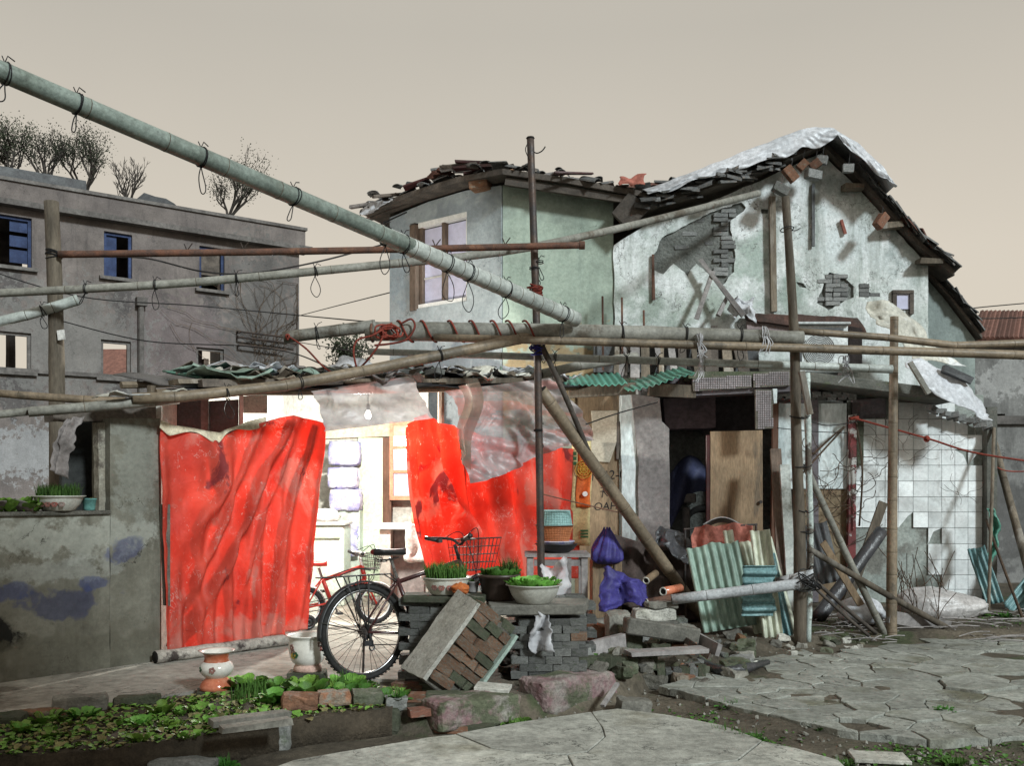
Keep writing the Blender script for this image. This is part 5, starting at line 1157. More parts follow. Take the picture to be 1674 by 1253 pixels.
# posts and rails carrying it
for (px, d) in ((268, .45), (740, .42), (935, .45)):
    b_ = RF(px, d); m = MB(); m.tube([(b_.x, b_.y, 0), (b_.x, b_.y, b_.z - .01)], .035, 7); m.out('post', MATS['old_wood'], shed)
for (pa, pb, d, l_) in ((262, 535, .08, -.04), (530, 935, .12, -.04), (262, 530, .9, -.05), (270, 520, .4, -.06)):
    m = MB(); m.tube([RF(pa, d, l_), RF((pa + pb) / 2, d, l_ + .01), RF(pb, d, l_)], .03, 7); m.out('rail', MATS['bamboo_tan'], shed)
m = MB(); q0, q1 = RF(258, .02, -.05), RF(300, .02, -.1)
sheet(lambda u, v: RF(150 + 130 * u, -.05 + .3 * v, -.02 - .06 * v + .02 * math.sin(u * 9)), 20, 6, 'roof_plastic', MATS['tarp_cream'], wr=.05, ws=8, parent=shed, seed=9)
# ================================================================== bamboo and pole framework
random.seed(61)
def loop(m_, c, d, r, drop, swing=.0, wr=.0036):
    """wire tied round a pole at c (direction d, radius r) and hanging in a teardrop loop"""
    d = Vector(d).normalized(); m_.ring(c, r + .004, wr * 1.2, d, 16, 5); m_.ring(c + d * .012, r + .004, wr, d + Vector((rnd(-.2, .2), 0, rnd(-.2, .2))), 16, 5)
    b = c - Vector((0, 0, r)); s_ = Vector((d.x, d.y, 0)).normalized() if abs(d.z) < .9 else Vector((1, 0, 0)); k = drop * .32 * rnd(.6, 1.1)
    tw = rnd(-.6, .6); s2 = Vector((s_.x * math.cos(tw) - s_.y * math.sin(tw), s_.x * math.sin(tw) + s_.y * math.cos(tw), 0)); pts = []
    for i in range(25):
        a = .25 + (6.283 - .5) * i / 24; pts.append(b + s2 * (k * math.sin(a) * abs(math.sin(a / 2)) ** 1.3 * (1 + .25 * math.sin(a * 2 + k * 90)) + swing * (1 - math.cos(a)) / 2) - Vector((0, 0, drop * (1 - math.cos(a)) / 2)))
    m_.tube(pts, wr, 5)
    t = c + Vector((0, 0, r)); m_.tube([t, t + Vector((.02, -.01, .03)), t + s_ * .05 + Vector((0, 0, rnd(.01, .05)))], wr, 4); m_.tube([t, t + Vector((-.02, .01, .04))], wr, 4)
def pole(name, pts, r0, r1, mat, label, cat='pole', node=.36, loops=(), group=None, bam=True, loopdrop=.18, n=10, bendper=10, extra=None):
    """pts: photo column, row and distance, or Vectors"""
    pts = [P(*q) if not isinstance(q, Vector) else q for q in pts]; L = [pts[0]]; sp = spline(pts, bendper); ln = [0]
    for a, b in zip(sp, sp[1:]): ln.append(ln[-1] + (b - a).length)
    tot = ln[-1]
    def pos(s_):
        for i in range(len(ln) - 1):
            if s_ <= ln[i + 1]: return sp[i].lerp(sp[i + 1], (s_ - ln[i]) / max(1e-6, ln[i + 1] - ln[i]))
        return sp[-1]
    st = []; mis = []
    if bam:
        s_ = rnd(.05, node); nodes = []
        while s_ < tot - .02: nodes.append(s_); s_ += node * rnd(.85, 1.2)
        ev = [(0, 1, 0)]
        for q in nodes: ev += [(q - .025, 1.0, 0), (q - .006, 1.03, 0), (q - .0025, 1.01, 1), (q + .0025, 1.02, 0), (q + .006, 1.04, 0), (q + .03, 1.0, 0)]
        ev.append((tot, 1, 0)); ev.sort(key=lambda t_: t_[0]); ev = [e_ for e_ in ev if 0 <= e_[0] <= tot]
    else:
        k = max(6, int(tot / .12)); ev = [(tot * i / k, 1 + .07 * nz((i * .5, r0 * 100, 0), 1), 0) for i in range(k + 1)]
    P_ = [pos(e_[0]) for e_ in ev]; Rr = [(r0 + (r1 - r0) * e_[0] / tot) * e_[1] for e_ in ev]; mis = [e_[2] for e_ in ev]
    t = T(name, label, cat, min((P_[0], P_[-1]), key=lambda q: q.z), group)
    m_ = MB(); m_.tube(P_, Rr, n, mis=mis, capmi=2 if bam else 0); m_.out('shaft', [MATS[mat], MATS['bamboo_node'], MATS['hollow']] if bam else MATS[mat], t, smooth=True)
    for px in loops:
        best = min(range(200), key=lambda i: abs((pos(tot * i / 199).x / pos(tot * i / 199).y) * F + CX - px)); s_ = tot * best / 199; c = pos(s_); d = (pos(min(tot, s_ + .02)) - pos(max(0, s_ - .02))).normalized()
        m_ = MB(); loop(m_, c, d, r0 + (r1 - r0) * s_ / tot, loopdrop * rnd(.45, 1.05), rnd(-.05, .05)); m_.out('wire_loop', MATS['black_wire'], t, smooth=True)
    return t, pos, tot
t, pos, tot = pole('bamboo_pole', [(-70, 86, 4.9), (690, 411, 7.4)], .053, .062, 'bamboo_green', 'thick pale green bamboo pole slanting down across the sky', node=.42, loops=(6, 125, 330, 478), loopdrop=.16, n=20)
t, pos, tot = pole('bamboo_pole', [(630, 386, 7.15), (942, 523, 8.62)], .067, .067, 'bamboo_pale', 'pale wrapped bamboo end resting on the rope-wound pole', node=.13, loops=(628, 660, 730, 765, 828, 920), loopdrop=.26, n=20)
t, pos, tot = pole('rope_pole', [(598, 542, 8.72), (950, 544, 8.74), (1312, 553, 8.8)], .088, .062, 'bamboo_grey', 'thick weathered grey pole wound with red rope beside the metal post', bam=False, loops=(1015, 1120, 1210), n=16)
m = MB(); m.ring(pos(.06), .09, .012, (1, 0, 0), 20, 6); m.out('collar', MATS['rust'], t)
rp_ = T('rope', 'red rope wound round the grey pole and sagging in a loop', 'rope', P(640, 560, 8.6))     # rope wound along the pole and hanging in a bight
for i, px in enumerate((662, 700, 745, 780, 815, 840, 868)):
    c = P(px, 542, 8.72); pts = [c + Vector((.075 * (a / 14 - .5) * 2, -.094 * math.sin(a / 14 * math.pi * 1.15 - .25), .094 * math.cos(a / 14 * math.pi * 1.15 - .25))) for a in range(15)]; m = MB(); m.tube(pts, .0095, 6); m.out('winding', MATS['red_rope'], rp_, smooth=True)
for bt in ([P(470, 549, 8.5), P(500, 570, 8.5), P(535, 605, 8.5), P(565, 613, 8.5), P(590, 600, 8.5), P(612, 575, 8.5), P(628, 548, 8.55), P(640, 528, 8.6)], [P(640, 530, 8.6), P(610, 548, 8.5), P(585, 556, 8.5), P(578, 575, 8.5), P(583, 602, 8.48)], [P(655, 530, 8.6), P(672, 522, 8.6), P(678, 535, 8.58), P(665, 555, 8.55), P(640, 562, 8.55), P(612, 565, 8.55)]):
    m = MB(); m.tube(spline(bt, 6), .0095, 6); m.out('bight', MATS['red_rope'], rp_, smooth=True)
pts = []
for k in range(40):
    q = k * .9; pts.append(P(636 + 16 * math.cos(q) + rnd(-9, 9), 544 + 9 * math.sin(q) + rnd(-5, 5), 8.6 - .03 * (k % 3)))
m = MB(); m.tube(spline(pts, 4), .0085, 6); m.out('tangle', MATS['red_rope'], rp_, smooth=True)
m = MB(); m.tube(spline([P(470 + 3 * math.sin(k * 2.1), 551 + 5 * math.cos(k * 2.1), 8.5 - .05 * math.cos(k * 1.3)) for k in range(14)], 3), .0085, 6); m.out('knot', MATS['red_rope'], rp_, smooth=True)
pole('bamboo_pole', [(463, 552, 8.55), (614, 533, 8.7)], .052, .056, 'bamboo_grey', 'short grey bamboo stub pushed into the rope-wound pole end', node=.3, loops=(517,), n=12)
pole('bamboo_pole', [(-50, 482, 8.0), (300, 463, 8.1), (625, 433, 8.5), (740, 422, 8.8), (880, 402, 9.45), (1060, 362, 10.8), (1240, 316, 12.2)], .034, .042, 'bamboo_grey', 'long thin grey bamboo running from the wooden post up to the roof eaves', node=.5, loops=(140, 252, 385, 512), n=12)
t, pos, tot = pole('rusty_pipe', [(96, 416, 8.24), (500, 411, 8.45), (954, 401, 8.78)], .03, .03, 'rust', 'thin rusty iron pipe between the wooden post and the metal post', bam=False, n=10)
m = MB()
for px, py in ((305, 414), (397, 412), (711, 407), (825, 404)):
    c = P(px, py, 8.24 + .54 * (px - 96) / 858) + Vector((0, 0, .03)); m.tube([c, c + Vector((-.02, 0, .05))], .005, 4); m.tube([c + Vector((.01, 0, 0)), c + Vector((.05, 0, .055))], .005, 4)
m.out('hook_wires', MATS['dark_metal'], t); m = MB(); m.lathe([(.03, -.02), (.038, -.02), (.038, .03), (.03, .03)], pos(tot - .02), 14, ax=Matrix.Rotation(R(90), 3, 'Y')); m.out('pipe_socket', MATS['rust'], t)
pole('bamboo_pole', [(709, 552, 8.62), (1100, 563, 8.7), (1740, 583, 8.86)], .034, .042, 'bamboo_tan', 'long tan bamboo crossing in front of the house to the wall beyond', node=.6, n=14)
pole('bamboo_pole', [(216, 652, 7.25), (390, 642, 7.6), (620, 602, 8.15), (930, 537, 8.86)], .042, .05, 'bamboo_tan', 'brown bamboo rail rising along the shed eaves to the metal post', node=.75, loops=(370, 490, 720), n=14)
pole('bamboo_pole', [(46, 674, 6.95), (180, 663, 7.2), (292, 652, 7.45)], .036, .04, 'bamboo_grey', 'stubby dark bamboo end jutting out above the ledge', node=.5, n=12)
pole('bamboo_pole', [(-40, 640, 7.5), (90, 651, 7.6), (205, 657, 7.75)], .03, .034, 'bamboo_tan', 'tan bamboo behind the stubby ends at the yard wall', node=.5, n=10)
pole('bamboo_pole', [(-40, 682, 6.95), (55, 672, 7.02)], .028, .03, 'bamboo_grey', 'thin bamboo tucked under the stubby dark bamboo', node=.5, n=10)
pole('bamboo_pole', [(-30, 533, 8.1), (60, 511, 8.2), (128, 490, 8.32)], .042, .046, 'bamboo_pale', 'short whitish bamboo tied behind the wooden post', node=.2, loops=(68,), n=12)
pole('bamboo_pole', [(602, 575, 8.95), (1000, 588, 9.0), (1458, 604, 9.1)], .03, .04, 'bamboo_pale', 'pale whitewashed bamboo running below the rope-wound pole to the bamboo upright', node=.45, loops=(905, 1025, 1075), n=12)
pole('bamboo_pole', [(1293, 541, 8.9), (1460, 553, 8.92), (1558, 565, 8.94), (1740, 558, 9.0)], .03, .038, 'bamboo_tan', 'thin brown bamboo above the long one at the bamboo upright', node=.6, n=10)
pole('bamboo_pole', [(884, 638, 8.92), (1150, 1014, 10.0)], .058, .062, 'bamboo_tan', 'thick slanting bamboo strut propped from the metal post to the ground', node=.45, n=16)
pole('wooden_stick', [(886, 566, 8.8), (925, 650, 8.95), (966, 748, 9.2)], .026, .024, 'dark_wood', 'thin dark stick tied from the metal post to the strut', bam=False, n=8)
pole('bamboo_pole', [(884, 612, 9.05), (960, 596, 9.3), (1040, 584, 9.6)], .045, .05, 'bamboo_grey', 'faded bamboo stub behind the metal post over the porch roof', node=.5, n=10)
# uprights
zt = gh(.25, 8.85)
t, pos, tot = pole('metal_post', [Vector((.272, 8.85, zt - .05)), P(884, 900, 8.85), P(878, 560, 8.85), P(867, 224, 8.85)], .034, .033, 'dark_metal', 'tall dark metal post rising above the roofs', bam=False, n=12)
m = MB(); c = P(868, 245, 8.85); m.tube(spline([c, c + Vector((.05, 0, -.03)), c + Vector((.1, 0, -.01)), c + Vector((.13, 0, .03))], 5), .006, 5); m.ring(P(867, 226, 8.85), .034, .006, (0, 0, 1), 14, 5); m.tube(spline([P(864, 232, 8.82), P(859, 245, 8.82), P(866, 262, 8.82)], 5), .004, 4); m.out('wire_hook', MATS['black_wire'], t)
m = MB()
for k in range(16):
    c = P(876 + rnd(-3, 3), 468 + k * 1.6, 8.85); m.ring(c, .045 + rnd(0, .02), .007, (rnd(-.5, .5), rnd(-.3, .3), 1), 14, 5)
m.out('red_lashing', MATS['red_rope'], t)
m = MB()
for k in range(14):
    c = P(879 + rnd(-2, 2), 548 + k * 2.4, 8.85); m.ring(c, .05 + rnd(0, .03), .006, (rnd(-.7, .7), rnd(-.3, .3), 1), 14, 5)
m.out('blue_lashing', MATS['blue_cord'], t)
m = MB()
for (px, py) in ((873, 440), (881, 430), (880, 705), (884, 565), (872, 540)): loop(m, P(px, py, 8.85), (0, 0, 1), .036, .12, .03, .004)
m.out('wire_ties', MATS['black_wire'], t)
t, pos, tot = pole('wooden_post', [P(84, 330, 8.3), P(90, 480, 8.3), P(93, 640, 8.3), Vector((P(95, 800, 8.3).x, 8.3, -.05))], .058, .072, 'old_wood', 'thick weathered wooden post behind the yard wall', bam=False, n=14)
m = MB()
for k in range(6): m.ring(P(88, 413 + k * 1.4, 8.3), .066, .005, (rnd(-.3, .3), rnd(-.3, .3), 1), 14, 5)
m.out('wire_binding', MATS['black_wire'], t); m = MB(); m.bar(P(99, 540, 8.225), P(101, 556, 8.22), .06, .012, up=(0, 1, 0)); m.out('paper_label', MATS['cloth_white'], t)
pj = G(1308, 1047, -.02)
t, pos, tot = pole('wooden_post', [P(1284, 322, pj.y), P(1292, 440, pj.y), P(1299, 570, pj.y), P(1302, 720, pj.y), P(1307, 880, pj.y), Vector((pj.x, pj.y, -.08))], .036, .06, 'old_wood', 'crooked wooden post standing in front of the plywood door', bam=False, n=12)
m = MB()
for py in (375, 560, 682, 762, 835, 870):
    c = P(1284 + (py - 322) * .05, py, pj.y); m.ring(c, .06, .005, (rnd(-.2, .2), rnd(-.3, .3), 1), 14, 5); m.tube(spline([c, c + Vector((.06, -.03, -.02)), c + Vector((.12, 0, .01))], 4), .004, 4)
m.out('wire_ties', MATS['black_wire'], t)
m = MB(); pp = [P(1319, 610, pj.y + .1), P(1322, 760, pj.y + .1), P(1325, 900, pj.y + .1), Vector((pj.x + .1, pj.y + .1, -.05))]; m.tube(spline(pp, 8), [.03 + .006 * nz((i * .7, 0, 0), 1) for i in range(25)], 9); m.out('pale_post', M('flaky_pale', (.52, .58, .55), (.40, .46, .43), (.10, .085, .07), sc=5, thr3=(.52, .57), bump=.6), None, 'pale flaking post tied beside the crooked wooden post', 'post', smooth=True)
pk = G(1457, 1042, -.06)
pole('bamboo_pole', [Vector((pk.x, pk.y, -.1)), P(1459, 800, pk.y), P(1462, 518, pk.y)], .052, .037, 'bamboo_tan', 'upright bamboo pole standing at the edge of the cracked paving', node=.24, n=18)
m = MB(); m.bar(P(1310, 607, 8.7), P(1325, 678, 8.72), .05, .035, up=(0, 1, 0), j=.004); m.out('short_board', MATS['old_wood'], None, 'short grey board nailed to the crooked wooden post top', 'board')
# lashings of white twine
for (px, py, Y) in ((1142, 556, 8.68), (1145, 590, 9.0), (1250, 545, 8.75), (1380, 592, 9.05)):
    m = MB()
    for k in range(7):
        c = P(px + rnd(-4, 4), py, Y); m.ring(c, .05 + rnd(0, .012), .004, (1, rnd(-.3, .3), rnd(-.3, .3)), 14, 4); m.tube(spline([c + Vector((0, -.04, -.03)), c + Vector((rnd(-.05, .05), -.05, -.1)), c + Vector((rnd(-.07, .07), -.04, -rnd(.12, .22)))], 4), .004, 4)
    m.out('twine_lashing', MATS['white_cord'], None, 'frayed white twine lashing on a bamboo in front of the house', 'twine', 'white twine lashings')
# whitewashed bamboo low in front of the corrugated sheets
pole('bamboo_pole', [(1098, 981, 8.75), (1328, 953, 8.68)], .046, .05, 'bamboo_white', 'whitewashed bamboo lying across the leaning corrugated sheets', node=.4, n=14)
pole('bamboo_pole', [(1270, 953, 8.86), (1332, 940, 8.72)], .045, .05, 'bamboo_white', 'short whitewashed bamboo end tied to the crooked post', node=.4, n=12)
m = MB()
for k in range(10): m.ring(P(1318 + rnd(-5, 8), 952 + rnd(-8, 8), 8.7), .08 + rnd(0, .03), .006, (rnd(-1, 1), rnd(-.5, .5), rnd(-1, 1)), 16, 5)
m.out('wire_bundle', MATS['black_wire'], None, 'bundle of black wire lashing the whitewashed bamboo ends', 'wire')
# leaning sticks at the right
def stick(p0, p1, r, mt, label, name='leaning_stick', bam=False, flat=False):
    if flat:
        m_ = MB(); m_.bar(p0, p1, r * 2.4, r, up=(0, 1, 0), j=.004); return m_.out(name, MATS[mt], None, label, 'plank')
    return pole(name, [p0, p0.lerp(p1, .5) + Vector((0, 0, -.01)), p1], r, r * .9, mt, label, 'stick', bam=bam, n=9, node=.4)
stick(G(1447, 1040, -.05), P(1316, 762, 9.0), .035, 'bamboo_grey', 'grey pole leaning from the upright bamboo to the crooked post', 'leaning_pole', True)
stick(G(1560, 1034, -.05), P(1322, 898, 8.95), .032, 'old_wood', 'long low wooden stick sloping from the post to the plastic sack')
stick(G(1428, 1024, 0), P(1345, 888, 9.4), .028, 'plywood', 'yellowish batten leaning behind the crossed poles', flat=True)
stick(G(1335, 1014, 0), P(1442, 868, 10.4), .075, 'cover_black', 'thick dark pipe leaning behind the upright bamboo', 'dark_pipe')
stick(G(1380, 1000, 0), P(1444, 822, 10.9), .04, 'old_wood', 'brown timber leaning on the tiled wall', flat=True)
stick(G(1432, 1036, -.02), P(1330, 948, 8.85), .02, 'dark_wood', 'thin dark stick from the wire bundle to the upright bamboo foot')
stick(G(1420, 1040, -.02), P(1328, 958, 8.85), .016, 'dark_wood', 'thinnest dark stick beneath the crossed poles')
stick(G(1550, 1026, -.03), P(1452, 1008, 9.3), .05, 'grey_board', 'flat grey plank lying beside the plastic sack', flat=True)
stick(G(1283, 1000, 0), P(1268, 735, 11.2), .05, 'window_wood', 'brown plank leaning in the doorway jamb', flat=True)
stick(G(1296, 1000, 0), P(1282, 760, 11.0), .045, 'bamboo_pale', 'pale plank leaning beside the brown plank', flat=True)
stick(G(1700, 1000, 0), P(1624, 720, 12.6), .05, 'old_wood', 'slanting grey timber against the dark rear wall')
# ropes and wires
def wire(pts, r, mt, label, cat='wire', sag=0):
    m_ = MB(); m_.tube(spline(pts, 8), r, 5); return m_.out('wire' if cat == 'wire' else 'rope', MATS[mt], None, label, cat, smooth=True)
wire([P(1396, 684, 11.45), P(1515, 717, 11.2), P(1600, 742, 11.0), P(1760, 765, 10.8)], .012, 'red_rope', 'red rope stretched across the white tiles', 'rope')
m = MB()
for k in range(5): m.ring(P(1396, 684, 11.5), .05, .011, (rnd(-.3, .3), rnd(-.2, .2), 1), 14, 5); m.ring(P(1515, 718, 11.2), .03, .01, (1, rnd(-1, 1), rnd(-1, 1)), 12, 5)
m.out('rope_knot', MATS['red_rope'], None, 'knots of the red rope at the flaky post', 'rope')
wire([P(1620, 757, 12), P(1650, 771, 12), P(1740, 768, 12)], .008, 'red_rope', 'short red cord on the dark rear wall', 'rope')
wire([P(99, 420, 8.3), P(235, 422, 12), P(330, 444, 12), P(410, 447, 12), P(520, 428, 12), P(640, 396, 12.5)], .011, 'black_wire', 'sagging black cable below the rusty pipe')
wire([P(-40, 435, 20), P(130, 485, 20), P(320, 500, 20), P(490, 516, 20), P(640, 530, 14)], .012, 'black_wire', 'black cable crossing the derelict block')
wire([P(100, 525, 20), P(240, 558, 20), P(400, 566, 20), P(480, 578, 18), P(560, 612, 12)], .012, 'black_wire', 'lower black cable crossing the derelict block')
wire([P(487, 517, 22), P(560, 498, 18), P(640, 478, 14)], .009, 'black_wire', 'thin cable from the block to the grey house wall')
wire([P(490, 560, 22), P(560, 572, 18), P(602, 575, 9.2)], .009, 'black_wire', 'thin cable running to the pale bamboo end')
wire([P(598, 384, 13.8), P(625, 366, 13.6), P(665, 347, 13.4)], .012, 'black_wire', 'dark cable at the low roof corner')
wire([P(1540, 512, 15), P(1600, 503, 20), P(1700, 494, 22)], .012, 'black_wire', 'upper overhead cable beyond the lean-to roof')
wire([P(1560, 512, 15), P(1610, 521, 20), P(1700, 518, 22)], .012, 'black_wire', 'lower overhead cable beyond the lean-to roof')
wire([P(958, 694, 9.2), P(1010, 676, 10), P(1075, 658, 11.2)], .007, 'black_wire', 'black cable from the thin stick to the doorway lintel')
wire([P(885, 808, 8.9), P(950, 824, 9.2), P(1010, 838, 9.3)], .006, 'rust', 'rusty wire from the metal post to the strut')
wire([P(1310, 682, 8.9), P(1350, 696, 10), P(1400, 690, 11.4)], .006, 'black_wire', 'thin wire from the crooked post to the flaky post')
wire([P(1270, 700, 11.3), P(1330, 706, 11.3), P(1385, 708, 11.4)], .005, 'black_wire', 'thin wire across the white sheet panel')
# dead vines on the lower front
random.seed(77); m = MB()
for k in range(60):
    big = k < 36
    x, y = (rnd(1318, 1395), rnd(740, 900)) if big else (rnd(1400, 1605), rnd(690, 800)); ang = rnd(0, 6.28); pts = []
    for q in range(10):
        pts.append(LF.pw(x, y, .09 + .05 * nz((x * .05, y * .05, k), 1) + (.06 if big else .0))); ang += rnd(-.7, .7); st_ = rnd(5, 11); x += math.cos(ang) * st_; y += math.sin(ang) * st_ * .8; x = min(max(x, 1300), 1608); y = min(max(y, 680), 960)
    m.tube(spline(pts, 3), .0045 if big else .0022, 4)
for a, b in (((1320, 745), (1372, 700)), ((1372, 700), (1300, 780)), ((1390, 692), (1396, 860))): m.tube(spline([LF.pw(*a, .2), LF.pw((a[0] + b[0]) / 2 + 6, (a[1] + b[1]) / 2 - 8, .22), LF.pw(*b, .18)], 6), .012, 5)
m.out('dead_vines', MATS['vine'], kind='stuff', label='tangle of dead brown vines on the lower front', smooth=True)
# ================================================================== bicycles
def bicycle(name, label, base, yaw, s=1.0, kid=False, lean=0):
    t = T(name, label, 'bicycle', (0, 0, 0)); fr = 'red_paint' if kid else 'maroon_paint'; wr = .338 * s; RA = Vector((0, 0, wr)); FA = Vector((1.06 * s, 0, wr))
    if kid: wr = .2; RA = Vector((0, 0, wr)); FA = Vector((.72, 0, wr)); s = .62
    BBk = Vector((.44 * s, 0, .29 * s + (.06 if kid else 0))); SC = Vector((.285 * s, 0, .70 * s + (.05 if kid else 0))); ST = SC + Vector((-.05 * s, 0, .15 * s)); HT = Vector((FA.x - .22 * s, 0, .80 * s + (.08 if kid else 0))); HB = Vector((FA.x - .17 * s, 0, .64 * s + (.05 if kid else 0)))
    def wheel(c, nm, gear):
        m_ = MB(); m_.ring(c, wr - .022, .022 if not kid else .026, (0, 1, 0), 48, 8); w_ = m_.out(nm, MATS['rubber'], t, smooth=True)
        m_ = MB()
        for k in range(64 if not kid else 40):
            a = 2 * math.pi * k / (64 if not kid else 40); d = Vector((math.cos(a), 0, math.sin(a))); tn = Vector((-d.z, 0, d.x)); m_.box(c + d * (wr + .0015), (.004, .030, .012), Matrix((d, Vector((0, 1, 0)), tn)).transposed())
        m_.out('tread', MATS['rubber'], w_, kind='stuff')
        m_ = MB(); m_.ring(c, wr - .045, .011, (0, 1, 0), 48, 6); m_.out('rim', MATS['steel'] if not kid else MATS['white_paint'], w_, smooth=True)
        m_ = MB(); n = 36 if not kid else 20
        for k in range(n):
            a = 2 * math.pi * k / n; sd_ = 1 if k % 2 else -1; a2 = a + (.9 if k % 4 < 2 else -.9); m_.tube([c + Vector((math.cos(a2) * .022, .03 * sd_, math.sin(a2) * .022)), c + Vector((math.cos(a) * (wr - .05), 0, math.sin(a) * (wr - .05)))], .0018, 4, cap=False)
        m_.out('spokes', MATS['dark_metal'] if not kid else MATS['steel'], w_)
        m_ = MB(); m_.tube([c + Vector((0, -.055, 0)), c + Vector((0, .055, 0))], .02, 12); m_.out('hub', MATS['dark_metal'], w_)
        if gear:
            m_ = MB()
            for k in range(5):
                for q in range(22 - 2 * k):
                    a = 6.2832 * q / (22 - 2 * k); m_.box(c + Vector((math.cos(a) * (.052 - .007 * k), -.03 - .006 * k, math.sin(a) * (.052 - .007 * k))), (.009, .003, .009), Matrix.Rotation(-a, 3, 'Y'))
                m_.ring(c + Vector((0, -.03 - .006 * k, 0)), .047 - .007 * k, .003, (0, 1, 0), 22, 5)
            m_.out('cassette', MATS['dark_metal'], w_)
        return w_
    wheel(RA, 'rear_wheel', not kid); wheel(FA, 'front_wheel', False)
    m_ = MB(); rt = .016 * (1.25 if kid else 1)
    m_.tube([BBk, SC], rt, 10); m_.tube([SC + Vector((0, 0, -.03)), HT], rt, 10); m_.tube([BBk, HB], rt * 1.1, 10); m_.tube([HT, HB], rt * 1.15, 10)
    for y in (-1, 1):
        m_.tube([RA + Vector((0, .06 * y, 0)), BBk + Vector((-.03, .045 * y, 0)), BBk], .009, 8); m_.tube([RA + Vector((0, .06 * y, 0)), RA.lerp(SC, .55) + Vector((0, .045 * y, 0)), SC + Vector((0, .015 * y, -.02))], .008, 8)
        m_.tube([FA + Vector((0, .055 * y, 0)), HB + Vector((.01, .05 * y, -.05)), HB], .011, 8)
    m_.out('frame', MATS[fr], t, smooth=True)
    m_ = MB(); m_.tube([SC, ST], .013, 8); m_.out('seat_post', MATS['steel'], t)
    m_ = MB(); L = .27 * s
    def sad(u, v):
        a = 2 * math.pi * u; x = (v - .5) * L; w_ = (.085 * (1 - v) ** .8 + .02) * (s * 1.0) * math.sqrt(max(0, 1 - (2 * v - 1) ** 8)); return ST + Vector((x - .0, math.cos(a) * w_, .03 + math.sin(a) * (.028 if math.sin(a) < 0 else .022) + .02 * (1 - v) ** 2 + .012 * v))
    m_.grid(sad, 18, 16); m_.out('saddle', MATS['black_plastic'] if not kid else MATS['red_paint'], t, smooth=True)
    if not kid:
        m_ = MB()
        for y in (-.035, .035): m_.tube([ST + Vector((-.1, y, .0)), ST + Vector((-.06, y, -.02)), ST + Vector((.08, y * .5, .0))], .004, 5); m_.ring(ST + Vector((-.07, y, -.025)), .016, .004, (0, 0, 1), 12, 5); m_.ring(ST + Vector((-.07, y, -.012)), .016, .004, (0, 0, 1), 12, 5)
        m_.out('saddle_springs', MATS['steel'], t)
    # mudguard
    def guard(c, a0, a1, nm):
        m_ = MB()
        def gf(u, v): a = a0 + (a1 - a0) * u; q = (v - .5) * 2; r_ = wr + .022 - .012 * q * q; return c + Vector((math.cos(a) * r_, q * .03, math.sin(a) * r_))
        m_.grid(gf, 36, 6); g_ = m_.out(nm, MATS['black_plastic'] if not kid else MATS['white_paint'], t, smooth=True, solid=.002)
        m_ = MB(); a = a1 - .25
        for y in (-.03, .03):
            for a in (a0 + .35, a1 - .35): m_.tube([c + Vector((0, y * 1.6, 0)), c + Vector((math.cos(a) * (wr + .015), y, math.sin(a) * (wr + .015)))], .0025, 4)
        m_.out('stay', MATS['steel'], g_)
    guard(RA, R(-15), R(185), 'rear_mudguard'); guard(FA, R(40), R(165), 'front_mudguard')
    # handlebar
    HS = HT + (HT - HB).normalized() * .13 * s * (1.3 if kid else 1); m_ = MB(); m_.tube([HT, HS], .013, 8); w_ = .29 * s * (1.1 if kid else 1)
    m_.tube(spline([HS + Vector((-.06 * s, -w_, .06 * s)), HS + Vector((.03, -.1 * s, .015 + .03 * s)), HS + Vector((.05 * s, 0, .0)), HS + Vector((.03, .1 * s, .015 + .03 * s)), HS + Vector((-.06 * s, w_, .06 * s))], 6), .011, 8); m_.out('handlebar', MATS['black_plastic'] if not kid else MATS['white_paint'], t, smooth=True)
    for y in (-1, 1):
        e_ = HS + Vector((-.06 * s, y * w_, .06 * s)); d_ = Vector((-.25, y, .2)).normalized()
        m_ = MB(); m_.tube([e_ - d_ * .11, e_ - d_ * .02, e_ + d_ * .01], [.016, .017, .018], 10); m_.out('grip', MATS['black_plastic'], t, smooth=True)
        m_ = MB(); m_.tube(spline([e_ - d_ * .13, e_ - d_ * .10 + Vector((.05, 0, -.01)), e_ - d_ * .01 + Vector((.055, 0, -.02))], 4), .005, 6); m_.box(e_ - d_ * .135, (.035, .03, .03)); m_.out('brake_lever', MATS['dark_metal'], t)
    m_ = MB(); q = HS + Vector((0, -.14 * s, .05)); m_.tube(spline([q, q + Vector((.12, 0, .06)), HB + Vector((.09, -.03, .1)), HB + Vector((.02, -.03, -.05))], 6), .0035, 5); q = HS + Vector((0, .14 * s, .05)); m_.tube(spline([q, q + Vector((.14, -.05, .03)), HB + Vector((.08, -.02, 0)), BBk.lerp(HB, .6)], 6), .0035, 5); m_.out('brake_cable', MATS['black_wire'], t)
    # wire basket in front
    m_ = MB(); bx_ = HS.x + .06; bz = HS.z - .20 * s; bw_, bd, bh = .18 * s, .25 * s, .24 * s
    for lv in range(5):
        q = lv / 4; k = .78 + .22 * q; z_ = bz + bh * q; m_.tube([(bx_, -bw_ * k, z_), (bx_ + bd * k, -bw_ * k, z_), (bx_ + bd * k, bw_ * k, z_), (bx_, bw_ * k, z_), (bx_, -bw_ * k, z_)], .0032 if lv < 4 else .005, 4, cap=False)
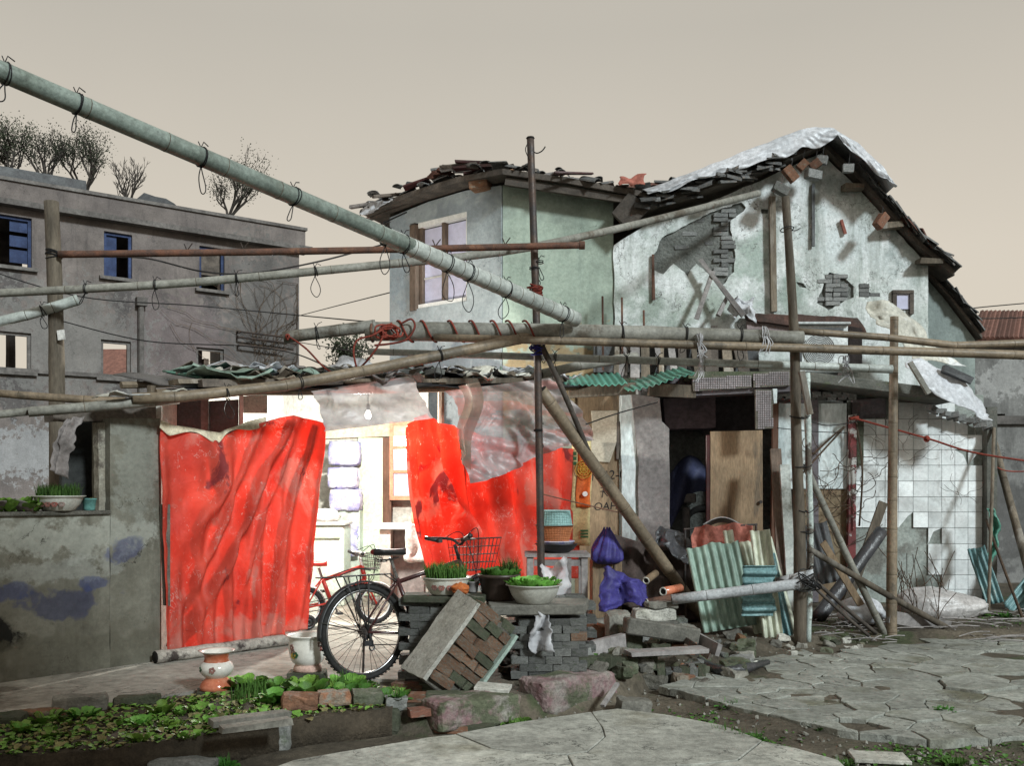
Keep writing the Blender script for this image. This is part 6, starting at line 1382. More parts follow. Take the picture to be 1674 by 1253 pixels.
    for q in range(8):
        for sg_ in (-1, 1): f_ = q / 7; m_.tube([(bx_ + bd * .78 * f_, sg_ * bw_ * .78, bz), (bx_ + bd * f_, sg_ * bw_, bz + bh)], .0022, 4, cap=False)
        f_ = q / 7 * 2 - 1; m_.tube([(bx_, f_ * bw_ * .78, bz), (bx_ + bd * .78, f_ * bw_ * .78, bz), (bx_ + bd, f_ * bw_, bz + bh)], .0022, 4, cap=False); m_.tube([(bx_, f_ * bw_ * .78, bz), (bx_, f_ * bw_, bz + bh)], .0022, 4, cap=False)
    m_.out('basket', MATS['dark_metal'], t)
    # crank, chain, pedals
    m_ = MB(); m_.ring(BBk + Vector((0, -.05, 0)), .08 * s, .005, (0, 1, 0), 28, 5); m_.tube([BBk + Vector((0, -.06, 0)), BBk + Vector((.06 * s, -.075, -.16 * s))], .009, 6); m_.tube([BBk + Vector((0, .06, 0)), BBk + Vector((-.06 * s, .075, .16 * s))], .009, 6); m_.tube([BBk + Vector((0, -.06, 0)), BBk + Vector((0, .06, 0))], .02, 10); cr_ = m_.out('crank', MATS['dark_metal'], t)
    for sg_, p_ in ((-1, BBk + Vector((.06 * s, -.12, -.16 * s))), (1, BBk + Vector((-.06 * s, .12, .16 * s)))):
        m_ = MB(); m_.box(p_, (.09 * s, .08, .022)); m_.out('pedal', MATS['black_plastic'], cr_)
    m_ = MB(); m_.tube([RA + Vector((0, -.04, .045)), BBk + Vector((0, -.05, .08 * s))], .0042, 5); m_.tube([RA + Vector((.03, -.04, -.09 if not kid else -.04)), BBk + Vector((0, -.05, -.08 * s))], .0042, 5); m_.out('chain', MATS['dark_metal'], t)
    if not kid:
        m_ = MB(); m_.bar(RA + Vector((.0, -.075, -.01)), RA + Vector((.02, -.075, -.10)), .015, .02, up=(0, 1, 0)); m_.ring(RA + Vector((.03, -.05, -.11)), .02, .006, (0, 1, 0), 14, 5); m_.ring(RA + Vector((.0, -.05, -.06)), .02, .006, (0, 1, 0), 14, 5); m_.box(RA + Vector((-.01, -.075, -.075)), (.07, .02, .035)); m_.out('derailleur', MATS['black_plastic'], t)
        # luggage rack
        m_ = MB(); zt_ = .735; x0_, x1_ = -.33, .2
        for y in (-.06, -.02, .02, .06): m_.tube([(x0_, y, zt_), (x1_, y, zt_)], .005, 6)
        for x_ in (x0_, -.2, -.05, .1, x1_): m_.tube([(x_, -.06, zt_), (x_, .06, zt_)], .005, 6)
        for y in (-1, 1): m_.tube([RA + Vector((0, .06 * y, .01)), Vector((-.18, .06 * y, zt_))], .005, 6); m_.tube([RA + Vector((0, .06 * y, .01)), Vector((.02, .06 * y, zt_))], .005, 6); m_.tube([RA + Vector((0, .06 * y, .01)), Vector((-.08, .06 * y, zt_))], .004, 6); m_.tube([(x1_, .05 * y, zt_), SC + Vector((0, .01 * y, -.03))], .005, 6)
        m_.tube(spline([(-.2, .05, zt_ + .01), (-.05, .05, zt_ + .05), (.1, .05, zt_ + .03)], 5), .004, 5); m_.tube(spline([(-.2, -.05, zt_ + .01), (-.05, -.05, zt_ + .05), (.1, -.05, zt_ + .03)], 5), .004, 5); m_.out('luggage_rack', MATS['black_plastic'], t, smooth=True)
        m_ = MB(); m_.tube([RA + Vector((.04, .07, -.02)), RA + Vector((.10, .22, -wr + .0))], .008, 6); m_.out('kickstand', MATS['dark_metal'], t)
    else:
        for y in (-1, 1):
            m_ = MB(); c_ = Vector((0, .15 * y, .075)); m_.ring(c_, .055, .018, (0, 1, 0), 20, 6); m_.ring(c_, .025, .02, (0, 1, 0), 14, 5); m_.tube([c_, RA], .008, 5); m_.out('training_wheel', MATS['black_plastic'], t, smooth=True)
    t.location = base; t.rotation_euler = (lean, 0, yaw); return t
bl = R(38); bpv = G(598, 1113, .006); bk_ = bicycle('bicycle', 'dark maroon bicycle with rear luggage rack parked before the lit doorway', bpv, bl, 1.0, lean=R(-4))
kb = G(497, 1028, .006); bicycle('child_bicycle', 'small red and white child bicycle inside the lit doorway', kb, R(28), kid=True)

# ================================================================== pots and basins
def thing1(m_, name, mat, label, cat, group=None, smooth=True): return m_.out(name, mat, None, label, cat, group, smooth=smooth)
# orange and white spittoon
c = G(354, 1128, .03); c.z = .03
inst(random.choice(BR['moss']), 'brick', XF(c - Vector((0, 0, .02)), (0, 0, .3)), None, 'flat dark brick under the orange spittoon', 'brick', scale=(.24, .2, .04))
sp = T('spittoon', 'orange and white waisted spittoon at the edge of the vegetable bed', 'spittoon', c); s_ = c.y * (1130 - 1066) / F / .27
pr = [(.001, 0), (.1, 0), (.112, .006), (.112, .03), (.095, .06), (.078, .075), (.07, .085)]
m = MB(); m.lathe([(r_ * s_, z_ * s_) for r_, z_ in pr], c, 36); m.out('foot', MATS['orange_glaze'], sp, smooth=True)
pr = [(.07, .085), (.095, .105), (.112, .13), (.115, .155), (.105, .18), (.086, .195)]
m = MB(); m.lathe([(r_ * s_, z_ * s_) for r_, z_ in pr], c, 36); bw_ = m.out('bowl', MATS['porcelain'], sp, smooth=True)
pr = [(.086, .195), (.08, .215), (.083, .24), (.098, .257)]
m = MB(); m.lathe([(r_ * s_, z_ * s_) for r_, z_ in pr], c, 36); m.out('neck', MATS['orange_glaze'], sp, smooth=True)
m = MB(); m.lathe([(r_ * s_, z_ * s_) for r_, z_ in ((.098, .257), (.122, .268), (.124, .272), (.105, .266), (.078, .24), (.07, .2), (.001, .12))], c, 36); m.out('rim', MATS['porcelain'], sp, smooth=True)
def mark(c_, r_, ang, z_, mt, par, sz, n=5):
    m_ = MB(); d_ = Vector((math.cos(ang), math.sin(ang), 0)); tn = Vector((-d_.y, d_.x, 0)); p_ = c_ + d_ * (r_ + .002) + Vector((0, 0, z_))
    for k in range(n):
        a = 6.283 * k / n; q = p_ + (tn * math.cos(a) + Vector((0, 0, 1)) * math.sin(a)) * sz; m_.lathe([(.0005, .003), (sz * .7, .002), (sz * .75, -.004)], q, 8, ax=Vector((0, 0, 1)).rotation_difference(d_).to_matrix())
    m_.out('painted_flower', MATS[mt], par)
mark(c, .113 * s_, R(-88), .15 * s_, 'enamel_mark', bw_, .013); mark(c, .113 * s_, R(-140), .15 * s_, 'leaf_mark', bw_, .011, 3)
# white spittoon on a brick
c = G(503, 1112, .006); b0 = inst(random.choice(BR['moss']), 'brick', XF(c + Vector((0, 0, .03)), (0, 0, .1)), None, 'dark brick carrying the white spittoon', 'brick', scale=(.26, .2, .062))
c = c + Vector((0, 0, .062)); sp = T('spittoon', 'white porcelain spittoon with red flowers standing on a brick', 'spittoon', c)
pr = [(.001, 0), (.092, 0), (.1, .01), (.096, .035), (.085, .05)]; m = MB(); m.lathe(pr, c, 36); m.out('foot', MATS['pink_clay'], sp, smooth=True)
pr = [(.085, .05), (.108, .07), (.124, .105), (.131, .15), (.132, .19), (.129, .222), (.132, .236), (.15, .25), (.154, .256), (.148, .259), (.12, .24), (.115, .17), (.001, .07)]
m = MB(); m.lathe(pr, c, 40); bw_ = m.out('bowl', MATS['porcelain'], sp, smooth=True)
for a_, z_, mt in ((-128, .15, 'enamel_mark'), (-134, .18, 'enamel_mark'), (-128, .125, 'yellow_mark'), (-118, .13, 'leaf_mark'), (-30, .17, 'enamel_mark'), (-38, .2, 'enamel_mark')): mark(c, .129, R(a_), z_, mt, bw_, .014, 5)
# plant helpers
def leaves(m_, c_, n, rad, h, kind, lean=.6):
    for k in range(n):
        a = rnd(0, 6.283); rr = rad * math.sqrt(random.random()); p_ = c_ + Vector((math.cos(a) * rr, math.sin(a) * rr, 0)); d_ = Vector((rnd(-1, 1), rnd(-1, 1), 0)) * lean
        if kind == 'blade':
            L = h * rnd(.6, 1.1); w_ = .003; sd_ = Vector((-d_.y, d_.x, 0)); sd_ = (sd_.normalized() if sd_.length > .01 else Vector((1, 0, 0))) * w_; q = p_ + d_ * L * .25 + Vector((0, 0, L * .6)); e_ = p_ + d_ * L * .6 + Vector((0, 0, L * rnd(.75, 1)))
            m_.add([p_ - sd_, p_ + sd_, q + sd_ * .8, q - sd_ * .8, e_], [(0, 1, 2, 3), (3, 2, 4)])
        else:
            L = h * rnd(.6, 1.15); w_ = L * rnd(.28, .45); dd = (Vector((math.cos(a), math.sin(a), 0)) * rnd(.2, 1.1) * lean + Vector((0, 0, rnd(.5, 1)))).normalized(); sd_ = dd.cross(Vector((0, 0, 1))); sd_ = (sd_.normalized() if sd_.length > .01 else Vector((1, 0, 0))) ; nn = sd_.cross(dd)
            V_ = []
            for i, (t_, ww) in enumerate(((0, .12), (.35, .8), (.7, 1), (1, .35))):
                for q in (-1, 0, 1): V_.append(p_ + dd * (L * t_) + sd_ * (w_ * ww * q) + nn * (L * .12 * (abs(q) - .5) + rnd(-1, 1) * L * .06) - Vector((0, 0, L * .35 * t_ * t_ * lean)))
            m_.add(V_, [(3 * i + j, 3 * i + j + 1, 3 * i + j + 4, 3 * i + j + 3) for i in range(3) for j in range(2)])
def basin(px, py, Y, R_, H_, name, label, mt, pmat, kind, n, h, floor_z, marks=None, rim=1.12):
    c_ = P(px, py, Y); c_.z = floor_z; t = T(name, label, 'basin' if 'basin' in name else 'pot', c_)
    pr = [(.001, 0), (R_ * .62, 0), (R_ * .68, H_ * .06), (R_ * .88, H_ * .45), (R_ * .98, H_ * .8), (R_, H_ * .93), (R_ * rim, H_), (R_ * rim, H_ + .006), (R_ * .99, H_ * .96), (R_ * .95, H_ * .86)]
    if 'pot' in name: pr = [(.001, 0), (R_ * .78, 0), (R_ * .8, .01), (R_ * .98, H_ * .86), (R_ * 1.04, H_ * .88), (R_ * 1.06, H_), (R_ * .98, H_), (R_ * .95, H_ * .85)]
    m_ = MB(); m_.lathe(pr, c_, 40); bw2 = m_.out('bowl', MATS[mt], t, smooth=True)
    m_ = MB(); m_.lathe([(R_ * .95, H_ * .86), (R_ * .5, H_ * .9), (.001, H_ * .92)], c_, 24, jit=.05); m_.out('soil', MATS['soil'], t)
    m_ = MB(); leaves(m_, c_ + Vector((0, 0, H_ * .88)), n, R_ * .9, h, kind); m_.out('leaves', MATS[pmat], t, kind='stuff', smooth=(kind != 'blade'))
    if marks:
        for a_ in marks: mark(c_, R_ * .9, R(a_), H_ * .5, 'enamel_mark', bw2, .014, 6)
    return t
random.seed(81)
ze = .60; ze2 = .545
basin(96, 838, 7.12, .165, .105, 'enamel_basin', 'white enamel basin of chives on the yard wall ledge', 'enamel', 'grass_blade', 'blade', 520, .12, zl + .028, (-130, -112, -94, -76, -58, -150))
basin(146, 838, 7.25, .05, .09, 'plant_pot', 'small green pot on the yard wall ledge', 'green_pot', 'dry_leaf', 'leaf', 5, .03, zl + .028)
basin(729, 968, 6.98, .163, .12, 'enamel_basin', 'white enamel basin of green onions on the mossy shelf slab', 'enamel', 'grass_blade', 'blade', 620, .14, ze, (-120, -98, -76, -55))
basin(816, 975, 7.1, .15, .19, 'brown_pot', 'dark brown pot of herbs between the two enamel basins', 'brown_pot', 'foliage', 'leaf', 90, .08, ze2)
c = P(838, 935, 7.1); m = MB(); leaves(m, Vector((c.x - .02, 7.1, ze2 + .17)), 160, .07, .15, 'blade'); m.out('onion_tuft', MATS['grass_blade'], None, 'tuft of green onion standing in the dark brown pot', 'plant')
basin(873, 984, 6.9, .18, .13, 'enamel_basin', 'white enamel basin of bright lettuce on the stone shelf slab', 'enamel', 'lettuce', 'leaf', 210, .08, ze2 + .0)
basin(772, 965, 7.12, .05, .08, 'plant_pot', 'small grey pot behind the orange bag', 'grey_board', 'foliage', 'leaf', 6, .03, ze)
bagmesh(P(752, 964, 6.84), (.06, .05, .04), 'orange_bag', MATS['orange_bag'], 'crumpled orange bag on the shelf by the brown pot', 'bag', 4, amp=.5)
# leafy vegetables and old sacking at the far left of the ledge
m = MB(); leaves(m, Vector((P(20, 840, 6.98).x, 6.98, zl + .03)), 60, .17, .15, 'leaf', .8); m.out('cabbage_plant', MATS['lettuce'], None, 'bright green leafy vegetable growing behind the ledge', 'plant', smooth=True)
sheet(lambda u, v: CP.pw(-30 + 82 * u, 828 + 16 * v - 8 * math.sin(u * 3.1), .06 - .1 * v + .02 * math.sin(u * 9)), 20, 8, 'old_sacking', MATS['grey_cloth'], 'folded old sacking lying on the ledge beside the enamel basin', 'cloth', .03, 9)

M('chunk_brick', (.24, .115, .065), (.17, .13, .095), (.19, .175, .145), sc=12, thr=(.42, .58), thr3=(.5, .58), sc3=7, bump=1, bs=50, rand=.3)
BR['chunk'] = [brick_mesh('brick_chunk', MATS['chunk_brick'], .1) for _ in range(5)]
# ================================================================== shelf of slabs and brick stacks
def stack(px, py, Y, rows, cols, kind, label, group, ang=0, bl_=.15, bh=.052, bd=.11):
    p0 = P(px, py, Y); p0.z = gh(p0.x, Y) + .005
    for r_ in range(rows):
        for c_ in range(cols):
            for d in range(2):
                off = (r_ % 2) * bl_ * .5 - bl_ * .25
                k = kind if random.random() > .035 else 'chunk'
                inst(random.choice(BR[k]), 'brick', XF(p0 + Vector((c_ * bl_ + off + rnd(-.006, .006), d * bd * 1.03 + rnd(-.006, .006), bh * (r_ + .5))), (0, 0, ang + rnd(-.04, .04))), None, label, 'brick', group, scale=(bl_ * .97, bd, bh * .97))
stack(678, 1075, 6.98, 11, 3, 'grey', 'grey brick in the neat stack under the mossy shelf slab', 'neat bricks behind the tumbled pillar')
stack(852, 1066, 7.4, 9, 4, 'grey', 'grey brick in the pile under the stone shelf slab', 'bricks piled under the lettuce basin', .05)
m = MB(); q = [P(658, 975, 6.9), P(792, 984, 6.82), P(796, 965, 7.14), P(662, 960, 7.18)]
for p in q: p.z = ze - .045
m.prism(rough_ := [Vector((p.x, p.y, ze - .055)) for p in q], (0, 0, .05)); m.out('shelf_slab', MATS['moss_brick'], None, 'mossy concrete slab laid across the neat brick stack', 'slab', bevel=.008)
m = MB(); q = rough([(P(802, 0, 6.9).x, 6.74), (P(955, 0, 6.9).x, 6.8), (P(955, 0, 6.9).x + .06, 7.22), (P(800, 0, 6.9).x - .04, 7.34)], .07, .015); m.prism([(a, b, ze2 - .07) for a, b in q], (0, 0, .07)); m.out('shelf_slab', MATS['stone'], None, 'rough pale stone slab under the lettuce basin', 'slab', bevel=.008)
stack(856, 1068, 6.88, 8, 4, 'grey', 'loose grey brick in the front pile under the stone slab', 'front bricks under the stone slab', -.04, .12, .053, .1)
sheet(lambda u, v: P(862 + 30 * u + 14 * v + 5 * math.sin(v * 6), 1000 + 66 * v, 6.78 - .03 * math.sin(u * 6 + v * 3)), 10, 18, 'clear_plastic_bag', BAGP, 'torn clear plastic hanging below the stone slab', 'bag', .05, 9)
m = MB(); c = P(905, 960, 8.3)
sheet(lambda u, v: P(893 + 36 * u, 925 + 55 * v + 6 * math.sin(u * 5), 7.5 + .05 * math.sin(u * 7)), 10, 12, 'white_sack', BAGP, 'pale crumpled sack behind the lettuce basin', 'sack', .06, 7)

# ================================================================== tumbled brick pillar
pc = T('tumbled_pillar', 'tumbled chunk of brick pillar with one pale plastered side', 'rubble', G(745, 1125, 0))
A = Vector((.58, .2, .78)).normalized(); N1 = Vector((-.65, -.45, .6)); N1 = (N1 - A * N1.dot(A)).normalized(); B = A.cross(N1).normalized(); Cc = -N1
O = P(654, 1092, 6.62); LA, LB_, LC = .66, .34, .38
def bx3(o_, la, lb, lc, nm, mt, j=.0, bev=.01):
    m_ = MB(); vs = [o_ + A * a + B * b + Cc * c_ for c_ in (0, lc) for a, b in ((0, 0), (la, 0), (la, lb), (0, lb))]
    vs = [v + Vector((rnd(-j, j), rnd(-j, j), rnd(-j, j))) for v in vs]; m_.add(vs, [(0, 1, 2, 3), (7, 6, 5, 4), (1, 0, 4, 5), (2, 1, 5, 6), (3, 2, 6, 7), (0, 3, 7, 4)]); return m_.out(nm, mt, pc, bevel=bev)
core = bx3(O + A * .02 + B * .02 + Cc * .02, LA - .04, LB_ - .042, LC - .04, 'core', MATS['mortar'])
def pface():
    m_ = MB(); q = rough([(0, 0), (LA, 0), (LA - .02, LB_ - .01), (0.03, LB_)], .06, .012); m_.panel(q, [], .03, lambda a, b, o: O + A * a + B * b - Cc * o, inner_step=.08, relief=lambda a, b: .004 * nz((a, b, 0), 9)); return m_.out('plaster_side', MATS['pale_plaster'], pc)
pface()
cs = .067
for r_ in range(10):
    for k in range(2 if r_ % 2 else 3):
        w_ = LC / (2 if r_ % 2 else 3); ty = random.choice(('chunk', 'chunk', 'chunk', 'chunk', 'chunk', 'moss')); c_ = O + A * (cs * (r_ + .5) - .005) + Cc * (.03 + w_ * (k + .5)) + B * (LB_ - .047 + rnd(-.014, .014))
        if (r_ == 9 and k) or random.random() < .05: continue
        rot = Matrix((Cc, B, A)).transposed().to_4x4() @ Euler((rnd(-.07, .07), rnd(-.07, .07), rnd(-.10, .10))).to_matrix().to_4x4(); inst(random.choice(BR[ty]), 'brick', Matrix.Translation(c_) @ rot, pc, scale=(w_ * .97, .1, cs * .93))
for k in range(3):
    for q in range(2):
        c_ = O + A * (LA - .035 + rnd(-.02, .02)) + Cc * (.07 + .12 * k) + B * (.07 + .17 * q); rot = Matrix((B, Cc, A)).transposed().to_4x4(); inst(random.choice(BR[random.choice(('chunk', 'chunk', 'moss'))]), 'brick', Matrix.Translation(c_) @ rot, pc, scale=(.16, .11, cs * .9))
m_ = MB(); q = rough([(.2, .02), (LA - .05, 0), (LA - .03, LB_ + .03), (.12, LB_ + .04)], .06, .012); m_.panel(q, [], .025, lambda a, b, o: O + A * a + B * b + Cc * (LC + .01 + o)); m_.out('mint_side', MATS['mint_plaster'], pc)

# ================================================================== kerb, bed edging, vegetables
def rough_block(c_, size, rot, name, mat, label, cat, group=None, j=.012, seg=5):
    bm = bmesh.new(); bmesh.ops.create_cube(bm, size=1); bmesh.ops.subdivide_edges(bm, edges=bm.edges[:], cuts=seg, use_grid_fill=True)
    me = bpy.data.meshes.new(name)
    for v in bm.verts:
        p_ = Vector((v.co.x * size[0], v.co.y * size[1], v.co.z * size[2])); e_ = sum(abs(q) > .49 for q in v.co)
        p_ *= (1 - .05 * (e_ - 1)) if e_ > 1 else 1; o_ = p_ + Vector(c_); p_ += Vector((nz(o_, 9), nz(o_, 9, 5), nz(o_, 9, 9))) * j + Vector((nz(o_, 28), nz(o_, 28, 5), nz(o_, 28, 9))) * j * .5; v.co = p_
    bm.to_mesh(me); bm.free(); me.materials.append(mat); return inst(me, name, XF(c_, rot), None, label, cat, group)
random.seed(91)
for (p0, p1, h_, lab) in (((700, 1182), (835, 1160), .085, 'low flaking pink kerb piece beside the bed edging'), ((868, 1152), (990, 1126), .12, 'tall broken pink kerb piece with whitish top')):
    a = G(p0[0], p0[1] + 12, -.1); b = G(p1[0], p1[1] + 12, -.1); d = b - a; c_ = (a + b) / 2 + Vector((0, .12, 0)); c_.z = -.14 + h_ / 2 + .05
    rough_block(c_, (d.length, .26, h_ + .1), (0, .02, math.atan2(d.y, d.x)), 'kerb_stone', MATS['pink_kerb'], lab, 'kerb', j=.016, seg=8)
def edge_blocks(lst):
    for (px, py, L, W_, H_, ang, mt, lab) in lst:
        if lab[:4] in ('dark block under'[:4], 'deep', 'moss') and px > 380 and py > 1190 or lab.startswith('squat'):        # lower course, standing on the alley ground
            c_ = G(px, py, -.15) + Vector((0, W_ / 2, H_ / 2 - .01)); rough_block(c_, (L, W_, H_), (rnd(-.04, .04), rnd(-.05, .05), ang), 'edging_block', MATS[mt], lab, 'block', 'blocks edging the vegetable bed', j=.016); continue
        c_ = G(px, py, 0); c_.z = gh(c_.x, c_.y) + H_ / 2 - .015 + (.05 if 1150 <= py <= 1170 and px > 470 else 0); rough_block(c_, (L, W_, H_), (rnd(-.04, .04), rnd(-.05, .05), ang), 'edging_block', MATS[mt], lab, 'block', 'blocks edging the vegetable bed', j=.016)
edge_blocks([
    (30, 1280, .33, .18, .17, .05, 'moss_brick', 'squat mossy block low at the bed front beneath the mossy lump'),
    (135, 1272, .30, .18, .16, .05, 'grey_brick', 'squat grey block low at the bed front beneath the flat grey block'),
    (228, 1262, .26, .18, .17, .1, 'chunk_brick', 'squat brown block low at the bed front between two grey ones'),
    (315, 1250, .30, .18, .17, .15, 'moss_brick', 'squat mossy block low at the bed front beneath the long grey one'),
    (150, 1232, .30, .15, .085, -.1, 'grey_brick', 'flat grey edging block with rough top at the bed front'),
    (92, 1222, .17, .15, .12, .2, 'red_brick', 'red brick edging piece beside the flat grey block'),
    (40, 1240, .3, .2, .12, .1, 'moss_brick', 'mossy edging lump beyond the red brick piece'),
    (300, 1218, .34, .13, .09, .12, 'grey_brick', 'long grey edging block in the middle of the bed front'),
    (405, 1234, .44, .2, .19, .2, 'grey_brick', 'dark block under the thin stone planks'),
    (512, 1217, .30, .2, .17, .2, 'moss_brick', 'deep green mossy block under the reddish bricks'),
    (606, 1204, .31, .2, .17, .2, 'moss_brick', 'mossy end block next to the pink kerb'),
    (490, 1166, .21, .15, .09, .2, 'red_brick', 'reddish weathered brick beside the thin stone planks'),
    (545, 1160, .20, .15, .085, .25, 'chunk_brick', 'brown weathered brick between the reddish and the greenish one'),
    (600, 1156, .19, .14, .085, .2, 'moss_brick', 'greenish brick on the mossy end block'),
    (646, 1156, .14, .12, .08, .3, 'grey_brick', 'grey half brick at the bed corner'),
    (225, 1155, .27, .13, .09, .12, 'moss_brick', 'mossy flat block at the back of the bed'),
    (66, 1178, .26, .14, .09, .25, 'red_brick', 'reddish slab at the back corner of the bed'),
    (10, 1188, .22, .14, .1, .2, 'moss_brick', 'mossy stone at the far back corner of the bed'),
    (130, 1165, .3, .12, .12, .4, 'stone', 'dark jagged stone with pale edge behind the bed'),
    (440, 1122, .34, .13, .06, .1, 'moss_brick', 'dark flat block before the white spittoon'),
    (570, 1125, .4, .14, .05, .05, 'moss_brick', 'dark flat block before the bicycle wheel')])
for (a, b, w_, lab) in (((345, 1184), (470, 1166), .10, 'upper thin stone plank on the bed edge'), ((360, 1194), (475, 1178), .08, 'lower thin stone plank on the bed edge')):
    m = MB(); p0, p1 = G(*a, .10), G(*b, .10); m.bar(p0, p1, w_, .03, j=.006); m.out('stone_plank', MATS['stone'], None, lab, 'plank')
# thin bricks laid flat by the pillar foot
for k in range(9):
    c_ = G(668 + (k % 3) * 42 + (k // 3) * 14, 1128 + (k // 3) * 15, .0); c_.z = gh(c_.x, c_.y) + .03
    inst(random.choice(BR['moss'] + BR['red']), 'path_brick', XF(c_, (rnd(-.05, .05), rnd(-.05, .05), rnd(-.3, .3))), None, 'worn flat path brick by the foot of the tumbled pillar', 'brick', 'flat bricks at the pillar foot', scale=(.21, .11, .05))
# soil of the bed
bed = [(-120, 1235), (30, 1236), (200, 1224), (340, 1202), (470, 1180), (640, 1158), (660, 1128), (500, 1120), (330, 1137), (180, 1158), (30, 1186), (-120, 1205)]
bq = [(p.x, p.y) for p in [G(a, b, .02) for a, b in bed]]
m = MB(); m.panel(rough(bq, .1, .02), [], .21, lambda a, z, o: (a, z, .02 + o), inner_step=.05, relief=lambda a, z: .02 * nz((a, z, 0), 6) + .012 * nz((a, z, 5), 15)); m.out('bed_soil', MATS['soil'], kind='structure', smooth=True)
# vegetables: nearest clumps are plants of their own, the ground cover is stuff
random.seed(95); cov = MB(); dry = MB()
bx0 = min(p[0] for p in bq); bx1 = max(p[0] for p in bq); by0 = min(p[1] for p in bq); by1 = max(p[1] for p in bq)
for k in range(5200):
    q = (rnd(bx0, bx1), rnd(by0, by1))
    if not inside(q, bq): continue
    leaves(dry if k % 5 < 2 else cov, Vector((*q, .02)), 1, .01, rnd(.03, .065), 'leaf', 1.2)
cov.out('ground_cover', MATS['lettuce'], kind='stuff', label='low green seedlings covering the bed', smooth=True); dry.out('leaf_litter', MATS['dry_leaf'], kind='stuff', label='dry leaves littering the bed', smooth=True)
def veg(px, py, n, rad, h, kind, mt, lab, grp):
    c_ = G(px, py, .02); m_ = MB(); leaves(m_, c_, n, rad, h, kind, .9 if kind == 'leaf' else .5); m_.out('vegetable_plant', MATS[mt], None, lab, 'plant', grp, smooth=kind == 'leaf')
for k in range(16): veg(rnd(20, 340), rnd(1165, 1215), random.randint(8, 16), .05, rnd(.05, .1), 'leaf', 'lettuce', 'small bright seedling among the dry leaves of the bed', 'seedlings in the bed')
for k in range(14): veg(rnd(395, 640), rnd(1126, 1148), random.randint(20, 34), .09, rnd(.08, .13), 'leaf', random.choice(('foliage', 'lettuce')), 'leafy green vegetable at the pillar end of the bed', 'leafy vegetables in the bed')
for px, py in ((395, 1148), (410, 1138), (418, 1140), (560, 1128), (640, 1150)): veg(px, py, 40, .07, .14, 'blade', 'grass_blade', 'grassy onion tuft in the vegetable bed', 'grassy tufts in the bed')
veg(448, 1150, 16, .06, .2, 'leaf', 'lettuce', 'broad pale cabbage beside the orange spittoon', None); veg(505, 1142, 16, .06, .2, 'leaf', 'foliage', 'broad dark cabbage in front of the white spittoon', None)
# weeds on the dirt strip and paving joints
for (px, py, h) in ((845, 1170, .1), (1192, 1150, .06), (1182, 1190, .09), (1224, 1198, .08), (1232, 1200, .06), (1560, 1232, .07), (1545, 1160, .04), (1375, 1230, .05), (1480, 1030, .12), (1345, 1186, .04), (1640, 1020, .08), (1600, 1015, .1), (360, 1232, .08), (1140, 1112, .05), (1050, 1165, .05)):
    c_ = G(px, py, -.07); c_.z = gh(c_.x, c_.y); m = MB(); leaves(m, c_, 26, .07, h, 'leaf', 1.1); leaves(m, c_, 20, .06, h * 1.2, 'blade'); m.out('weed', MATS['foliage'], None, 'small green weed growing from the dirt and paving joints', 'plant', 'weeds on the ground', smooth=True)
mo = MB(); random.seed(97)
for (px, py, sx, sy, n) in ((1480, 1215, 90, 16, 260), (1600, 1225, 100, 22, 260), (1120, 1165, 100, 20, 260), (1230, 1200, 60, 14, 160), (1640, 1020, 60, 14, 320), (1540, 1010, 60, 14, 160), (930, 1090, 90, 24, 260), (1380, 1030, 80, 10, 120)):
    for k in range(n):
        c_ = G(px + random.gauss(0, 1) * sx * .5, max(py + random.gauss(0, 1) * sy * .5, 985), -.06); c_.z = gh(c_.x, c_.y); leaves(mo, c_, 1, .01, rnd(.015, .04), 'leaf', 1.2)
mo.out('ground_weeds', MATS['foliage'], kind='stuff', label='tiny creeping weeds on the bare earth', smooth=True)
# ================================================================== table, baskets, bags
random.seed(101)
tb_ = T('wooden_table', 'weathered low wooden table carrying the baskets', 'table', P(905, 1000, 9.4)); zt = P(905, 908, 9.3).z
x0, x1 = P(858, 0, 9.4).x, P(962, 0, 9.4).x
for k in range(3):
    m = MB(); m.box(((x0 + x1) / 2, 9.28 + .17 * k, zt), (x1 - x0, .16, .035), j=.004); m.out('top_plank', MATS['grey_board'], tb_)
for (xx, yy) in ((x0 + .05, 9.25), (x1 - .05, 9.25), (x0 + .05, 9.62), (x1 - .05, 9.62), ):
    m = MB(); m.box((xx, yy, zt / 2 - .02), (.06, .06, zt)); m.out('leg', MATS['grey_board'], tb_)
m = MB(); m.box(((x0 + x1) / 2, 9.25, zt - .07), (x1 - x0 - .17, .03, .06)); m.box((x1 - .2, 9.24, zt / 2), (.05, .05, zt - .05)); m.out('apron', MATS['grey_board'], tb_)
cb = P(906, 0, 9.44); zb = zt + .02
m = MB(); m.lathe([(.001, 0), (.12, 0), (.17, .03), (.2, .075), (.21, .08), (.2, .085), (.16, .03), (.001, .015)], (cb.x + .02, 9.42, zb), 32); m.out('dark_basin', MATS['black_plastic'], None, 'black shallow basin under the stacked baskets', 'basin', smooth=True)
m = MB(); m.lathe([(.001, .035), (.14, .035), (.185, .09), (.19, .095), (.18, .1), (.001, .06)], (cb.x + .01, 9.42, zb + .012), 32); m.out('lilac_tray', MATS['lilac_bag'], None, 'lilac tray between the black basin and the orange basket', 'tray', smooth=True)
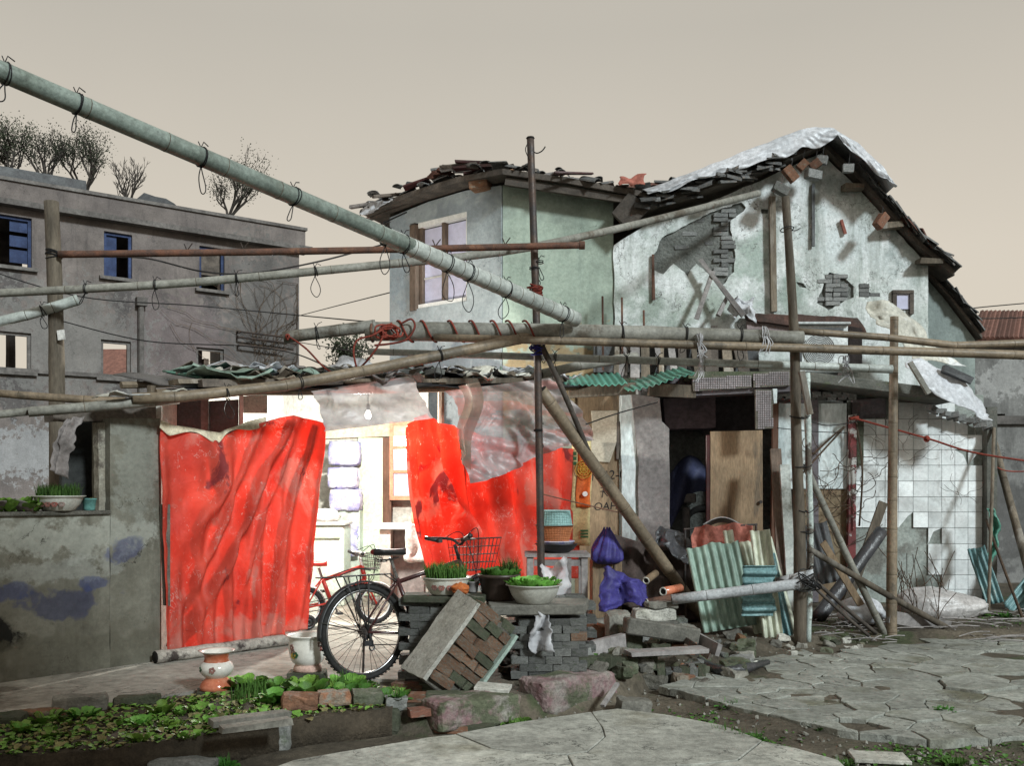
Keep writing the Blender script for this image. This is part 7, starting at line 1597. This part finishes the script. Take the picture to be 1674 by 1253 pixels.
def basket(z_, r0, r1, h, mt, lab, flip=False):
    t = T('plastic_basket', lab, 'basket', (cb.x, 9.42, z_)); m_ = MB(); n = 40; rows = 9
    for r_ in range(rows + 1): q = r_ / rows; m_.ring((cb.x, 9.42, z_ + h * q), r0 + (r1 - r0) * q, .0035 if r_ not in (0, rows) else .007, (0, 0, 1), 36, 4)
    for k in range(n):
        a = 6.283 * k / n; d = Vector((math.cos(a), math.sin(a), 0)); m_.tube([Vector((cb.x, 9.42, z_)) + d * r0, Vector((cb.x, 9.42, z_ + h)) + d * r1], .003, 4, cap=False)
    m_.out('lattice', MATS[mt], t, smooth=True)
    m_ = MB(); zz = z_ + (h if flip else 0); rr = (r1 if flip else r0)
    m_.lathe([(.001, zz - z_), (rr, zz - z_)], (cb.x, 9.42, z_), 36); m_.lathe([((r0 if flip else r1), (0 if flip else h)), ((r0 if flip else r1) + .02, (0 if flip else h) + .004)], (cb.x, 9.42, z_), 36); m_.out('base', MATS[mt], t, smooth=True)
    m_ = MB(); m_.lathe([(r0 - .006, .004), (r1 - .006, h - .004)], (cb.x, 9.42, z_), 36); m_.out('inner_skin', MATS[mt], t, smooth=True)
M('basket_orange', (.62, .25, .11), (.52, .2, .09), bump=.05, rough=.45); M('basket_mint', (.38, .60, .58), (.32, .52, .5), bump=.05, rough=.45)
zo = zb + .108
basket(zo, .14, .175, .145, 'basket_orange', 'orange lattice plastic basket under the mint one'); basket(zo + .15, .17, .15, .14, 'basket_mint', 'upturned pale mint plastic basket on the orange one', True)
# purple bags
def purple(px0, px1, py0, py1, Y, seed, lab):
    c_ = P((px0 + px1) / 2, (py0 + py1) / 2, Y); sx = (px1 - px0) / 2 / F * Y; sz = (py1 - py0) / 2 / F * Y; m_ = MB()
    def fn(u, v):
        a = 6.283 * u; b = math.pi * v; d = Vector((math.cos(a) * math.sin(b), math.sin(a) * math.sin(b), -math.cos(b))); f = 1 + .25 * nz(d, 1.6, seed) + .10 * math.sin(a * 7 + seed) * math.sin(b) * (1 - .5 * v) + .12 * abs(nz(d, 4, seed + 2)); return c_ + Vector((d.x * sx * f, d.y * sx * .7 * f, d.z * sz * f))
    m_.grid(fn, 48, 26); m_.out('purple_bag', MATS['purple_bag'], None, lab, 'bag', smooth=True)
hb = P(992, 870, 9.75)
m = MB()
def hbag(u, v):
    a = 6.283 * u; pr_ = .03 + .125 * math.sin(min(1, v * 1.25) * 1.57) ** 1.2 if v < .8 else .155 * math.sqrt(max(.0004, 1 - ((v - .8) / .2) ** 2)); f = 1 + (.13 * (1 - v) + .03) * math.sin(a * 7 + 2 * v) + .05 * math.sin(a * 13 + 5 * v) + .12 * nz((math.cos(a), math.sin(a), v * 2), 2, 4); return hb + Vector((math.cos(a) * pr_ * f, math.sin(a) * pr_ * .75 * f, .03 - .36 * v + .02 * math.sin(a * 3) * (1 - v)))
m.grid(hbag, 84, 28); m.out('purple_bag', MATS['purple_bag'], None, 'purple plastic bag hanging above the brown cloth', 'bag', smooth=True)

PB = [(1000, 925), (1022, 940), (1048, 950), (1066, 985)]
sheet(lambda u, v: P(984 + 74 * u + 8 * v * (u - .5), 930 + 26 * u * u + (8 + 62 * (1 - .55 * u)) * v + 8 * math.sin(u * 8) * v, 9.05 - .16 * math.sin(v * 1.5) - .04 * math.sin(u * 11)), 40, 26, 'purple_sheet', MATS['purple_bag'], 'purple plastic sheet draped over rubble beside the pipes', 'sheet', .05, 6)
sheet(lambda u, v: P(1000 + 100 * u, 872 + 30 * u + 110 * v, 9.9 - .3 * v + .05 * math.sin(u * 14)), 34, 22, 'brown_cloth', MATS['brown_cloth'], 'dark brown cloth draped behind the slanting strut', 'cloth', .06, 4)
sheet(lambda u, v: P(1070 + 55 * u, 858 + 30 * u * u + 40 * v, 9.95 - .3 * v + .04 * math.sin(u * 12)), 24, 14, 'black_sheeting', MATS['cover_black'], 'crumpled black plastic behind the strut by the doorway', 'sheet', .08, 6)
bx_ = P(1030, 1000, 10.0); m = MB(); m.box((bx_.x + .3, 10.1, .38), (1.1, .3, .76)); m.out('crate_heap', MATS['brown_cloth'], None, 'dark covered crate under the brown cloth', 'crate', bevel=.03)
m = MB(); pz = P(990, 905, 9.9); m.box((pz.x, 9.9, pz.z / 2 - .03), (.3, .3, pz.z - .08)); m.out('old_carton', MATS['plywood'], None, 'brown carton under the hanging purple bag', 'carton', bevel=.01)
# red cloth on a line
sheet(lambda u, v: P(1130 + 100 * u - 3 * v, 862 - 6 * math.sin(u * 2.5) + (46 - 10 * u) * v, 9.75 - .12 * v + .04 * math.sin(u * 17)), 40, 16, 'red_cloth', MATS['red_cloth'], 'faded red cloth spread over the top of the corrugated sheets', 'cloth', .035, 6)
m = MB(); m.tube([P(1118, 866, 9.8), P(1238, 858, 9.8)], .012, 6); m.tube([P(1120, 866, 9.8), Vector((P(1120, 866, 9.8).x, 9.8, -.03))], .012, 6); m.tube([P(1236, 858, 9.8), Vector((P(1236, 858, 9.8).x, 9.8, -.03))], .012, 6); m.out('cloth_rail', MATS['dark_metal'], None, 'thin rail carrying the red cloth', 'rail')
m = MB(); m.grid(lambda u, v: P(1150 + 60 * u, 858 - 12 * math.sin(u * 3.1) + 8 * v, 10.2 + .2 * v), 10, 6); m.out('grey_board_scrap', MATS['grey_board'], None, 'grey scrap sheet behind the red cloth', 'sheet', solid=.01)
# scooter under a blue cover inside the doorway
sc = T('covered_scooter', 'scooter under a dark blue cover inside the doorway', 'scooter', P(1125, 985, 12.6)); 
def scov(u, v):
    a = -.4 + 3.9 * u; px = 1096 + 62 * u; top = 745 + 30 * (1 - math.sin(u * 3.0)) ; return P(px - 6 * v * (1 - u), top + (105 - 70 * u) * v, 12.5 - .12 * math.sin(v * 2) + .05 * math.sin(u * 9 + v * 3))
m = MB(); m.grid(scov, 26, 18); m.out('cover', MATS['scooter_cover'], sc, smooth=True, solid=.004)
m = MB(); m.ring(P(1150, 862, 12.6) , .24, .05, (.2, 1, 0), 30, 8); m.out('wheel', MATS['rubber'], sc, smooth=True)
m = MB(); m.box(P(1118, 815, 12.5), (.28, .2, .12)); m.tube([P(1122, 830, 12.5), Vector((P(1122, 0, 12.5).x, 12.5, -.02))], .05, 10); m.out('seat', MATS['grey_board'], sc, bevel=.03); m = MB(); m.box((P(1130, 0, 12.6).x, 12.6, .35), (.5, .16, .4)); m.out('body', MATS['black_plastic'], sc, bevel=.04)

# ================================================================== leaning corrugated sheets
def cs_(bl, tl, tr, Yb, Yt, mt, lab, pitch=.075, amp=.017, seed=0, rag=.05):
    a = P(*bl, Yb); a = G(*bl) if Yb is None else a; b = P(*tl, Yt); c_ = P(*tr, Yt); corr('corrugated_sheet', MATS[mt], None, a, c_ - b, b - a, (c_ - b).length, (b - a).length, pitch, amp, lab, 'sheet', rag=rag, group='corrugated sheets leaning by the crooked post', seed=seed)
cs_((1150, 1036), (1096, 904), (1182, 890), 9.1, 9.3, 'corr_green', 'green corrugated sheet tilting in front of the red cloth', seed=1)
cs_((1236, 1048), (1190, 892), (1256, 880), 9.15, 9.45, 'corr_cream', 'cream corrugated sheet standing behind the whitewashed bamboo', .07, seed=2)
cs_((1248, 1050), (1252, 868), (1284, 866), 8.95, 9.2, 'corr_cream', 'narrow cream corrugated strip beside the crooked post', .06, seed=3)
cs_((1205, 1010), (1188, 868), (1204, 866), 9.35, 9.5, 'corr_cream', 'slim pale corrugated strip sticking up behind the rest', .06, seed=6, rag=.0)
cs_((1266, 1044), (1276, 908), (1306, 904), 9.1, 9.35, 'corr_teal', 'dark teal corrugated sheet leaning against the crooked post', .06, seed=4)
a = P(1212, 1008, 8.92); b = P(1262, 1000, 8.92); corr('corrugated_scrap', MATS['corr_teal'], None, a, (0, -.15, 1), (1, 0, .12), .47, .29, .085, .02, 'bent teal corrugated scrap hung behind the whitewashed bamboo', 'sheet', rag=.04, seed=9)
cs_((1326, 960), (1322, 860), (1372, 850), 10.8, 10.9, 'iron_dark', 'dark iron corrugated sheet standing behind the crossed sticks', .09, seed=5)
# orange pipes among the rubble
for (p0, p1, r_, mt, lab) in (((1084, 968, 9.05), (1112, 962, 9.3), .04, 'orange_glaze', 'orange clay pipe end with pale ring beside the strut foot'), ((1058, 986, 8.95), (1100, 978, 9.0), .036, 'rust', 'rusty pipe stub at the end of the whitewashed bamboo'), ((1056, 950, 9.3), (1072, 938, 9.5), .035, 'plywood', 'yellowish wood stub behind the purple sheet')):
    t = T('pipe_stub', lab, 'pipe', P(*p0)); m = MB(); m.tube([P(*p0), P(*p1)], r_, 14, capmi=1); m.out('tube', [MATS[mt], MATS['hollow']], t, smooth=True); m = MB(); m.ring(P(*p0), r_ * .86, r_ * .2, P(*p1) - P(*p0), 18, 6); m.out('rim', MATS['pale_plaster'], t, smooth=True)

# ================================================================== rubble
random.seed(111)
def rb(px, py, L, W_, H_, ang, mt, lab, nm='rubble_stone', lift=0, tilt=.08, grp=None, j=.02):
    c_ = G(px, py, 0); c_.z = gh(c_.x, c_.y) + H_ / 2 - .012 + lift; return rough_block(c_, (L, W_, H_), (rnd(-tilt, tilt), rnd(-tilt, tilt), ang), nm, MATS[mt], lab, 'stone', grp, j=j)
# concrete beam on stones
rb(1010, 1052, .2, .24, .3, .1, 'stone', 'upright stone block at the beam end by the purple sheet', j=.015)
rb(1030, 1058, .16, .2, .2, .3, 'moss_brick', 'mossy stone propping the concrete beam')
rb(1125, 1052, .16, .2, .17, .2, 'stone', 'stone propping the beam end beside the corrugated sheets')
m = MB(); a = P(1022, 1022, 8.25); b = P(1140, 1040, 8.3); m.bar(a, b, .2, .13, j=.01); m.out('concrete_beam', MATS['stone'], None, 'grey concrete beam resting on rubble before the corrugated sheets', 'beam', bevel=.012)
for (px, py, L, H_, lift, mt, lab) in ((1072, 1044, .36, .11, .08, 'stone', 'lower flat stone of the small pile by the pipes'), (1068, 1044, .38, .1, .19, 'pale_plaster', 'pale flat stone of the small pile by the pipes'), (1080, 1044, .28, .05, .29, 'stone', 'thin top stone of the small pile by the pipes'), (1068, 1046, .3, .1, 0, 'grey_brick', 'bottom stone of the small pile by the pipes')):
    rb(px, py, L, .2, H_, .1, mt, lab, lift=lift, tilt=.03)
rb(1105, 1040, .18, .16, .2, .1, 'grey_brick', 'grey block beside the small stone pile'); rb(1118, 1042, .16, .16, .14, .3, 'stone', 'whitish block beside the small stone pile', lift=.0)
rb(985, 1040, .24, .2, .18, .3, 'stone', 'brownish boulder beneath the purple sheet'); rb(970, 1045, .2, .18, .15, .8, 'red_brick', 'reddish boulder behind the brick pile')
# scattered pieces
for k in range(80):
    px = rnd(905, 1225); py = rnd(1045, 1112) - max(0, (px - 1080) * .12); s_ = rnd(.06, .2)
    rb(px, py, s_, s_ * rnd(.5, 1), s_ * rnd(.35, .6), rnd(0, 3), random.choice(('stone', 'grey_brick', 'moss_brick', 'moss_brick', 'red_brick', 'mortar')), 'broken lump of rubble scattered before the brick pile and sheets', 'rubble_stone', 0, .3, 'scattered rubble')
for k in range(20):
    px = rnd(1220, 1420); py = rnd(1040, 1064) - (px - 1220) * .06 + 6; s_ = rnd(.04, .13); rb(px, py, s_, s_ * .8, s_ * .5, rnd(0, 3), random.choice(('stone', 'pale_plaster', 'moss_brick')), 'small pale stone at the paving edge below the corrugated sheets', 'rubble_stone', 0, .3, 'stones at the paving edge')
for k in range(16):
    px = rnd(820, 960); py = rnd(1075, 1112); s_ = rnd(.06, .15); rb(px, py, s_, s_ * .8, s_ * .45, rnd(0, 3), random.choice(('moss_brick', 'soil', 'red_brick')), 'mossy lump between the tumbled pillar and the kerb', 'rubble_stone', 0, .3, 'mossy lumps by the kerb')
for (px, py, L, W_, ang, lab) in ((806, 1138, .23, .15, -.15, 'small square cream tile lying by the tumbled pillar'), (893, 1091, .27, .17, -.2, 'larger cream tile lying on the mossy rubble')):
    c_ = G(px, py, 0); c_.z = gh(c_.x, c_.y) + .07; m = MB(); m.box(c_, (L, W_, .025), Euler((.06, .05, ang)).to_matrix()); m.out('loose_tile', MATS['pale_plaster'], None, lab, 'tile', bevel=.003); rb(px, py, L * .8, W_ * .8, .055, ang, 'moss_brick', 'mossy stone under a cream tile', grp='stones under the cream tiles', lift=.004, tilt=.01)
m = MB(); c_ = G(1437, 1222, -.06); c_.z = gh(c_.x, c_.y) + .02; m.box(c_, (.3, .17, .022), Euler((.03, .02, -.1)).to_matrix()); m.out('loose_tile', MATS['pale_plaster'], None, 'pale square tile lying in front of the cracked paving', 'tile', bevel=.003)
rb(1035, 1130, .22, .15, .1, .2, 'stone', 'flat tan stone beside the tall pink kerb', j=.012); rb(1072, 1152, .1, .06, .03, 0, 'pale_plaster', 'small white stone on the dirt strip'); rb(1018, 1170, .07, .05, .03, 0, 'stone', 'tiny grey stone at the slab edge')
m = MB(); c_ = G(1007, 1128, 0); m.bar(Vector((c_.x - .1, c_.y - .1, -.09)), Vector((c_.x + .02, c_.y + .1, .02)), .03, .02); m.out('wood_splinter', MATS['grey_board'], None, 'grey wood splinter beside the tall pink kerb', 'splinter')
# low brick edge with a plank on top
for k in range(9):
    c_ = G(1040 + 13 * k, 1098 - .3 * k, -.03); c_.z = gh(c_.x, c_.y) + .05; inst(random.choice(BR['moss'] + BR['grey']), 'edge_brick', XF(c_, (rnd(-.06, .06), rnd(-.05, .05), rnd(-.1, .1))), None, 'mossy brick standing under the grey plank at the paving corner', 'brick', 'bricks under the grey plank', scale=(.062, .12, .12))
m = MB(); a = G(1026, 1098, .0); b = G(1152, 1092, .0); a.z = b.z = gh(a.x, a.y) + .125; m.bar(a, b, .16, .03, j=.005); m.out('grey_plank', MATS['grey_board'], None, 'weathered grey plank laid on the mossy bricks', 'plank')
for k in range(8):
    c_ = G(938 + 13 * k, 1108 - 2 * k, 0); c_.z = gh(c_.x, c_.y) + .04; inst(random.choice(BR['moss']), 'edge_brick', XF(c_, (rnd(-.1, .1), rnd(-.1, .1), rnd(-.3, .3))), None, 'mossy brick of the sunken edge behind the tall kerb', 'brick', 'bricks of the sunken edge', scale=(.1, .14, .09))
m = MB(); pts = [G(1118, 1065, -.02), G(1150, 1085, -.05), G(1175, 1098, -.05), G(1215, 1099, -.05), G(1255, 1087, -.05)]
for p in pts: p.z = gh(p.x, p.y) + .045
m.tube(spline(pts, 8), [.018 + .02 * math.sin(i / 32 * 3.1) + .022 * abs(nz((i * .45, 0, 0), 1)) + .012 * nz((i * 1.3, 0, 4), 1) for i in range(33)], 7); m.out('black_roll', MATS['cover_black'], None, 'black crumpled plastic lying at the paving corner', 'sheet', smooth=True)
stick(G(1160, 1085, 0) + Vector((0, 0, .05)), G(1115, 1060, 0) + Vector((0, 0, .09)), .02, 'dark_wood', 'dark splintered stick on the black plastic', flat=True); stick(G(1175, 1072, 0) + Vector((0, 0, .04)), G(1135, 1055, 0) + Vector((0, 0, .07)), .04, 'grey_board', 'pale board scrap below the green corrugated sheet', flat=True)
stick(G(965, 1072, 0) + Vector((0, 0, .05)), G(1020, 1064, 0) + Vector((0, 0, .08)), .05, 'grey_board', 'brown board between the brick pile and the concrete beam', flat=True)
# plastic foil sack
sk = G(1540, 1012, -.03); m = MB()
def sack(u, v):
    a = 6.283 * u; b = math.pi * v; d = Vector((math.cos(a) * math.sin(b), math.sin(a) * math.sin(b), -math.cos(b))); f = 1 + .16 * nz(d, 2, 3) + .1 * abs(nz(d, 5, 6)); return Vector((sk.x - .05, sk.y, .09)) + Vector((d.x * .42 * f * (1 if d.x < 0 else 1.25), d.y * .26 * f, max(-.13, d.z * (.2 - .1 * d.x) * f)))
m.grid(sack, 60, 30); m.out('foil_sack', MATS['foil'], None, 'silvery plastic sack lying at the foot of the tiled wall', 'sack', smooth=True)
bagmesh((P(1415, 985, 9.6).x, 9.7, .12), (.22, .18, .16), 'white_bag', MATS['tarp_white'], 'white bag slumped behind the crossed sticks', 'bag', 7)
# right-hand scraps
cs_((1612, 990), (1622, 900), (1650, 895), 11.0, 11.2, 'corr_teal', 'pale green corrugated scrap hanging at the wall corner', .06, seed=7); cs_((1640, 988), (1630, 915), (1672, 960), 11.0, 11.1, 'corr_teal', 'torn teal corrugated scrap at the dark rear wall', .06, seed=8)
sheet(lambda u, v: P(1612 + 14 * u + 10 * math.sin(v * 4), 830 + 95 * v, 11.3 + .03 * math.sin(u * 6)), 8, 24, 'green_strip', MATS['roof_green'], 'green plastic strip dangling beside the corner post', 'strip', .04, 8)
stick(G(1672, 1012, 0), P(1612, 850, 11.35), .016, 'vine', 'thin bare stem against the corner post'); stick(P(1625, 700, 11.6), G(1616, 1000, 0), .02, 'old_wood', 'thin upright stick at the corner post')
# branches and twigs on the ground at the right
random.seed(121); m = MB()
for k in range(110):
    px, py = (rnd(1330, 1460), rnd(1010, 1042)) if k % 2 else (rnd(1560, 1720), rnd(995, 1040)); c_ = G(px, py, 0); c_.z = gh(c_.x, c_.y) + rnd(.005, .05); a = rnd(0, 3.14); L = rnd(.1, .45); d = Vector((math.cos(a), math.sin(a) * .7, rnd(-.05, .12))); m.tube(spline([c_, c_ + d * L * .5 + Vector((0, 0, rnd(0, .02))), c_ + d * L], 3), rnd(.003, .008), 4)
m.out('twigs', MATS['grey_board'], kind='stuff', label='dry twigs littering the foot of the wall')
m = MB()
for (px, n) in ((1500, 7), (1535, 9), (1485, 6), (1470, 8)):
    for k in range(n):
        b = G(px + rnd(-8, 8), 1000 + rnd(-6, 20), 0); h = rnd(.3, .75); m.tube(spline([b, b + Vector((rnd(-.08, .08), 0, h * .5)), b + Vector((rnd(-.2, .2), rnd(-.05, .05), h))], 4), .004, 4)
m.out('dry_stems', MATS['vine'], kind='stuff', label='thin dry plant stems before the tiles')
# pebbles and grit
peb = [brick_mesh('pebble', MATS['stone'], .3) for _ in range(3)]; random.seed(131); m = MB()
for k in range(1500):
    px, py = rnd(880, 1700), rnd(1030, 1250)
    c_ = G(px, py, -.06); z_ = gh(c_.x, c_.y)
    if inside((c_.x, c_.y), reg): continue
    s_ = rnd(.006, .022); m.box((c_.x, c_.y, z_ + s_ * .3), (s_, s_ * rnd(.6, 1), s_ * .7), Euler((rnd(-1, 1), rnd(-1, 1), rnd(0, 3))).to_matrix(), j=s_ * .2)
m.out('grit', MATS['stone'], kind='stuff', label='grit and pebbles on the bare earth')
